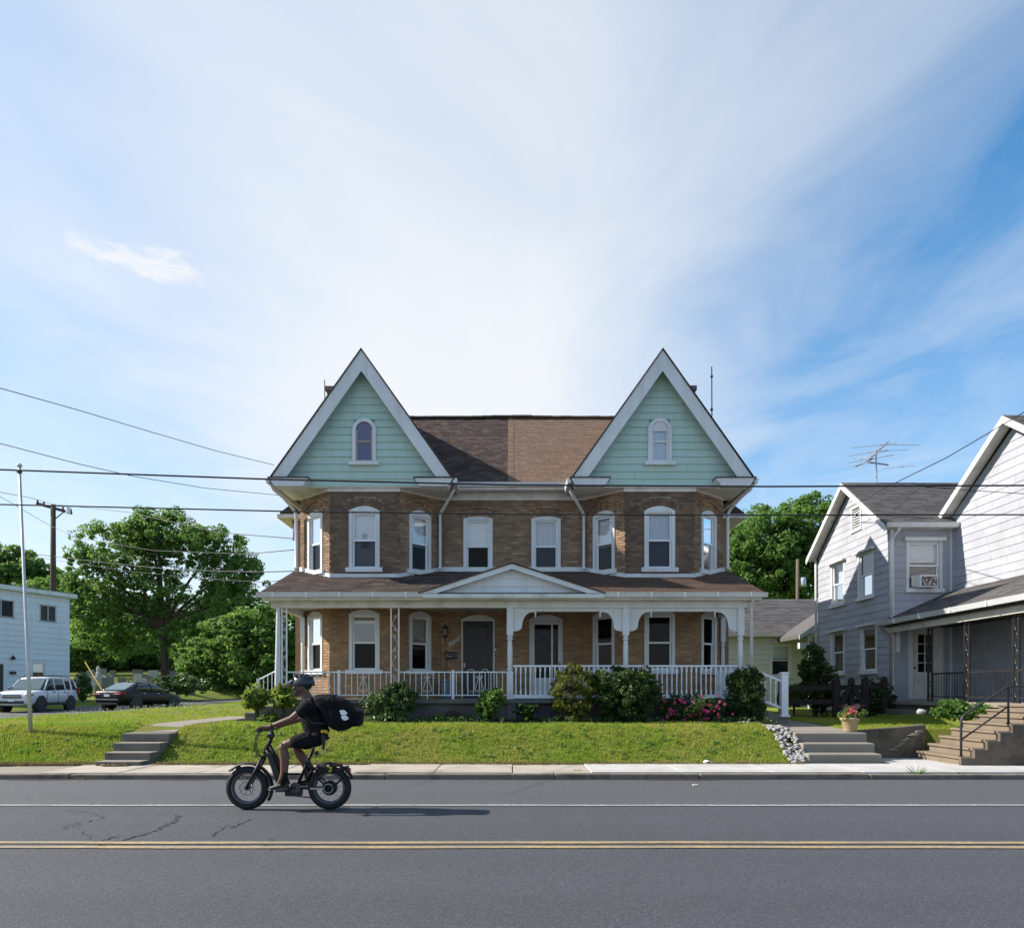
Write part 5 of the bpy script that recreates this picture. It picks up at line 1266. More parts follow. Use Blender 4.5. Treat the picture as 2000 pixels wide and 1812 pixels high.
# ------------------------------------------------------------------ trees, shrubs, grass
clump_scale.update(leaf_green=.35, leaf_dark=.3, leaf_yellow_green=.5, leaf_mid=1.5, leaf_boxwood=3.0)
LG = leaf_mat('leaf_green', [(0,(.046,.105,.024)),(.35,(.078,.165,.034)),(.65,(.125,.235,.046)),(1,(.20,.32,.075))], .52)
LGD = leaf_mat('leaf_dark', [(0,(.024,.050,.014)),(.5,(.045,.088,.020)),(1,(.085,.14,.032))], .4)
LGY = leaf_mat('leaf_yellow_green', [(0,(.07,.12,.018)),(.5,(.14,.20,.03)),(1,(.25,.30,.07))], .45)
LGB = leaf_mat('leaf_mid', [(0,(.035,.078,.022)),(.5,(.062,.115,.03)),(1,(.11,.175,.05))], .35, .35, .5)
LBOX = leaf_mat('leaf_boxwood', [(0,(.06,.085,.012)),(.5,(.12,.145,.018)),(1,(.22,.215,.035))], .4)
def leaves(name, centers, radii, per, size, mat, parent, seed, aspect=.5, up=.35, shell=.55):
    """many leaf blades in clumps; centers (n,3), radii per clump"""
    rg = np.random.default_rng(seed); n = len(centers)
    idx = np.repeat(np.arange(n), per); N = len(idx)
    d = rg.normal(size=(N,3)); d /= np.linalg.norm(d, axis=1, keepdims=True)
    r = (shell + (1-shell)*rg.random(N))**.6
    rad = np.asarray(radii)
    if rad.ndim == 1: rad = np.repeat(rad[:,None], 3, 1)
    c = np.asarray(centers)[idx] + d*r[:,None]*rad[idx]
    nrm = d*.7 + rg.normal(size=(N,3))*.75; nrm[:,2] += up; nrm /= np.linalg.norm(nrm, axis=1, keepdims=True)
    a = np.cross(nrm, rg.normal(size=(N,3))); a /= np.linalg.norm(a, axis=1, keepdims=True); b = np.cross(nrm, a)
    s = size*(.6+.8*rg.random(N))[:,None]
    bend = nrm*s*.18
    V = np.stack([c-a*s, c-b*s*aspect+bend*.0, c+a*s-bend, c+b*s*aspect], 1).reshape(-1,3)
    return fast_mesh(name, V, np.arange(N*4).reshape(-1,4), mat, parent)
def ell_clumps(rg, ells, n, spread=.95, low=.5):
    """clump centres near the surface of a union of ellipsoids [(cx,cy,cz,rx,ry,rz)]"""
    ells = np.array(ells, float); w = ells[:,3]*ells[:,4]*ells[:,5]; w = w**.7; w /= w.sum()
    k = rg.choice(len(ells), n, p=w); d = rg.normal(size=(n,3)); d /= np.linalg.norm(d, axis=1, keepdims=True)
    r = low + (spread-low)*rg.random(n)**.55
    return ells[k,:3] + d*r[:,None]*ells[k,3:]
def tree(name, label, base, ells, mat, nclump, per, csize, leaf, seed, trunk_r=.4, fork=.35, limbs=7, group=None, cat='tree', low=.45, squash=.75):
    rg = np.random.default_rng(seed); t = thing(name, label, cat, base, group); base = Vector(base)
    C = ell_clumps(rg, ells, nclump, 1.12, low)
    rad = csize*(.4+1.0*rg.random(nclump)**1.6); R3 = np.stack([rad, rad, rad*squash], 1)
    leaves('crown', C, R3, per, leaf, mat, t, seed+1)
    top = max(e[2]+e[5] for e in ells); fz = base.z + (top-base.z)*fork; m = MB()
    cx, cy = np.mean([e[0] for e in ells]), np.mean([e[1] for e in ells])
    f0 = Vector((lerp(base.x,cx,.4), lerp(base.y,cy,.4), fz))
    m.tube([base-Vector((0,0,.3)), base+Vector((.02,0,.3)), base.lerp(f0,.5)+Vector((trunk_r*.2,0,0)), f0], [trunk_r*1.35, trunk_r, trunk_r*.85, trunk_r*.72], 10)
    order = rg.permutation(nclump)[:limbs*4]
    for i in range(limbs):
        e = ells[i % len(ells)]; tgt = Vector((e[0]+rg.uniform(-.5,.5)*e[3], e[1]+rg.uniform(-.5,.5)*e[4], e[2]+rg.uniform(.0,.6)*e[5]))
        mid = f0.lerp(tgt,.5)+Vector((rg.uniform(-.4,.4),rg.uniform(-.4,.4),.3))*trunk_r*2
        m.tube([f0-Vector((0,0,trunk_r)), f0.lerp(mid,.5)+Vector((0,0,.2)), mid, tgt], [trunk_r*.55,trunk_r*.42,trunk_r*.3,trunk_r*.1], 7)
        for j in range(4):
            p = Vector(C[order[(i*4+j)%len(order)]]); s = mid.lerp(tgt, rg.uniform(0,.7)); 
            if (p-s).length < e[3]*1.6: m.tube([s, s.lerp(p,.5)+Vector((0,0,.15)), p], [trunk_r*.18,trunk_r*.12,trunk_r*.04], 5)
    m.build('trunk', M_BARK, t, True); return t
def gz(x, y): return terr(x, y)
# big spreading tree in the cemetery
Yt = 70
def E(u, v, ru, rv, Y, ry=None):
    p = P(u, v, Y); rx = ru*Y/F; return (p.x, p.y, p.z, rx, ry or rx*.8, rv*Y/F)
tree('spreading_tree', 'broad spreading green tree with a thick dark trunk in the cemetery', (PX(322,Yt),Yt,gz(PX(322,Yt),Yt)),
     [E(320,1045,75,42,Yt),E(240,1065,85,45,Yt),E(395,1070,75,45,Yt),E(170,1120,48,45,Yt),E(200,1170,75,50,Yt),E(455,1130,58,50,Yt),E(440,1190,80,50,Yt),E(225,1235,85,45,Yt),E(410,1245,85,40,Yt),E(300,1150,60,60,Yt),E(150,1085,22,18,Yt),E(490,1110,25,20,Yt),E(300,1010,40,16,Yt)],
     LG, 1300, 70, .62, .145, 5, .40, .30, 14, low=.25)
tree('background_tree', 'green tree rising behind the white clapboard house', (PX(40,85),85,gz(PX(40,85),85)), [E(35,1125,60,52,85),E(-30,1120,60,55,85),E(90,1150,45,35,85)], LG, 200, 80, 1.2, .26, 8, .5, .4, 5)
for i, (u, v, ru, rv, Y, sd) in enumerate(((180,1235,75,85,105,20),(300,1250,90,70,112,21),(430,1240,80,75,108,22),(540,1240,80,70,115,23),(110,1255,60,60,100,24))):
    tree('woodland_tree', ['dark tree at the left edge of the wood behind the gravestones','dense dark tree straight behind the spreading tree','dark tree behind the right half of the spreading tree','dark tree partly hidden behind the porch','dark low tree beside the white house corner'][i],
         (PX(u,Y),Y,gz(PX(u,Y),Y)), [E(u,v,ru,rv,Y),E(u-25,v+45,ru*.8,rv*.6,Y),E(u+30,v+40,ru*.8,rv*.6,Y)], LGD, 260, 70, 1.7, .34, sd, .5, .3, 4, group='trees of the wood behind the cemetery')
tree('background_tree', 'green tree crown between the white house and the spreading tree', (PX(105,76),76,gz(PX(105,76),76)), [E(112,1175,50,45,76),E(75,1190,50,50,76),E(140,1215,45,50,76)], LG, 330, 70, .75, .19, 9, .4, .3, 6)
for i, (u, v, ru, rv, Y, sd) in enumerate(((185,1272,55,40,84,25),(262,1278,55,34,88,26),(400,1272,60,38,86,27),(470,1255,50,45,90,28))):
    tree('woodland_tree', ['low spreading tree behind the leftmost gravestones','low leafy tree left of the thick dark trunk','low leafy tree right of the thick dark trunk','leafy tree above the large rounded shrub'][i], (PX(u,Y),Y,gz(PX(u,Y),Y)), [E(u,v,ru,rv,Y),E(u-20,v+16,ru*.8,rv*.8,Y),E(u+22,v+14,ru*.8,rv*.8,Y)], LG, 240, 60, 1.0, .22, sd, .35, .25, 5, group='trees of the wood behind the cemetery')
# large layered shrub beyond the side street
tree('dogwood_shrub', 'large rounded pale green shrub left of the porch', (PX(480,58),58,gz(PX(480,58),58)), [E(480,1285,110,85,58),E(530,1240,75,55,58),E(415,1310,60,50,58),E(555,1300,70,70,58)], LG, 760, 85, .50, .14, 31, .25, .2, 8, cat='shrub', low=.6, squash=.6)
# right hand trees
tree('leafy_tree', 'tall sunlit leafy tree behind the cream building', (PX(1540,44),44,1.3), [E(1510,1060,75,65,44),E(1570,1030,60,60,44),E(1470,1110,55,55,44),E(1580,1110,60,60,44),E(1520,1130,70,50,44)], LG, 620, 75, .52, .115, 41, .28, .35, 10, low=.3)
tree('leafy_tree', 'leafy tree half hidden behind the right brick bay', (PX(1440,50),50,1.4), [E(1445,1090,45,60,50),E(1420,1140,50,50,50)], LG, 160, 80, .65, .17, 42, .3, .4, 5)
tree('evergreen_shrub', 'dark pointed evergreen shrub behind the post and rail fence', (PX(1592,21),21,.8), [E(1592,1330,30,55,21),E(1585,1290,20,35,21),E(1610,1345,28,45,21)], LGD, 130, 60, .17, .05, 43, .06, .3, 6, cat='shrub')
tree('dark_hedge', 'dark clipped shrub against the shingled house wall', (PX(1715,19.9),19.9,.75), [E(1715,1365,26,36,19.9),E(1700,1375,20,30,19.9)], LGD, 90, 60, .16, .045, 44, .05, .3, 4, cat='shrub')
tree('lawn_shrub', 'leafy shrub with long pale leaves behind the white newel post', (PX(1550,22),22,.8), [E(1548,1360,22,18,22)], LGY, 40, 50, .16, .07, 45, .03, .3, 4, cat='shrub')
# shrubs along the front of the porch
YS = 16.35; G0 = .74
def shrub(label, u0, u1, v0, v1, mat, n, per, cs, leaf, seed, Y=YS, name='shrub', extra=None, low=.62, squash=.9):
    uc, vc = (u0+u1)/2, (v0+v1)/2; g = terr(PX(uc,Y), Y)
    return tree(name, label, (PX(uc,Y),Y,g), [E(uc,vc,(u1-u0)/2*.92,(v1-v0)/2*.95,Y,(u1-u0)/2*Y/F*.8)] + (extra or []), mat, n, per, cs, leaf, seed, .035, .25, 6, cat='shrub', low=low, squash=squash)
shrub('rounded yellow green boxwood in front of the white balustrade', 1078,1162,1296,1412, LBOX, 260, 60, .075, .022, 51, Y=16.2)
shrub('dense dark green shrub right of the round boxwood', 1164,1283,1305,1416, LGD, 240, 60, .12, .038, 52, Y=16.25, extra=[E(1200,1335,38,30,16.25),E(1255,1345,35,35,16.25)])
shrub('square clipped dark yew at the right corner of the porch', 1422,1490,1305,1412, LGD, 480, 55, .09, .024, 53, Y=16.4, extra=[E(1440,1330,18,20,16.4),E(1472,1328,18,18,16.4),E(1438,1388,20,20,16.4),E(1475,1388,18,20,16.4)])
shrub('loose green shrub at the foot of the iron porch posts', 718,812,1338,1414, LGB, 150, 55, .13, .04, 54, Y=16.35, low=.3, extra=[E(785,1352,28,24,16.35),E(745,1385,30,24,16.35)])
shrub('small leafy bush on a bare stem before the iron railing', 937,986,1345,1390, LG, 90, 50, .10, .04, 55, Y=16.2, low=.3, extra=[E(950,1385,20,16,16.2)])
shrub('rhododendron with long glossy leaves beside the corner post', 531,574,1341,1380, LGY, 46, 22, .13, .075, 56, Y=16.1, low=.1)
shrub('rhododendron with long glossy leaves left of the step railing', 476,524,1345,1382, LGY, 48, 22, .13, .08, 57, Y=16.2, low=.1)
shrub('low green clump at the foot of the porch corner', 510,548,1396,1416, LGY, 40, 40, .08, .05, 58, Y=16.0, low=.3)
shrub('low wild ground plants under the iron railing', 830,935,1395,1416, LG, 60, 30, .07, .03, 59, Y=16.45, low=.2)
shrub('low weeds spilling over beside the entrance stairs', 1835,1935,1375,1402, LG, 90, 40, .10, .04, 60, Y=15.3, low=.2, extra=[E(1850,1385,25,16,15.3)])
# hosta with broad leaves
LH = leaf_mat('hosta_leaf', [(0,(.025,.06,.016)),(.5,(.04,.085,.022)),(1,(.06,.12,.03))], .2, .3, .5)
ho = thing('hosta', 'hosta with broad green leaves beside the round boxwood', 'plant', P(1030,1412,16.1)); rh = random.Random(6); hb = Vector(ho.location)
for i in range(34):
    a = rh.uniform(0, 6.28); L = rh.uniform(.22,.42); h = rh.uniform(.12,.40); d = Vector((math.cos(a),math.sin(a)*.7,0)); s = Vector((-math.sin(a),math.cos(a),0)); m = MB(); vs = []
    for k, (t, w) in enumerate(((0,.01),(.35,.07),(.65,.085),(.88,.05),(1,.004))):
        p = hb + d*(L*(.15+.85*t)) + Vector((0,0,h*math.sin(t*2.2)*1.0 + .05)); vs += [p+s*w+Vector((0,0,.02)), p, p-s*w+Vector((0,0,.02))]
    m.add(vs, [(3*i_, 3*i_+1, 3*i_+4, 3*i_+3) for i_ in range(4)] + [(3*i_+1, 3*i_+2, 3*i_+5, 3*i_+4) for i_ in range(4)]); m.build('leaf', LH, ho, True)
# flowers
def blossom_mesh(mat, r=.035):
    m = MB(); rq = random.Random(3)
    for ring, (n, rad, h) in enumerate(((6,1.0,0),(5,.7,.012),(3,.35,.02))):
        for i in range(n):
            a = 2*math.pi*i/n+ring*.5; d = Vector((math.cos(a),math.sin(a),0)); s = Vector((-d.y,d.x,0))
            m.add([Vector((0,0,h)), d*r*rad*.7+s*r*.45+Vector((0,0,h+.008)), d*r*rad+Vector((0,0,h+.004)), d*r*rad*.7-s*r*.45+Vector((0,0,h+.008))], [(0,1,2,3)])
    return m.mesh('blossom', mat)
M_PINK = leaf_mat('pink_petal', [(0,(.42,.03,.13)),(.5,(.55,.06,.20)),(1,(.62,.14,.27))], .3)
M_SALM = leaf_mat('salmon_petal', [(0,(.55,.08,.10)),(.5,(.65,.16,.18)),(1,(.72,.34,.34))], .3)
def blossoms(par, me, pts, rg, sc=1.0):
    for p in pts:
        o = bpy.data.objects.new('blossom', me); k = sc*rg.uniform(.7,1.25); o.matrix_basis = Matrix.Translation(p) @ Euler((R(rg.uniform(30,110)), 0, rg.uniform(-.9,.9))).to_matrix().to_4x4() @ Matrix.Scale(k,4); put(o, par)
ro = shrub('rose bush covered in pink blossoms before the white balustrade', 1292,1412,1358,1416, LGD, 150, 45, .12, .035, 61, Y=16.2, name='rose_bush', low=.3, extra=[E(1380,1390,30,28,16.2),E(1320,1385,28,28,16.2)])
rg = random.Random(8); bl = blossom_mesh(M_PINK)
pts = []
for i in range(95):
    if i < 55: u, v = rg.gauss(1375,22), rg.gauss(1385,17)
    elif i < 80: u, v = rg.gauss(1322,16), rg.gauss(1385,12)
    else: u, v = rg.gauss(1370,9), rg.gauss(1412,5)
    v = max(1358, min(1418, v)); pts.append(P(u, v, 15.72 + .25*rg.random()))
blossoms(ro, bl, pts, rg)
# planter
pot = thing('flower_pot', 'tan clay pot of pink flowers on the top concrete step', 'flower pot', P(1660,1428,14.55)); pb = Vector(pot.location); pb.z = .634; pot.location = pb; LOC[pot.name] = pb.copy()
M_CLAY = simple('tan_clay', (.36,.27,.155), .85, .2, 6, .2, .2, dirt=(.16,.12,.075), dirt_amt=.6, dscale=6)
MB().lathe(pb, [(.115,0),(.12,.02),(.165,.225),(.17,.23),(.19,.235),(.192,.275),(.18,.285),(.16,.28),(.155,.25)], 24).build('pot', M_CLAY, pot, True); MB().lathe(pb, [(.155,.235),(.154,.25)], 16).build('soil', M_SOIL, pot)
rgn = np.random.default_rng(4); leaves('foliage', np.array([(pb.x+a, pb.y+b, pb.z+.34+c) for a, b, c in rgn.normal(size=(40,3))*np.array([.10,.08,.055])]), np.full(40,.06), 18, .028, LG, pot, 77)
blossoms(pot, blossom_mesh(M_SALM,.03), [pb+Vector((rg.gauss(0,.12), -.10+rg.gauss(0,.04), .40+rg.gauss(0,.06))) for i in range(22)], rg)
m = MB()
for i in range(22):
    a = rg.uniform(-1.2,1.2); L = rg.uniform(.25,.42); p0 = pb+Vector((0,0,.3)); m.tube([p0, p0+Vector((math.sin(a)*L*.45,rg.uniform(-.06,.06),L*.6)), p0+Vector((math.sin(a)*L*.95,rg.uniform(-.08,.08),L*.62))], [.006,.005,.001], 4)
m.build('red_blades', simple('burgundy_blade', (.11,.03,.03), .6), pot)
# hedge and flower stalk weeds beyond
hd = tree('clipped_hedge', 'low clipped hedge right of the gravestones', (PX(345,50),50,gz(PX(345,50),50)), [E(320,1337,26,16,50,.8),E(350,1336,30,17,50,.8),E(375,1338,25,16,50,.8)], LGB, 130, 60, .25, .08, 64, .05, .3, 5, cat='hedge')
tree('clipped_hedge', 'narrow green hedge behind the silver SUV', (PX(162,46),46,gz(PX(162,46),46)), [E(163,1340,9,26,46,.6)], LGB, 50, 60, .25, .08, 65, .05, .3, 4, cat='hedge')
# beds of soil along the porch
struct(MB().add([(-5.5,15.85,.775),(6.0,15.75,.775),(6.0,16.95,.79),(-5.5,16.95,.79)], [(0,1,2,3)]).build('flower_bed', M_SOIL))
# grass: tufts of blades scattered over the lawns
def grass_mat(name):
    b = NB(name); f = b.math('ADD', b.math('MULTIPLY', b.rnd(), .5), b.math('MULTIPLY', b.ramp(b.noise(.9,5,.62), [(.3,0.0),(.72,1.0)]), .55), clamp=True)
    c = b.ramp(f, [(0,(.12,.23,.022)),(.3,(.21,.33,.03)),(.55,(.31,.38,.045)),(.78,(.41,.36,.09)),(1,(.52,.41,.17))])
    b.col(c).rough(.6).spec(.2); t = b.node('ShaderNodeBsdfTranslucent'); b.l.new(c, t.inputs[0]); mx = b.node('ShaderNodeMixShader'); mx.inputs[0].default_value = .45
    b.l.new(b.b.outputs[0], mx.inputs[1]); b.l.new(t.outputs[0], mx.inputs[2]); b.l.new(mx.outputs[0], b.out.inputs[0]); return b.m
MG = grass_mat('grass_blade')
def tuft(name, n, h, seed, mat, w=.006):
    rg_ = random.Random(seed); m = MB()
    for i in range(n):
        a = rg_.uniform(0,6.28); r = rg_.uniform(0,.045); b = Vector((r*math.cos(a), r*math.sin(a), -.01)); hh = h*rg_.uniform(.5,1.2); le = Vector((rg_.uniform(-.5,.5), rg_.uniform(-.5,.5), 0))*hh; a2 = rg_.uniform(0,3.14); s = Vector((math.cos(a2),math.sin(a2),0))*w
        m.add([b-s, b+s, b+le*.4+Vector((0,0,hh*.6))+s*.6, b+le*.4+Vector((0,0,hh*.6))-s*.6, b+le+Vector((0,0,hh))], [(0,1,2,3),(3,2,4)])
    o = bpy.data.objects.new(name, m.mesh(name, mat)); return o
def scatter(name, label, cat, pts, scales, tuft_me, mat):
    """one object: a point cloud with a geometry nodes instancer of one tuft mesh"""
    me = bpy.data.meshes.new(name); me.from_pydata([tuple(p) for p in pts], [], [])
    at = me.attributes.new('sc', 'FLOAT', 'POINT'); at.data.foreach_set('value', scales)
    ob = bpy.data.objects.new(name, me); COL.objects.link(ob); ob['kind'] = 'stuff'; ob['label'] = label; ob['category'] = cat
    ng = bpy.data.node_groups.new(name, 'GeometryNodeTree'); ng.interface.new_socket('Geometry', in_out='INPUT', socket_type='NodeSocketGeometry'); ng.interface.new_socket('Geometry', in_out='OUTPUT', socket_type='NodeSocketGeometry')
    N = ng.nodes; gi, go = N.new('NodeGroupInput'), N.new('NodeGroupOutput'); ip = N.new('GeometryNodeInstanceOnPoints'); oi = N.new('GeometryNodeObjectInfo'); oi.inputs[0].default_value = tuft_me; oi.inputs['As Instance'].default_value = True
    rv = N.new('FunctionNodeRandomValue'); rv.data_type = 'FLOAT_VECTOR'; rv.inputs[0].default_value = (-.15,-.15,0); rv.inputs[1].default_value = (.15,.15,6.28)
    na = N.new('GeometryNodeInputNamedAttribute'); na.data_type = 'FLOAT'; na.inputs[0].default_value = 'sc'
    L = ng.links; L.new(gi.outputs[0], ip.inputs['Points']); L.new(oi.outputs['Geometry'], ip.inputs['Instance']); L.new(rv.outputs[0], ip.inputs['Rotation']); L.new(na.outputs[0], ip.inputs['Scale']); L.new(ip.outputs[0], go.inputs[0])
    md = ob.modifiers.new('scatter', 'NODES'); md.node_group = ng; return ob
TUFT = None
def blade_mesh_pts(rgx, n, x0, x1, y0, y1, test):
    X = rgx.uniform(x0,x1,n); Y = rgx.uniform(y0,y1,n); return [(x,y,terr(x,y)) for x, y in zip(X,Y) if test(x,y)]
def near_path(x, y):
    if y < 14.6 and -7.75 < x < -6.75: return True
    if 14.5 <= y < 18.8 and abs(x - (-7.27 + (y-14.5)*.095)) < .47: return True
    if -5.6 < x < 6 and y > 15.85: return True
    if y > 16.7 and -6.6 < x < 6.7: return True
    if 5.25 < x < 5.7 and y < 15.3: return True
    return False
rgx = np.random.default_rng(12)
gp_ = blade_mesh_pts(rgx, 17000, -6.7, 5.35, 13.37, 16.0, lambda x, y: not near_path(x,y)) + blade_mesh_pts(rgx, 9000, -10.6, -6.6, 13.37, 15.5, lambda x, y: not near_path(x,y)) \
    + blade_mesh_pts(rgx, 9000, -14, -6.4, 15.4, 20, lambda x, y: not near_path(x,y)) + blade_mesh_pts(rgx, 10000, -19.2, -6.5, 20, 40, lambda x, y: x > street_r(y)+.2 and x > -.76*y) \
    + blade_mesh_pts(rgx, 3500, 7.1, 10.4, 14.85, 19.5, lambda x, y: True)
def joined_tufts(name, pts, rgq, h, mat, per=7, wf=.007):
    P_ = np.repeat(np.array(pts), per, 0); n = len(P_); P_[:,:2] += rgq.normal(size=(n,2))*.03
    dist = np.clip(P_[:,1]/14, 1, 2.6); hh = h*(.45+.7*rgq.random(n)+.9*rgq.random(n)**6)*np.sqrt(dist); a = rgq.random(n)*6.28; s = np.stack([np.cos(a),np.sin(a),0*a],1)*(wf*dist)[:,None]
    le = rgq.normal(size=(n,3))*.35*hh[:,None]; le[:,2] = hh
    b = P_.copy(); b[:,2] -= .01
    V = np.stack([b-s, b+s, b+le*.55+s*.7, b+le], 1).reshape(-1,3); o = fast_mesh(name, V, np.arange(n*4).reshape(-1,4), mat); o['kind'] = 'stuff'; return o
o = joined_tufts('grass', gp_, rgx, .044, MG, 8, .006); o['label'] = 'short green and straw coloured grass on the lawn and bank'
# straggling dry fringe along the pavement
fr = [(x, 13.35+rgx.normal()*.05, .10) for x in np.concatenate([rgx.uniform(-10.6,-7.8,500), rgx.uniform(-6.6,5.4,1800)])]
MD = leaf_mat('dry_grass_blade', [(0,(.10,.09,.035)),(.5,(.17,.14,.06)),(1,(.24,.19,.10))], .3, .7, .2)
o = joined_tufts('dry_grass', fr, rgx, .06, MD, 4, .006); o['label'] = 'dry grass fringe along the pavement edge'
# clover heads in the left lawn
ck = [(x,y,z+.07) for x,y,z in blade_mesh_pts(rgx, 900, -18.5, -7.6, 15, 30, lambda x, y: x > street_r(y)+.1 and x > -.76*y)]
tv = np.array([(0,0,.012),(.012,0,0),(0,.012,0),(-.012,0,0),(0,-.012,0),(0,0,-.012)]); tf = np.array([(0,1,2),(0,2,3),(0,3,4),(0,4,1),(5,2,1),(5,3,2),(5,4,3),(5,1,4)])
C_ = np.array(ck); V = (C_[:,None]+tv[None]*np.clip(C_[:,1]/16,.8,1.8)[:,None,None]).reshape(-1,3); Fc = (tf[None]+(np.arange(len(C_))*6)[:,None,None]).reshape(-1,3)
o = fast_mesh('clover_flowers', V, Fc, simple('clover_white', (.55,.55,.48), .9)); o['kind'] = 'stuff'; o['label'] = 'small white clover heads in the left lawn'
# tall weeds with seed heads along the street edge
wk = [(street_r(y)+.35+abs(rgx.normal())*.7, y) for y in rgx.uniform(26,40,260)]; wk = [(x,y,terr(x,y)) for x,y in wk]
m = MB(); rq = random.Random(5)
for x,y,z in wk:
    h = rq.uniform(.10,.28); q = Vector((rq.uniform(-.08,.08),rq.uniform(-.08,.08),h)); p = Vector((x,y,z)); m.tube([p,p+q],[.008,.006],3,False); m.sphere(p+q,(.022,.022,.03),5,3)
o = m.build('seed_weeds', simple('pale_seed', (.34,.31,.22), .9)); o['kind'] = 'stuff'; o['label'] = 'pale seed heads of tall weeds along the side street'

# broad leaved weeds in the lawn and ground cover in the beds
wp = blade_mesh_pts(rgx, 330, -10.4, 5.2, 13.45, 15.8, lambda x, y: not near_path(x,y)); wc_ = np.array(wp)+np.array([0,0,.025])
o = leaves('lawn_weeds', wc_, np.stack([np.full(len(wc_),.07),np.full(len(wc_),.06),np.full(len(wc_),.03)],1), 16, .028, LG, None, 301); o['kind'] = 'stuff'; o['label'] = 'broad leaved weeds dotted through the lawn'
wp = blade_mesh_pts(rgx, 230, -5.4, 5.9, 15.8, 16.5, lambda x, y: True); wc_ = np.array(wp)+np.array([0,0,.07])
o = leaves('ground_cover', wc_, np.stack([np.full(len(wc_),.11),np.full(len(wc_),.10),np.full(len(wc_),.09)],1), 20, .032, LGB, None, 302); o['kind'] = 'stuff'; o['label'] = 'low mixed ground cover in the bed along the porch'
# ------------------------------------------------------------------ vehicles on the side street
def car_paint(name, c, rough=.25, metal=0.0):
    b = NB(name); b.col(b.mix(b.noise(1.5,3), hsv(c,.94), hsv(c,1.06))).rough(rough).spec(.5 if c[0] > .1 else .2).metal(metal); b.b.inputs['Coat Weight'].default_value = .35 if c[0] > .1 else .12; b.b.inputs['Coat Roughness'].default_value = .06; return b.m
M_CARGLASS = NB('car_glass').col((.02,.026,.028)).rough(.04).spec(.8).m
M_CARGLASS_L = NB('windscreen_glass').col((.10,.14,.14)).rough(.05).spec(.9).m
M_RIM = simple('alloy_rim', (.45,.45,.46), .35, .05, 5, .5, metal=.6)
M_PLASTIC = simple('black_plastic', (.025,.025,.027), .6, .1, 6)
M_REDLAMP = NB('red_lamp').col((.30,.015,.012)).rough(.15).m
M_CLEARLAMP = NB('clear_lamp').col((.62,.62,.60)).rough(.12).m
M_AMBER = NB('amber_lamp').col((.55,.20,.03)).rough(.2).m
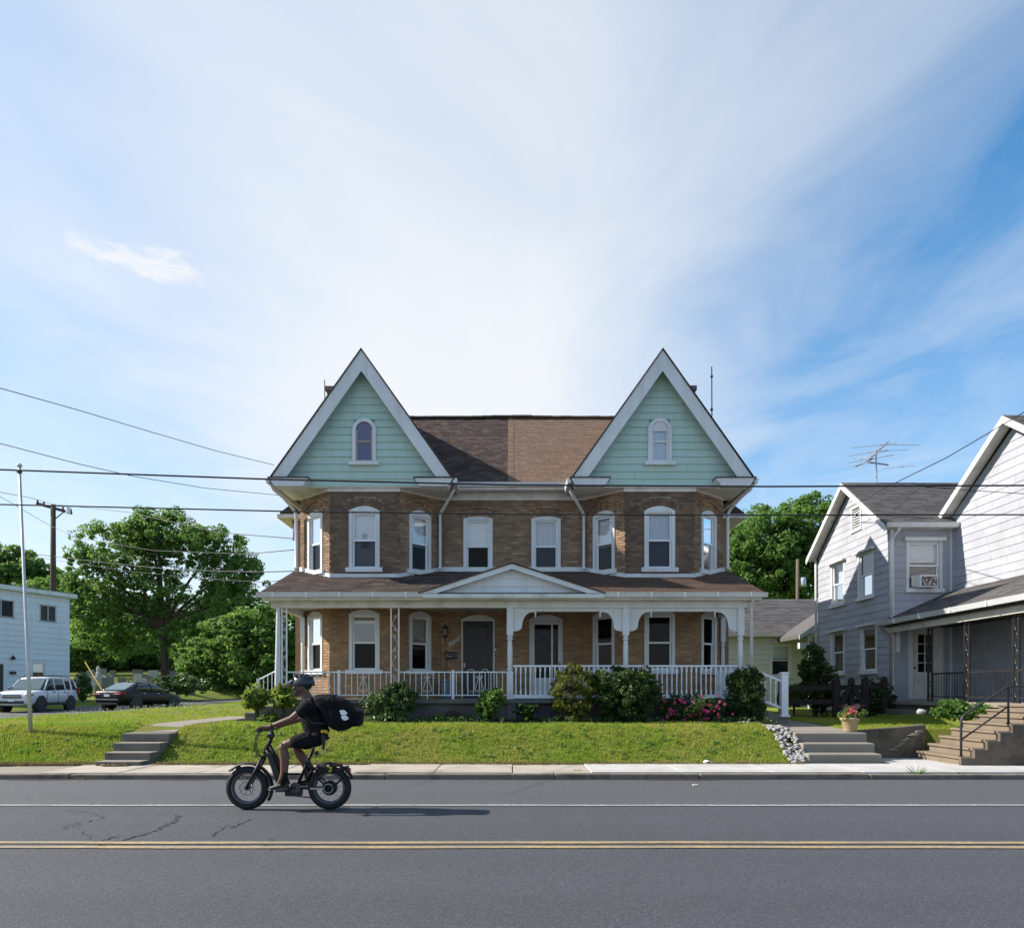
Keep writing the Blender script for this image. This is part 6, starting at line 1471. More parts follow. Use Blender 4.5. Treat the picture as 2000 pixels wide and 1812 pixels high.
def car(name, label, cat, prof, L, W, paint, wheel_x, wr, rails=False, suv=False):
    """nose at +x. prof: stations (x, sill z, bumper/belt z, half width factor); greenhouse from roof stations"""
    t = thing(name, label, cat, (0,0,0)); hw = W/2
    body, gh, arches = prof['body'], prof['house'], []
    rings = []
    for x, z0, zb, k in body:     # closed section, lower body
        h = hw*k; zm = lerp(z0, zb, .55)
        rings.append([(x,-h*.86,z0),(x,-h*.97,lerp(z0,zb,.2)),(x,-h,zm),(x,-h*.985,lerp(zm,zb,.7)),(x,-h*.93,zb-.015),(x,-h*.80,zb),(x,0,zb+.025*k),(x,h*.80,zb),(x,h*.93,zb-.015),(x,h*.985,lerp(zm,zb,.7)),(x,h,zm),(x,h*.97,lerp(z0,zb,.2)),(x,h*.86,z0)])
    m = MB().loft(rings); b = m.build('body', paint, t, True, sub=1)
    # greenhouse: glass volume, painted roof cap and pillars
    gr = []
    for x, zb, zt, kb, kt in gh: gr.append((x, zb, zt, hw*kb, hw*kt))
    n = len(gr)
    def side(i, s, f): x, zb, zt, a, c = gr[i]; return Vector((x, s*lerp(a,c,f), lerp(zb,zt,f)))
    m = MB(); rings = [[side(i,-1,0), side(i,-1,.9), side(i,-1,.97)+Vector((0,.06,0)), Vector((gr[i][0],0,gr[i][2]*1.0-.01)), side(i,1,.97)-Vector((0,.06,0)), side(i,1,.9), side(i,1,0)] for i in range(n)]
    m.loft(rings); m.build('glasshouse', M_CARGLASS, t, True)
    r0, r1 = prof['roof']
    rings = []
    for i in range(r0, r1+1):
        x, zb, zt, a, c = gr[i]; rings.append([(x,-c-.012,zt-.09),(x,-c*.98,zt-.02),(x,-c*.75,zt+.018),(x,0,zt+.032),(x,c*.75,zt+.018),(x,c*.98,zt-.02),(x,c+.012,zt-.09),(x,c*.9,zt-.10),(x,-c*.9,zt-.10)])
    MB().loft(rings).build('roof', paint, t, True)
    for px0, px1, w in prof['pillars']:
        for s in (-1, 1):
            def on(xv, f):
                for i in range(n-1):
                    if gr[i][0] >= xv >= gr[i+1][0]:
                        q = (gr[i][0]-xv)/max(1e-6, gr[i][0]-gr[i+1][0]); return side(i,s,f).lerp(side(i+1,s,f), q)
                return side(0 if xv > gr[0][0] else n-1, s, f)
            p0, p1 = on(px0, .0), on(px1, .93); o_ = Vector((0, s*.010, 0)); d = Vector((w/2,0,0))
            MB().prism([p0-d+o_, p0+d+o_, p1+d*.8+o_, p1-d*.8+o_], (0,-s*.04,0)).build('pillar', paint, t)
    for x in wheel_x:
        for s in (-1, 1):
            y = s*(hw-.12); ax = (0,1,0)
            a_ = MB().lathe((x,s*(hw-.20),wr), [(wr+.07,0),(wr+.07,.20)], 24, (0,s,0)).build('wheel_arch', M_PLASTIC, t)
            wv = MB().lathe((x,y-.10,wr), [(wr*.66,0),(wr*.94,0),(wr,.03),(wr,.18),(wr*.94,.21),(wr*.66,.21)], 26, ax).build('wheel', M_RUBBER, t, True)
            yo = y+s*.10; MB().lathe((x,yo-s*.02,wr), [(wr*.66,0),(wr*.60,.01)], 24, (0,s,0)).build('rim_disc', M_PLASTIC, wv)
            m = MB(); m.lathe((x,yo,wr), [(wr*.68,0),(wr*.68,.012),(wr*.60,.012),(wr*.60,0)], 24, (0,s,0)); m.lathe((x,yo,wr), [(wr*.17,0),(wr*.14,.02)], 12, (0,s,0))
            for k in range(5):
                a = 2*math.pi*k/5+.3; d = Vector((math.cos(a),0,math.sin(a))); m.beam(Vector((x,yo+s*.008,wr))+d*wr*.12, Vector((x,yo+s*.008,wr))+d*wr*.63, .02, wr*.17, d.cross(Vector((0,1,0))))
            m.build('rim', M_RIM, wv)
    return t
# SUV: length 4.43
suv = car('silver_suv', 'silver white SUV parked facing the camera on the side street', 'car', dict(
    body=[(2.20,.38,.62,.70),(2.12,.30,.86,.84),(1.95,.27,.96,.92),(1.5,.27,1.02,.97),(.95,.28,1.05,1.0),(.2,.28,1.06,1.0),(-.8,.28,1.08,1.0),(-1.6,.29,1.10,.98),(-2.05,.34,1.10,.93),(-2.18,.42,1.06,.84),(-2.21,.5,.9,.8)],
    house=[(1.10,1.03,1.06,.90,.84),(.42,1.05,1.62,.93,.74),(.2,1.05,1.68,.93,.74),(-.8,1.06,1.71,.93,.74),(-1.7,1.08,1.68,.91,.73),(-1.95,1.09,1.62,.88,.70),(-2.12,1.09,1.12,.86,.82)],
    roof=(1,5), pillars=[(1.0,.42,.10),(.12,-.02,.09),(-.88,-.86,.10),(-1.45,-1.5,.16),(-2.08,-1.95,.14)]), 4.43, 1.81, car_paint('silver_white_paint', (.62,.63,.66)), (1.32,-1.30), .36, suv=True)
def kids(t, items):
    for nm, mb, mat in items: mb.build(nm, mat, t)
m = MB().prism([(1.04,-.66,1.08),(1.04,.66,1.08),(.47,.60,1.59),(.47,-.60,1.59)], (.02,0,.012))
kids(suv, [('windscreen', m, M_CARGLASS_L), ('grille', MB().box(2.17,2.215,-.42,.42,.66,.82), M_PLASTIC), ('grille_bar', MB().box(2.215,2.225,-.42,.42,.72,.76), M_RIM),
  ('bumper_intake', MB().box(2.16,2.22,-.55,.55,.40,.52), M_PLASTIC), ('side_trim', MB().box(-1.0,1.0,.895,.915,.30,.42).box(-1.0,1.0,-.915,-.895,.30,.42), M_PLASTIC),
  ('roof_rail', MB().tube([(.2,.60,1.73),(.1,.60,1.79),(-1.5,.60,1.80),(-1.65,.60,1.74)], .018, 6).tube([(.2,-.60,1.73),(.1,-.60,1.79),(-1.5,-.60,1.80),(-1.65,-.60,1.74)], .018, 6).box(-.2,-.16,-.6,.6,1.77,1.80).box(-1.2,-1.16,-.6,.6,1.77,1.80), M_PLASTIC),
  ('mirror', MB().sphere((.62,1.0,1.12),(.08,.12,.09),10,6), M_PLASTIC), ('mirror', MB().sphere((.62,-1.0,1.12),(.08,.12,.09),10,6), M_PLASTIC),
  ('licence_plate', MB().box(2.215,2.23,-.15,.15,.50,.60), M_BLIND)])
for s in (-1, 1):
    MB().sphere((2.06,s*.66,.82),(.13,.14,.09),10,6).build('headlight', M_CLEARLAMP, suv, True); MB().sphere((1.97,s*.80,.83),(.10,.05,.06),8,6).build('indicator', M_AMBER, suv, True)
    MB().lathe((2.10,s*.62,.50), [(.06,0),(.05,.06)], 12, (1,0,0)).build('fog_lamp', M_CLEARLAMP, suv)
    MB().box(-2.14,-1.98,min(s*.80,s*.90),max(s*.80,s*.90),.86,1.16).build('tail_light', M_REDLAMP, suv)
    for x in (.18,-.78): MB().box(x,x+.16,s*.89-.02,s*.89+.025,.93,.97).build('handle', M_PLASTIC, suv)
    for x in (.86,-.12,-1.02): MB().box(x,x+.012,s*.905-.006,s*.905+.004,.42,1.04).build('door_gap', M_PLASTIC, suv)
suv.location = (-23.9, 36.2, street_z(36.2)); suv.rotation_euler = (0.0, 0, R(-86)); LOC.pop(suv.name, None)
# sedan: length 4.57, seen from behind
sed = car('black_sedan', 'dark sedan parked with its tail towards the camera', 'car', dict(
    body=[(2.26,.34,.55,.66),(2.16,.24,.66,.82),(1.9,.22,.76,.92),(1.2,.21,.88,.99),(.5,.21,.92,1.0),(-.6,.21,.95,1.0),(-1.5,.22,1.0,.98),(-2.0,.26,1.02,.94),(-2.22,.30,1.0,.86),(-2.29,.38,.82,.80)],
    house=[(1.30,.90,.92,.88,.82),(.35,.93,1.36,.92,.68),(.05,.94,1.40,.92,.68),(-.6,.95,1.41,.92,.68),(-1.0,.97,1.37,.90,.66),(-1.85,1.0,1.03,.86,.76)],
    roof=(1,4), pillars=[(1.1,.35,.09),(-.12,-.2,.08),(-1.35,-1.02,.22)]), 4.57, 1.80, car_paint('navy_black_paint', (.004,.0045,.006), .35), (1.38,-1.30), .33)
kids(sed, [('rear_window', MB().prism([(-1.80,-.62,1.035),(-1.80,.62,1.035),(-1.02,.56,1.375),(-1.02,-.56,1.375)], (-.02,0,.015)), M_CARGLASS_L),
  ('licence_plate', MB().box(-2.30,-2.275,-.16,.16,.70,.82), M_CURTAIN), ('bumper_trim', MB().box(-2.30,-2.2,-.6,.6,.32,.40), M_PLASTIC), ('badge', MB().lathe((-2.265,0,.93), [(.05,0),(.05,.012)], 14, (-1,0,0)), M_RIM),
  ('chrome_strip', MB().box(-2.315,-2.28,-.66,.66,.545,.57), M_RIM), ('antenna_fin', MB().prism([(-.95,-.02,1.41),(-.78,-.02,1.43),(-.92,-.02,1.49)], (0,.04,0)), M_PLASTIC)])
for s in (-1, 1):
    MB().prism([(-2.28,s*.36,.80),(-2.28,s*.78,.80),(-2.24,s*.80,.93),(-2.26,s*.36,.88)], (.05,0,0)).build('tail_light', M_REDLAMP, sed)
    MB().prism([(-2.27,s*.76,.80),(-1.95,s*.875,.85),(-1.98,s*.875,.93),(-2.25,s*.77,.93)], (0,-s*.05,0)).build('tail_light', M_REDLAMP, sed)
    MB().box(-2.295,-2.27,min(s*.42,s*.7),max(s*.42,s*.7),.81,.835).build('reversing_lamp', M_CLEARLAMP, sed)
    MB().sphere((.78,s*.97,1.0),(.09,.11,.07),10,6).build('mirror', M_PLASTIC, sed, True)
    for x in (.10,-.85): MB().box(x,x+.17,s*.885-.02,s*.885+.02,.84,.87).build('handle', M_RIM, sed)
sed.location = (-19.45, 37.6, street_z(37.6)); sed.rotation_euler = (0.0, 0, R(76)); LOC.pop(sed.name, None)

# ------------------------------------------------------------------ gravestones
M_STONE = simple('grey_gravestone', (.20,.195,.185), .85, .25, 3, .2, .2); M_STONE_L = simple('pale_gravestone', (.42,.41,.39), .8, .15, 3, .2, .2)
rgs = random.Random(17); graves = []
for i in range(44):
    Y = rgs.choice((50,52.5,55,58,61,64,68,72)); u = rgs.uniform(152,335) if i < 36 else rgs.uniform(335,372); x = PX(u,Y)
    if x > street_r(Y)-6.6 or any(abs(x-a) < .9 and abs(Y-b) < 1.5 for a, b in graves): continue
    graves.append((x,Y))
desc = ['arched top','square top','cross topped','slanted low']
ORD = ['first','second','third','fourth','fifth','sixth','seventh','eighth','ninth','tenth','eleventh','twelfth','thirteenth','fourteenth','fifteenth','sixteenth','seventeenth','eighteenth','nineteenth','twentieth','twenty first','twenty second','twenty third','twenty fourth','twenty fifth','twenty sixth','twenty seventh','twenty eighth','twenty ninth','thirtieth','thirty first','thirty second','thirty third','thirty fourth','thirty fifth','thirty sixth','thirty seventh','thirty eighth','thirty ninth','fortieth','forty first','forty second','forty third','forty fourth']
for i, (x, y) in enumerate(sorted(graves, key=lambda g: g[0]/g[1])):
    kind = rgs.choice((0,0,1,1,1,3)); h, w = rgs.uniform(.65,1.15), rgs.uniform(.55,.95); z = terr(x,y); mat = M_STONE_L if rgs.random() < .3 else M_STONE
    t = thing('gravestone', None, 'gravestone', (x,y,z-.05), 'gravestones in the cemetery beyond the side street')
    MB().box(x-w*.62,x+w*.62,y-.22,y+.22,z-.1,z+.16).build('plinth', mat, t)
    if kind == 0: pl = [(x-w/2,z+.16),(x+w/2,z+.16),(x+w/2,z+h*.75)] + [(x+w/2*math.cos(math.pi*k/8), z+h*.75+h*.28*math.sin(math.pi*k/8)) for k in range(1,8)] + [(x-w/2,z+h*.75)]
    elif kind == 1: pl = [(x-w/2,z+.16),(x+w/2,z+.16),(x+w/2,z+h),(x-w/2,z+h)]
    else: pl = [(x-w/2,z+.16),(x+w/2,z+.16),(x+w/2,z+h*.7),(x-w/2,z+h*.7)]
    MB().prism([(a,y-.11,c) for a, c in pl], (0,.22,0)).build('headstone', mat, t)
    t['label'] = '%s gravestone from the left on the cemetery slope, %s with a %s top' % (ORD[i], 'pale' if mat is M_STONE_L else 'grey', {0:'rounded',1:'square',3:'low square'}[kind])
mo = thing('grave_monument', 'tall pale pillar monument among the gravestones', 'monument', (PX(192,60),60,terr(PX(192,60),60))); b_ = Vector(mo.location)
MB().box(b_.x-.36,b_.x+.36,b_.y-.36,b_.y+.36,b_.z-.1,b_.z+.3).build('plinth', M_STONE_L, mo); MB().lathe(b_, [(.30,.3),(.26,.45),(.20,.95),(.25,1.05),(.13,1.12),(.17,1.35),(.1,1.6),(.02,1.68)], 8).build('pillar', M_STONE_L, mo)

# ------------------------------------------------------------------ flagpole, utility pole, wires
fp = thing('flagpole', 'thin grey bare flagpole leaning slightly on the left lawn', 'flagpole', P(60,1425,14.6)); 
A, B = P(60,1428,14.6), P(38,914,14.6); A.z = terr(A.x,A.y)-.05
MB().tube([A, A.lerp(B,.42)+Vector((.01,0,0)), A.lerp(B,.421), B], [.040,.037,.032,.027], 10).build('pole', M_GALV, fp, True); MB().sphere(B+Vector((0,0,.05)), .05, 12, 8).build('ball_finial', M_GALV, fp, True); MB().lathe(B-Vector((0,0,.10)), [(.05,0),(.05,.05)], 8).build('truck', M_BLACK, fp)
up_ = thing('utility_pole', 'leaning wooden utility pole with a crossarm behind the white house', 'utility pole', (PX(97,54),54,terr(PX(97,54),54)))
ub = Vector(up_.location); ut = P(104,985,54); MB().tube([ub-Vector((0,0,.5)), ub.lerp(ut,.5)+Vector((.12,0,0)), ut], [.24,.21,.17], 10).build('pole', M_POLE, up_, True)
ca, cb = P(72,983,54), P(140,1002,54); MB().beam(ca, cb, .16, .20).build('crossarm', M_POLE, up_); MB().beam(ut-Vector((0,0,1.2)), ca.lerp(cb,.8), .06, .06).build('brace', M_BLACK, up_)
for k in (.02,.2,.45,.75,.88,.98): q = ca.lerp(cb,k); MB().lathe(q+Vector((0,0,.1)), [(.05,0),(.09,.05),(.05,.09),(.08,.14),(.03,.2)], 8).build('insulator', M_PLASTIC, up_)
MB().lathe(ca.lerp(cb,.93)+Vector((0,-.1,-.1)), [(.16,0),(.16,.45)], 10).build('lamp', M_VINYL, up_)
def wire(label, pts, r, sag=0.0):
    q = []
    for a, b in zip(pts[:-1], pts[1:]):
        for k in range(10): t = k/10; q.append(a.lerp(b,t) - Vector((0,0,sag*4*t*(1-t))))
    q.append(pts[-1]); o = MB().tube(q, r, 6, False).build('overhead_wire', M_WIRE, None, True); tag(o, label, 'wire', 'overhead wires')
YL = 12.6
wire('thick upper black cable crossing in front of the green gables', [P(-300,906,YL),P(0,917,YL),P(530,936,YL),P(1000,947,YL),P(1500,950,YL),P(2000,948,YL),P(2300,946,YL)], .0155)
wire('thick lower black cable crossing in front of the upper windows', [P(-300,979,YL+.4),P(0,985,YL+.4),P(580,999,YL+.4),P(1000,1004,YL+.4),P(1420,1006,YL+.4),P(2000,1005,YL+.4),P(2300,1003,YL+.4)], .0135)
wire('thin wire slanting down from the left edge to the left gable', [P(-60,738,11),P(0,758,11.5),P(150,800,13),P(300,845,15),P(420,880,16.5),P(535,908,18.2)], .007)
wire('second thin wire slanting to the left eave below the first', [P(-60,850,12),P(0,866,12.5),P(150,905,14),P(260,930,15.5),P(400,953,17),P(545,967,18.9)], .007)
wire('wire rising to the house from the utility pole crossarm', [P(-40,953,30),P(0,961,32),P(60,972,40),P(100,984,50),P(250,1000,40),P(430,1040,28),P(580,1052,19.6)], .014)
wire('wire running from the left edge past the pole to the tree', [P(-30,955,40),P(10,975,42),P(95,1025,52),P(150,1050,50),P(300,1075,40),P(480,1082,28),P(580,1073,20)], .014)
wire('black wire crossing the spreading tree to the porch roof corner', [P(-30,1070,40),P(0,1074,40),P(100,1086,45),P(200,1098,40),P(350,1113,30),P(500,1117,23),P(582,1115,19.8)], .016)
wire('faint lower wire crossing the spreading tree', [P(-30,1076,42),P(100,1092,45),P(250,1115,38),P(400,1130,28),P(520,1137,22),P(582,1128,19.8)], .010)
wire('cable slanting down across the grey roofs on the right', [P(2080,755,12.5),P(2000,805,13.5),P(1850,893,15.5),P(1720,957,18),P(1690,975,19.9),P(1640,1000,22.5)], .010)
wire('thin service wire from the roof to the upper black cable', [P(1720,1020,19.9),P(1760,985,16.5),P(1800,948,12.6)], .006)
wire('thin wire running right from the cable across the shingle wall', [P(1800,950,12.6),P(1900,958,12.8),P(2050,967,13)], .006)
bp_ = thing('utility_pole', 'short wooden pole with a grey transformer before the right trees', 'utility pole', (PX(1557,38),38,1.2)); b_ = Vector(bp_.location)
MB().tube([b_-Vector((0,0,.3)), P(1558,1092,38)], [.11,.09], 8).build('pole', simple('tan_pole', (.12,.095,.07), .9), bp_, True); MB().lathe(P(1568,1145,38), [(.15,0),(.17,.05),(.17,.42),(.12,.48)], 10).build('transformer', M_GALV, bp_, True); MB().beam(P(1557,1135,38), P(1568,1135,38), .06, .08).build('bracket', M_BLACK, bp_)
gm = MB().beam(P(166,1292,49), P(200,1348,47), .05, .05).build('guy_marker', simple('yellow_marker', (.55,.36,.05), .6)); tag(gm, 'slanting yellow guy wire marker beside the gravestones', 'marker')

fg = thing('hanging_flag', 'small faded purple flag hanging at the left side of the brick house', 'flag', P(578,1040,20.6)); m = MB(); vs = []
for i in range(7):
    for j in range(7): q = P(571+1.8*i, 1016+6.5*j+.6*i, 20.6); q.y += .04*math.sin(i*1.3+j*.5); vs.append(q)
m.add(vs, [(i*7+j, i*7+j+1, (i+1)*7+j+1, (i+1)*7+j) for i in range(6) for j in range(6)]); m.build('cloth', simple('faded_purple_cloth', (.17,.12,.21), .9, .5, 9), fg, True); MB().tube([P(569,1015,20.6), P(590,1024,20.6)], .012, 6).build('pole', M_BLACK, fg)
# ------------------------------------------------------------------ stones, rocks, edging, drain
M_RIVER = piece_mat('river_stone', [(0,(.20,.195,.19)),(.3,(.30,.285,.27)),(.6,(.38,.36,.335)),(.85,(.24,.245,.265)),(1,(.42,.375,.32))], .8, 12, .2)
st = thing('river_stone_border', 'border of rounded grey river stones beside the concrete steps', 'stones', (5.45,14.2,.1)); rst = random.Random(14)
smesh = []
for k in range(6):
    m = MB().sphere((0,0,0), 1.0, 9, 6, .14, random.Random(k)); smesh.append(m.mesh('stone', M_RIVER, True))
n = 0
for i in range(290):
    if i < 225: y = rst.uniform(13.40,15.2); x = rst.uniform(5.26,5.63) if y > 13.6 else rst.uniform(5.24,5.58)
    else: y = rst.uniform(15.0,15.75); x = 5.45-(y-15.0)*.75+rst.uniform(-.2,.2)
    zt = .07 + (.66-.07)*sm((y-13.36)/1.4) + rst.uniform(0,.05); r = rst.uniform(.024,.052)
    o = bpy.data.objects.new('stone', smesh[i%6]); o.matrix_basis = Matrix.Translation((x,y,zt+.02)) @ Euler((rst.uniform(-.5,.5),rst.uniform(-.5,.5),rst.uniform(0,6.28))).to_matrix().to_4x4() @ Matrix.Diagonal((r*rst.uniform(.9,1.5), r, r*rst.uniform(.55,.8), 1)); put(o, st)
ed = thing('edging_block', 'scalloped concrete edging block at the foot of the square yew', 'edging', P(1455,1412,15.6)); 
for k in range(3): p = P(1445+8*k,1413,15.6); MB().lathe(p-Vector((0,0,.08)), [(.05,0),(.05,.11),(.035,.14)], 10).build('scallop', M_CONC, ed, True)
rk_ = MB().sphere(P(1800,1390,15.6), (.10,.08,.065), 8, 6, .32, random.Random(3)).build('white_rock', simple('white_rock_paint', (.36,.36,.37), .85, .35), None, True); tag(rk_, 'rounded white rock lying in the shaded lawn', 'rock')
dr = thing('drain_pipe', 'short white drain pipe end poking out of the grass bank', 'pipe', P(1383,1491,13.42)); p = P(1383,1490,13.42)
m = MB(); m.loft([[p+Vector((r*math.cos(a),dy,r*math.sin(a))) for a in [2*math.pi*k/16 for k in range(16)]] for r, dy in ((.052,.15),(.052,-.05),(.040,-.05),(.040,.15))], cap=False); m.build('pipe', M_VINYL, dr, True)
MB().lathe(p, [(.039,.05),(.039,.06)], 12, (0,1,0)).build('dark_inside', M_DARKROOM, dr)
lf = MB(); rl = random.Random(8)
for i in range(26):
    p = Vector((rl.uniform(-7.45,-7.0), rl.uniform(12.98,13.08), .10)); a = rl.uniform(0,6.28); lf.add([p+Vector((.05*math.cos(a+k*1.57),.05*math.sin(a+k*1.57),rl.uniform(0,.03))) for k in range(4)], [(0,1,2,3)])
o = lf.build('fallen_leaves', simple('dry_leaf', (.22,.12,.05), .9)); o['kind'] = 'stuff'; o['label'] = 'dry brown leaves before the left steps'
# debris and weeds along the kerb
def weed(label, u, v, Y, s, mat):
    t = thing('kerb_weed', label, 'weed', P(u,v,Y)); b = Vector(t.location); m = MB(); q = random.Random(int(u))
    for i in range(40):
        a = q.uniform(0,6.28); L = s*q.uniform(.5,1.2); d = Vector((math.cos(a),math.sin(a)*.5,0)); w = Vector((-d.y,d.x,0))*.008; k = q.uniform(.4,1.1)
        m.add([b-w, b+w, b+d*L*.6+Vector((0,0,L*k*.7))+w*.8, b+d*L+Vector((0,0,L*k))], [(0,1,2,3)])
    m.build('blades', mat, t)
weed('green weed growing from the kerb before the entrance stairs', 1790,1516,11.95,.17,LG); weed('small weed in the pavement joint left of the new slabs', 1128,1508,12.3,.07,LGY); weed('dark weed in the kerb joint at the far right', 1877,1515,11.95,.08,LGD); weed('dry weed clump in the gutter below the left steps', 152,1527,11.78,.10,MD)
for u, v, w in ((1358,1534,.04),):
    p = gp(u, v); o = MB().box(p.x-w,p.x+w,p.y-.03,p.y+.03,.006,.02).build('litter', M_SHADE); tag(o, {1358:'small white scrap of paper lying on the road shoulder',1372:'tiny pale scrap beside the white paper scrap',868:'pale crumb on the shoulder right of the bicycle',930:'pale crumb on the shoulder further right of the bicycle'}[u], 'litter')
# ------------------------------------------------------------------ the cyclist and the electric bicycle
YC = 8.83
def B(u, v, dy=0.0): p = P(u, v, YC); p.y += dy; return p
M_MATTE = simple('matte_black_frame', (.010,.010,.011), .55, .15, 5, .35)
M_STEEL = simple('dull_steel', (.34,.34,.36), .35, .1, 10, .5, metal=.7)
M_DGREY = simple('dark_grey_alloy', (.055,.055,.06), .4, .15, 10, .5)
bk = thing('electric_bicycle', 'matte black fat tyred electric bicycle ridden along the road', 'bicycle', (PX(565,YC), YC, 0))
def torus(c, R_, r, n=40, k=10, kn=0.0):
    m = MB(); rings = []
    for i in range(n+1):
        a = 2*math.pi*i/n; d = Vector((math.cos(a),0,math.sin(a)))
        rings.append([c + d*(R_+r*math.cos(t)) + Vector((0,r*1.12*math.sin(t),0)) for t in [2*math.pi*j/k for j in range(k)]])
    return m.loft(rings, cap=False)
WR = .266
C1, C2 = B(484,1538), B(644,1537); C1.z = C2.z = WR
def arcband(c, r, a0, a1, w, n=18, th=.006):
    m = MB(); rings = []
    for i in range(n+1):
        a = R(lerp(a0,a1,i/n)); d = Vector((math.cos(a),0,math.sin(a))); rings.append([c+d*r+Vector((0,-w/2,-.0)), c+d*(r+.016)+Vector((0,-w*.3,0)), c+d*(r+.020), c+d*(r+.016)+Vector((0,w*.3,0)), c+d*r+Vector((0,w/2,0)), c+d*(r-th)+Vector((0,w/2,0)), c+d*(r+.010), c+d*(r-th)+Vector((0,-w/2,0))])
    return m.loft(rings)
for c, nm in ((C1,'front_wheel'),(C2,'rear_wheel')):
    w = torus(c, WR-.042, .042).build(nm, M_RUBBER, bk, True)
    m = MB()
    for i in range(64):     # tread knobs
        a = 2*math.pi*i/64; d = Vector((math.cos(a),0,math.sin(a))); t_ = Vector((-d.z,0,d.x))
        for y in (-.02,.0,.02): m.obox(c+d*(WR-.002-.006*(y!=0))+Vector((0,y,0)), t_*.006, Vector((0,.007,0)), d*.004)
    m.build('tread', M_RUBBER, w)
    m = MB(); rings = [[c+Vector((math.cos(a),0,math.sin(a)))*(r)+Vector((0,y,0)) for r, y in ((.184,-.032),(.190,-.034),(.190,.034),(.184,.032),(.166,.012),(.166,-.012))] for a in [2*math.pi*i/40 for i in range(41)]]
    m.loft(rings, cap=False).build('rim', M_DGREY, w, True)
    m = torus(c+Vector((0,-.035,0)), .187, .0028, 40, 6).build('rim_edge', M_STEEL, w, True)
    m = MB()
    for i in range(28):
        a = 2*math.pi*i/28; d = Vector((math.cos(a),0,math.sin(a))); e = Vector((math.cos(a+.5*(-1)**i),0,math.sin(a+.5*(-1)**i))); s = -1 if i % 4 < 2 else 1
        m.tube([c+e*(.03 if nm[0]=='f' else .075)+Vector((0,s*.03,0)), c+d*.168], .0016, 4, False)
    m.build('spokes', M_STEEL, w)
    if nm[0] == 'f':
        MB().lathe(c-Vector((0,.055,0)), [(.022,0),(.028,.02),(.02,.03),(.02,.08),(.028,.09),(.022,.11)], 12, (0,1,0)).build('hub', M_MATTE, w)
        m = torus(c+Vector((0,-.045,0)), .083, .006, 28, 6)
        for i in range(6): a = 2*math.pi*i/6; m.tube([c+Vector((.02*math.cos(a),-.045,.02*math.sin(a))), c+Vector((.08*math.cos(a+.5),-.045,.08*math.sin(a+.5)))], .004, 5)
        m.build('brake_disc', M_STEEL, w)
    else:
        MB().lathe(c-Vector((0,.06,0)), [(.03,0),(.082,.015),(.09,.03),(.09,.09),(.082,.105),(.03,.12)], 24, (0,1,0)).build('hub_motor', M_MATTE, w, True)
        m = torus(c+Vector((0,-.07,0)), .055, .008, 24, 6); m.build('sprocket', M_STEEL, w)
arcband(C1, .296, 137, -30, .10).build('front_mudguard', M_MATTE, bk, True); MB().tube([C1+Vector((-.205,0,.225)), C1+Vector((-.225,0,.20))], [.016,.01], 6).build('mudguard_tip', M_VINYL, bk)
arcband(C2, .296, 168, 22, .10).build('rear_mudguard', M_MATTE, bk, True)
fr_ = MB()
HT0, HT1 = B(517,1472), B(533,1433)
fr_.tube([HT0, HT1], .026, 12)
fr_.tube([B(526,1456), B(538,1478), B(553,1508), B(563,1532)], [.026,.03,.03,.028], 10)          # low top tube
fr_.tube([B(522,1464), B(551,1533)], .03, 10)
fr_.tube([B(612,1462), B(580,1536)], .021, 10)                                                     # seat tube
fr_.tube([B(563,1511), B(600,1511), B(624,1509)], .016, 8)
for s in (-.065, .065):
    fr_.tube([B(580,1537,s*.5), B(600,1538,s), C2+Vector((0,s,0))], .013, 8); fr_.tube([B(603,1487,s*.3), B(612,1503,s), B(622,1517,s), C2+Vector((0,s,0))], .012, 8)
fr_ = fr_.build('frame', M_MATTE, bk, True)
m = MB()
for s in (-.062, .062): m.tube([C1+Vector((0,s,0)), B(500,1508,s), B(515,1478,s)], [.016,.019,.021], 8)
m.tube([B(515,1478,-.065), B(515,1477,.065)], .022, 8); m.build('fork', M_MATTE, bk, True)
MB().prism([B(522,1472,-.045), B(531,1467,-.045), B(554,1523,-.045), B(541,1529,-.045)], (0,.09,0)).build('battery', M_PLASTIC, bk, bevel=.012)
MB().prism([B(558,1536,-.06), B(590,1536,-.06), B(589,1554,-.06), B(559,1553,-.06)], (0,.12,0)).build('controller_box', M_PLASTIC, bk, bevel=.01)
MB().box(C2.x-.22,C2.x-.05,YC-.085,YC-.065,WR-.012,WR+.012).build('chain', M_STEEL, bk); MB().lathe(B(580,1536,-.075), [(.062,0),(.066,.006),(.05,.012)], 24, (0,1,0)).build('chainring', M_DGREY, bk)
cr_ = MB().beam(B(580,1536,-.10), B(556,1540,-.11), .018, .028).beam(B(580,1536,.10), B(604,1532,.11), .018, .028).build('cranks', M_MATTE, bk)
MB().box(B(556,0).x-.05,B(556,0).x+.05,YC-.20,YC-.115,B(0,1540).z-.012,B(0,1540).z+.008).build('pedal', M_PLASTIC, cr_); MB().box(B(604,0).x-.05,B(604,0).x+.05,YC+.115,YC+.20,B(0,1532).z-.012,B(0,1532).z+.008).build('pedal', M_PLASTIC, cr_)
hb = MB().tube([HT1, B(529,1423)], .017, 8).tube([B(523,1424,-.33), B(521,1423,-.22), B(528,1425,-.08), B(530,1425,0), B(528,1425,.08), B(521,1423,.22), B(523,1424,.33)], .0125, 8).build('handlebar', M_MATTE, bk, True)
for s in (-1, 1): MB().tube([B(524,1424,s*.33), B(521,1423,s*.21)], .018, 10).build('grip', M_RUBBER, hb, True); MB().tube([B(521,1424,s*.20), B(512,1423,s*.22), B(511,1427,s*.30)], .007, 6).build('brake_lever', M_MATTE, hb)
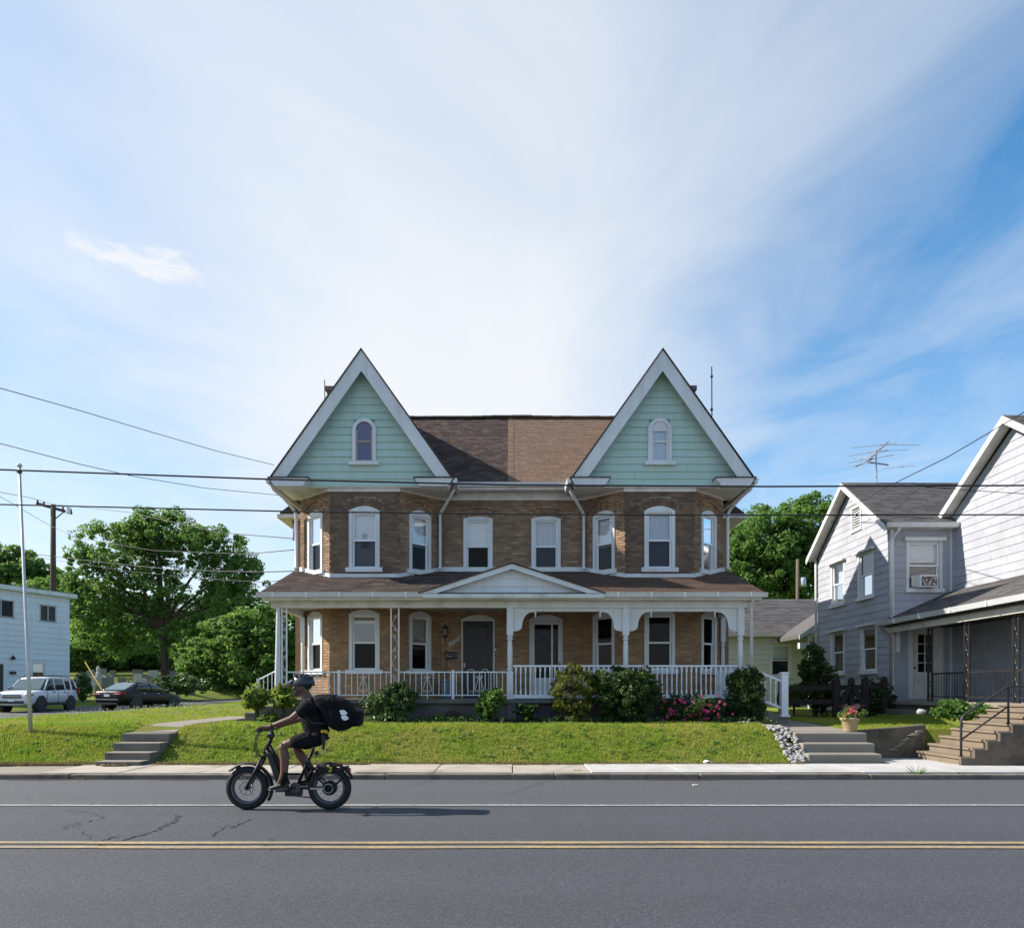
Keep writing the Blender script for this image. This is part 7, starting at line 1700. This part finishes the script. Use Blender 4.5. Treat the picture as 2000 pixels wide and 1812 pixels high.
MB().box(B(523,0).x,B(535,0).x,YC-.05,YC+.05,B(0,1440).z,B(0,1433).z).build('display', M_PLASTIC, hb, bevel=.008); MB().obox(B(528.5,1429,-.04), Vector((.012,0,.025)), Vector((0,.008,0)), Vector((-.008,0,.004))).build('stem_cap', M_VINYL, hb)
m = MB()
for dy in (-.06,-.02,.03): m.tube([B(515,1426,dy-.1), B(503,1437,dy), B(499,1458,dy), B(505,1472,dy), B(514,1480,dy*.5)], .005, 6)
m.build('cables', M_RUBBER, bk, True)
MB().lathe(B(462,1499), [(.028,0),(.034,.03),(.02,.05)], 12, (1,0,.1)).build('headlight', M_PLASTIC, bk); MB().tube([B(466,1500), B(478,1500)], .007, 6).build('headlight_bracket', M_MATTE, bk)
sd_ = MB(); rings = []
for u, v, w, h in ((603,1447,.018,.012),(608,1446,.03,.025),(618,1446,.06,.03),(630,1444,.11,.035),(638,1441,.115,.03),(641,1441,.09,.015)): c = B(u,v); rings.append([c+Vector((0,w*math.cos(a),h*math.sin(a))) for a in [2*math.pi*k/10 for k in range(10)]])
sd_.loft(rings).build('saddle', M_RUBBER, bk, True); MB().tube([B(611,1464), B(617,1449)], .014, 8).build('seat_post', M_DGREY, bk, True)
MB().lathe(B(617,1470), [(.02,0),(.028,.01),(.028,.03)], 10, (1,0,0)).build('rear_reflector', M_PLASTIC, bk)
m = MB(); m.box(B(619,0).x,B(680,0).x,YC-.09,YC-.075,B(0,1503).z,B(0,1500).z).box(B(619,0).x,B(680,0).x,YC+.075,YC+.09,B(0,1503).z,B(0,1500).z)
for u in (622,636,650,664,677): m.box(B(u,0).x-.008,B(u,0).x+.008,YC-.085,YC+.085,B(0,1502).z,B(0,1500).z)
for s in (-.08,.08): m.tube([B(676,1502,s), B(668,1520,s), C2+Vector((.03,s,.0))], .009, 6)
m.build('rack', M_MATTE, bk)
ck_ = thing('cargo_strap_roll', 'dark folded straps with a yellow tab on the bicycle rack', 'straps', B(648,1498)); m = MB(); rq = random.Random(12)
for i in range(12): c = B(rq.uniform(624,676), rq.uniform(1493,1499), rq.uniform(-.06,.06)); m.obox(c, Vector((rq.uniform(.03,.07),0,rq.uniform(-.015,.015))), Vector((0,rq.uniform(.02,.04),0)), Vector((0,0,.012)))
m.build('straps', M_PLASTIC, ck_, bevel=.004); M_YEL = simple('yellow_webbing', (.50,.36,.02), .7)
MB().tube([B(644,1495,-.10), B(651,1497,-.105), B(650,1503,-.10), B(646,1504,-.10)], .014, 6).build('yellow_tab', M_YEL, ck_)
MB().lathe(B(681,1504), [(.03,0),(.035,.01),(.03,.025)], 12, (1,0,0)).build('tail_light', M_REDLAMP, bk); MB().tube([B(675,1503), B(682,1504)], .007, 6).build('tail_light_bracket', M_MATTE, bk)
MB().tube([B(583,1553,-.05), B(612,1556,-.06)], .008, 6).build('kickstand', M_MATTE, bk)

# the rider: one continuous body; shirt, shorts, shoes, helmet as clothing
M_SKIN = NB('skin'); c_ = M_SKIN.mix(M_SKIN.noise(9,4), (.12,.058,.038), (.175,.09,.06)); M_SKIN.col(c_).rough(.5).spec(.35); M_SKIN.b.inputs['Subsurface Weight'].default_value = .08; M_SKIN = M_SKIN.m
def cloth(name, c):
    b = NB(name); n = b.noise(7, 3, .5, dist=1.6); n2 = b.noise(16, 4, .6, stretch=(1,1,2.2), dist=.8)
    b.col(b.mix(n2, hsv(c,.8), hsv(c,1.5))).rough(.88).spec(.15).bump(b.math('ADD', b.math('MULTIPLY', n, .7), b.math('MULTIPLY', n2, .4)), .9, .05); return b.m
M_TEE = cloth('black_tshirt', (.010,.010,.012)); M_SHORTS = cloth('black_shorts', (.008,.008,.010))
rider = thing('person', 'person in black shirt, shorts and helmet riding the electric bicycle', 'person', (PX(600,YC), YC, .25))
def skin(name, nodes, edges, mat, parent, root=0, sub=2):
    me = bpy.data.meshes.new(name); me.from_pydata([n[0] for n in nodes], edges, []); me.materials.append(mat)
    o = bpy.data.objects.new(name, me); put(o, parent); md = o.modifiers.new('skin', 'SKIN'); md.use_smooth_shade = True
    for i, n in enumerate(nodes):
        r = n[1]; me.skin_vertices[0].data[i].radius = r if isinstance(r, tuple) else (r, r); me.skin_vertices[0].data[i].use_root = (i == root)
    s_ = o.modifiers.new('sub', 'SUBSURF'); s_.levels = sub; s_.render_levels = sub; return o
N, Ed = [], []
def nd(p, r, par=None):
    N.append((tuple(p), r)); i = len(N)-1
    if par is not None: Ed.append((par, i))
    return i
pel = nd(B(622,1436), .085); sp1 = nd(B(619,1418), .09, pel); sp2 = nd(B(613,1395), .11, sp1); nb = nd(B(604,1372), .085, sp2); nk = nd(B(598,1359), .055, nb); hd0 = nd(B(590,1346), .078, nk)
hd1 = nd(B(586,1336), .088, hd0); jw = nd(B(579,1354), .046, hd0); ch = nd(B(575,1359), .024, jw)
for s in (-1, 1):
    hp = nd(B(621,1439,s*.095), .07, pel); k = (B(558,1454,s*.13) if s < 0 else B(570,1462,s*.12)); an_ = (B(561,1519,s*.13) if s < 0 else B(600,1513,s*.12))
    th = nd(Vector(N[hp][0]).lerp(k,.5)+Vector((0,0,.01)), .07, hp); kn = nd(k, .062, th); cf = nd(k.lerp(an_,.35)+Vector((.024,0,0)), .064, kn); an = nd(an_, .040, cf)
    hl = nd(an_+Vector((.02,0,-.075)), .024, an); toe = nd(an_+Vector((-.12,0,-.098)), .016, an)
    sh_ = nd(B(606,1379,s*.17), .062, nb); el = B(581,1402,s*.255); ua = nd(Vector(N[sh_][0]).lerp(el,.55), .047, sh_); e_ = nd(el, .040, ua); wr__ = B(541,1417,s*.27); fa = nd(el.lerp(wr__,.4), .039, e_); wr2 = nd(wr__, .026, fa)
    pm_ = nd(B(531,1419,s*.27), (.028,.035), wr2)
    for k_, dy in enumerate((-.035,-.012,.012,.034)):
        f0 = nd(B(524,1417.5-.0*k_,s*.27+dy), .0095, pm_); f1 = nd(B(518.5,1419.5,s*.27+dy), .009, f0); f2 = nd(B(518,1424.5,s*.27+dy), .0085, f1); f3 = nd(B(521.5,1427.5,s*.27+dy), .008, f2)
    t0 = nd(B(527,1423,s*.27-s*.045), .011, pm_); t1 = nd(B(522,1427,s*.27-s*.05), .0095, t0)
nose = nd(B(572.5,1347), .012, jw)
ear = nd(B(593,1347,-.088), .016, hd0)
body = skin('body', N, Ed, M_SKIN, rider)
N, Ed = [], []
wm = nd(B(625,1440), (.15,.155)); w0 = nd(B(620,1430), (.155,.16), wm); w1 = nd(B(614,1412), (.165,.165), w0); w2 = nd(B(611,1393), (.165,.18), w1); w3 = nd(B(605,1374), (.105,.15), w2); w4 = nd(B(600,1366), (.075,.085), w3)
for s in (-1, 1):
    a = nd(B(606,1379,s*.17), .085, w3); b2 = nd(B(597,1389,s*.215), .072, a); c2 = nd(B(591,1394.5,s*.232), .068, b2)
skin('tshirt', N, Ed, M_TEE, rider)
N, Ed = [], []
p0 = nd(B(624,1438), (.15,.16)); p1 = nd(B(622,1428), (.14,.15), p0)
for s in (-1, 1):
    a = nd(B(616,1440,s*.09), .118, p0); k = (B(558,1454,s*.13) if s < 0 else B(570,1462,s*.12)); h0 = B(621,1437,s*.10); b2 = nd(h0.lerp(k,.5), .100, a); c2 = nd(h0.lerp(k,.80), .086, b2)
skin('shorts', N, Ed, M_SHORTS, rider)
for s, u0, v0 in ((-1,561,1519),(1,600,1513)):
    an_ = B(u0,v0,s*(.13 if s < 0 else .12))
    MB().tube([an_+Vector((.004,0,.09)), an_, an_+Vector((.0,0,-.07))], [.046,.043,.05], 10).build('sock', M_SHORTS, rider, True)
    rings = []
    for dx, w, h, zc in ((.055,.022,.025,-.075),(.045,.038,.045,-.07),(.0,.042,.05,-.07),(-.06,.046,.038,-.085),(-.12,.046,.028,-.098),(-.165,.036,.02,-.104),(-.185,.012,.008,-.106)): c = an_+Vector((dx,0,zc)); rings.append([c+Vector((0,w*math.cos(a),h*math.sin(a))) for a in [2*math.pi*k/12 for k in range(12)]])
    shoe = MB().loft(rings).build('shoe', M_PLASTIC, rider, True)
    MB().prism([an_+Vector((.058,-.042,-.118)), an_+Vector((-.175,-.042,-.128)), an_+Vector((-.19,-.03,-.112)), an_+Vector((.06,-.04,-.098))], (0,.084,0)).build('sole', M_DGREY, shoe)
MB().lathe(B(545,1416,-.27), [(.034,-.014),(.037,0),(.034,.014)], 14, (-.95,0,.2)).build('watch', M_PLASTIC, rider)
hl_ = MB(); rings = []; hc = B(591,1335); tl = Matrix.Rotation(R(-9), 3, 'Y')
for i in range(8):
    ph = R(-14 + 104*i/7); rings.append([hc + tl @ Vector((.150*math.cos(ph)*math.cos(a), .108*math.cos(ph)*math.sin(a), .118*math.sin(ph) - (.02*math.cos(a) if i == 0 else 0))) for a in [2*math.pi*k/20 for k in range(20)]])
M_HELM = simple('blue_black_helmet', (.024,.029,.044), .35, .15, 6, .5)
hm = hl_.loft(rings).build('helmet', M_HELM, rider, True)
m = MB()
for y in (-.07,-.035,0,.035,.07):
    pts = [hc + tl @ Vector((.153*math.cos(R(a))*math.sqrt(max(.01,1-(y/.115)**2)), y, .121*math.sin(R(a))*math.sqrt(1-(y/.125)**2))) for a in range(25,156,13)]
    for a, b in list(zip(pts[:-1], pts[1:]))[0::2]: m.beam(a, b, .018, .012)
m.build('vents', M_PLASTIC, hm)
MB().prism([hc+tl@Vector((-.10,-.085,.035)), hc+tl@Vector((-.245,-.045,-.005)), hc+tl@Vector((-.25,0,-.007)), hc+tl@Vector((-.245,.045,-.005)), hc+tl@Vector((-.10,.085,.035)), hc+tl@Vector((-.06,0,.10))], (0,0,.014)).build('visor', M_HELM, hm)
m = MB()
for s in (-1, 1): m.tube([hc+Vector((-.06,s*.093,-.03)), B(584,1352,s*.085), B(577,1361,s*.03)], .006, 5); m.tube([hc+Vector((.06,s*.095,-.03)), B(585,1352,s*.086)], .006, 5)
m.build('chin_strap', M_PLASTIC, hm)
MB().sphere(B(586,1350), (.070,.075,.060), 12, 8).build('beard', simple('dark_stubble', (.05,.03,.022), .8), rider, True) if False else None
for s in (-1, 1): MB().sphere(B(575.5,1345,s*.034), .010, 8, 6).build('eye', M_PLASTIC, rider)
hr_ = MB(); rings = []
for i in range(5):
    ph = R(-38+12*i); rings.append([hc + Vector((.006,0,0)) + Vector((.104*math.cos(ph)*math.cos(a)+.008, .092*math.cos(ph)*math.sin(a), .108*math.sin(ph))) for a in [R(-100+200*k/12) for k in range(13)]])
hr_.loft(rings, cap=False, closed=False).build('hair', simple('dark_hair', (.018,.013,.011), .7), rider, True)
# backpack
M_PACK = cloth('black_pack_fabric', (.008,.008,.010))
pk_ = thing('backpack', 'bulging black backpack with a white patch on the rider', 'backpack', B(655,1425))
out_ = [(611,1360),(625,1354),(640,1355),(655,1357),(670,1361),(682,1370),(690,1380),(695,1392),(695,1405),(690,1416),(682,1424),(670,1428),(655,1426),(645,1419),(637,1405),(629,1388),(619,1372)]
cc = Vector((sum(a for a, b in out_)/len(out_), sum(b for a, b in out_)/len(out_), 0)); rings = []
for dy, k in ((-.19,.55),(-.18,.78),(-.14,.95),(-.07,1.0),(.07,1.0),(.14,.95),(.18,.78),(.19,.55)): rings.append([B(cc.x+(a-cc.x)*k, cc.y+(b-cc.y)*k, dy) for a, b in out_])
MB().loft(rings).build('bag', M_PACK, pk_, True, sub=1)
MB().tube([B(648,1364,-.15), B(652,1364,-.1), B(652,1364,.1), B(648,1364,.15)], [.03,.05,.05,.03], 12).build('top_roll', M_PACK, pk_, True)
MB().prism([B(686,1387,-.13), B(708,1388,-.13), B(706,1417,-.13), B(684,1419,-.13)], (0,.26,0)).build('rear_pocket', M_PACK, pk_, bevel=.03)
MB().prism([B(650,1383,-.178), B(672,1387,-.172), B(676,1410,-.165), B(656,1414,-.172)], (0,-.035,0)).build('side_pocket', M_PACK, pk_, bevel=.012)
m = MB()
for dx, dy2, rx, ry in ((677,1390,7.5,5.0),(680.5,1400,6.5,5.0)):
    m.add([B(dx+rx*math.cos(a)*(1+.25*math.sin(2*a)), dy2+ry*math.sin(a), -.2005) for a in [2*math.pi*k/16 for k in range(16)]], [tuple(range(16))])
m2 = MB(); 
for f in m.f: m2.prism([m.v[i] for i in f], (0,.03,0))
m2.build('white_patch', M_VINYL, pk_)
m = MB()
for a, b in (((640,1376),(690,1384)),((646,1415),(690,1412)),((660,1358),(668,1427))): m.beam(B(*a,-.192), B(*b,-.186), .012, .02)
m.build('webbing', M_PACK, pk_)
for s in (-1, 1): MB().tube([B(622,1362,s*.10), B(608,1366,s*.11), B(599,1378,s*.115), B(601,1395,s*.13), B(615,1410,s*.14), B(640,1412,s*.13)], .016, 6).build('shoulder_strap', M_PLASTIC, pk_, True)
MB().tube([B(634,1426,-.15), B(644,1427,-.155), B(648,1431,-.15)], [.018,.024,.012], 8).build('yellow_strap', M_YEL, pk_, True)
MB().tube([B(636,1432,-.13), B(638,1448,-.13), B(637,1462,-.13)], [.03,.022,.012], 8).build('hanging_strap', M_PLASTIC, pk_, True); MB().tube([B(637,1460,-.13), B(637.5,1471,-.13)], .011, 6).build('buckle', M_STEEL, pk_)
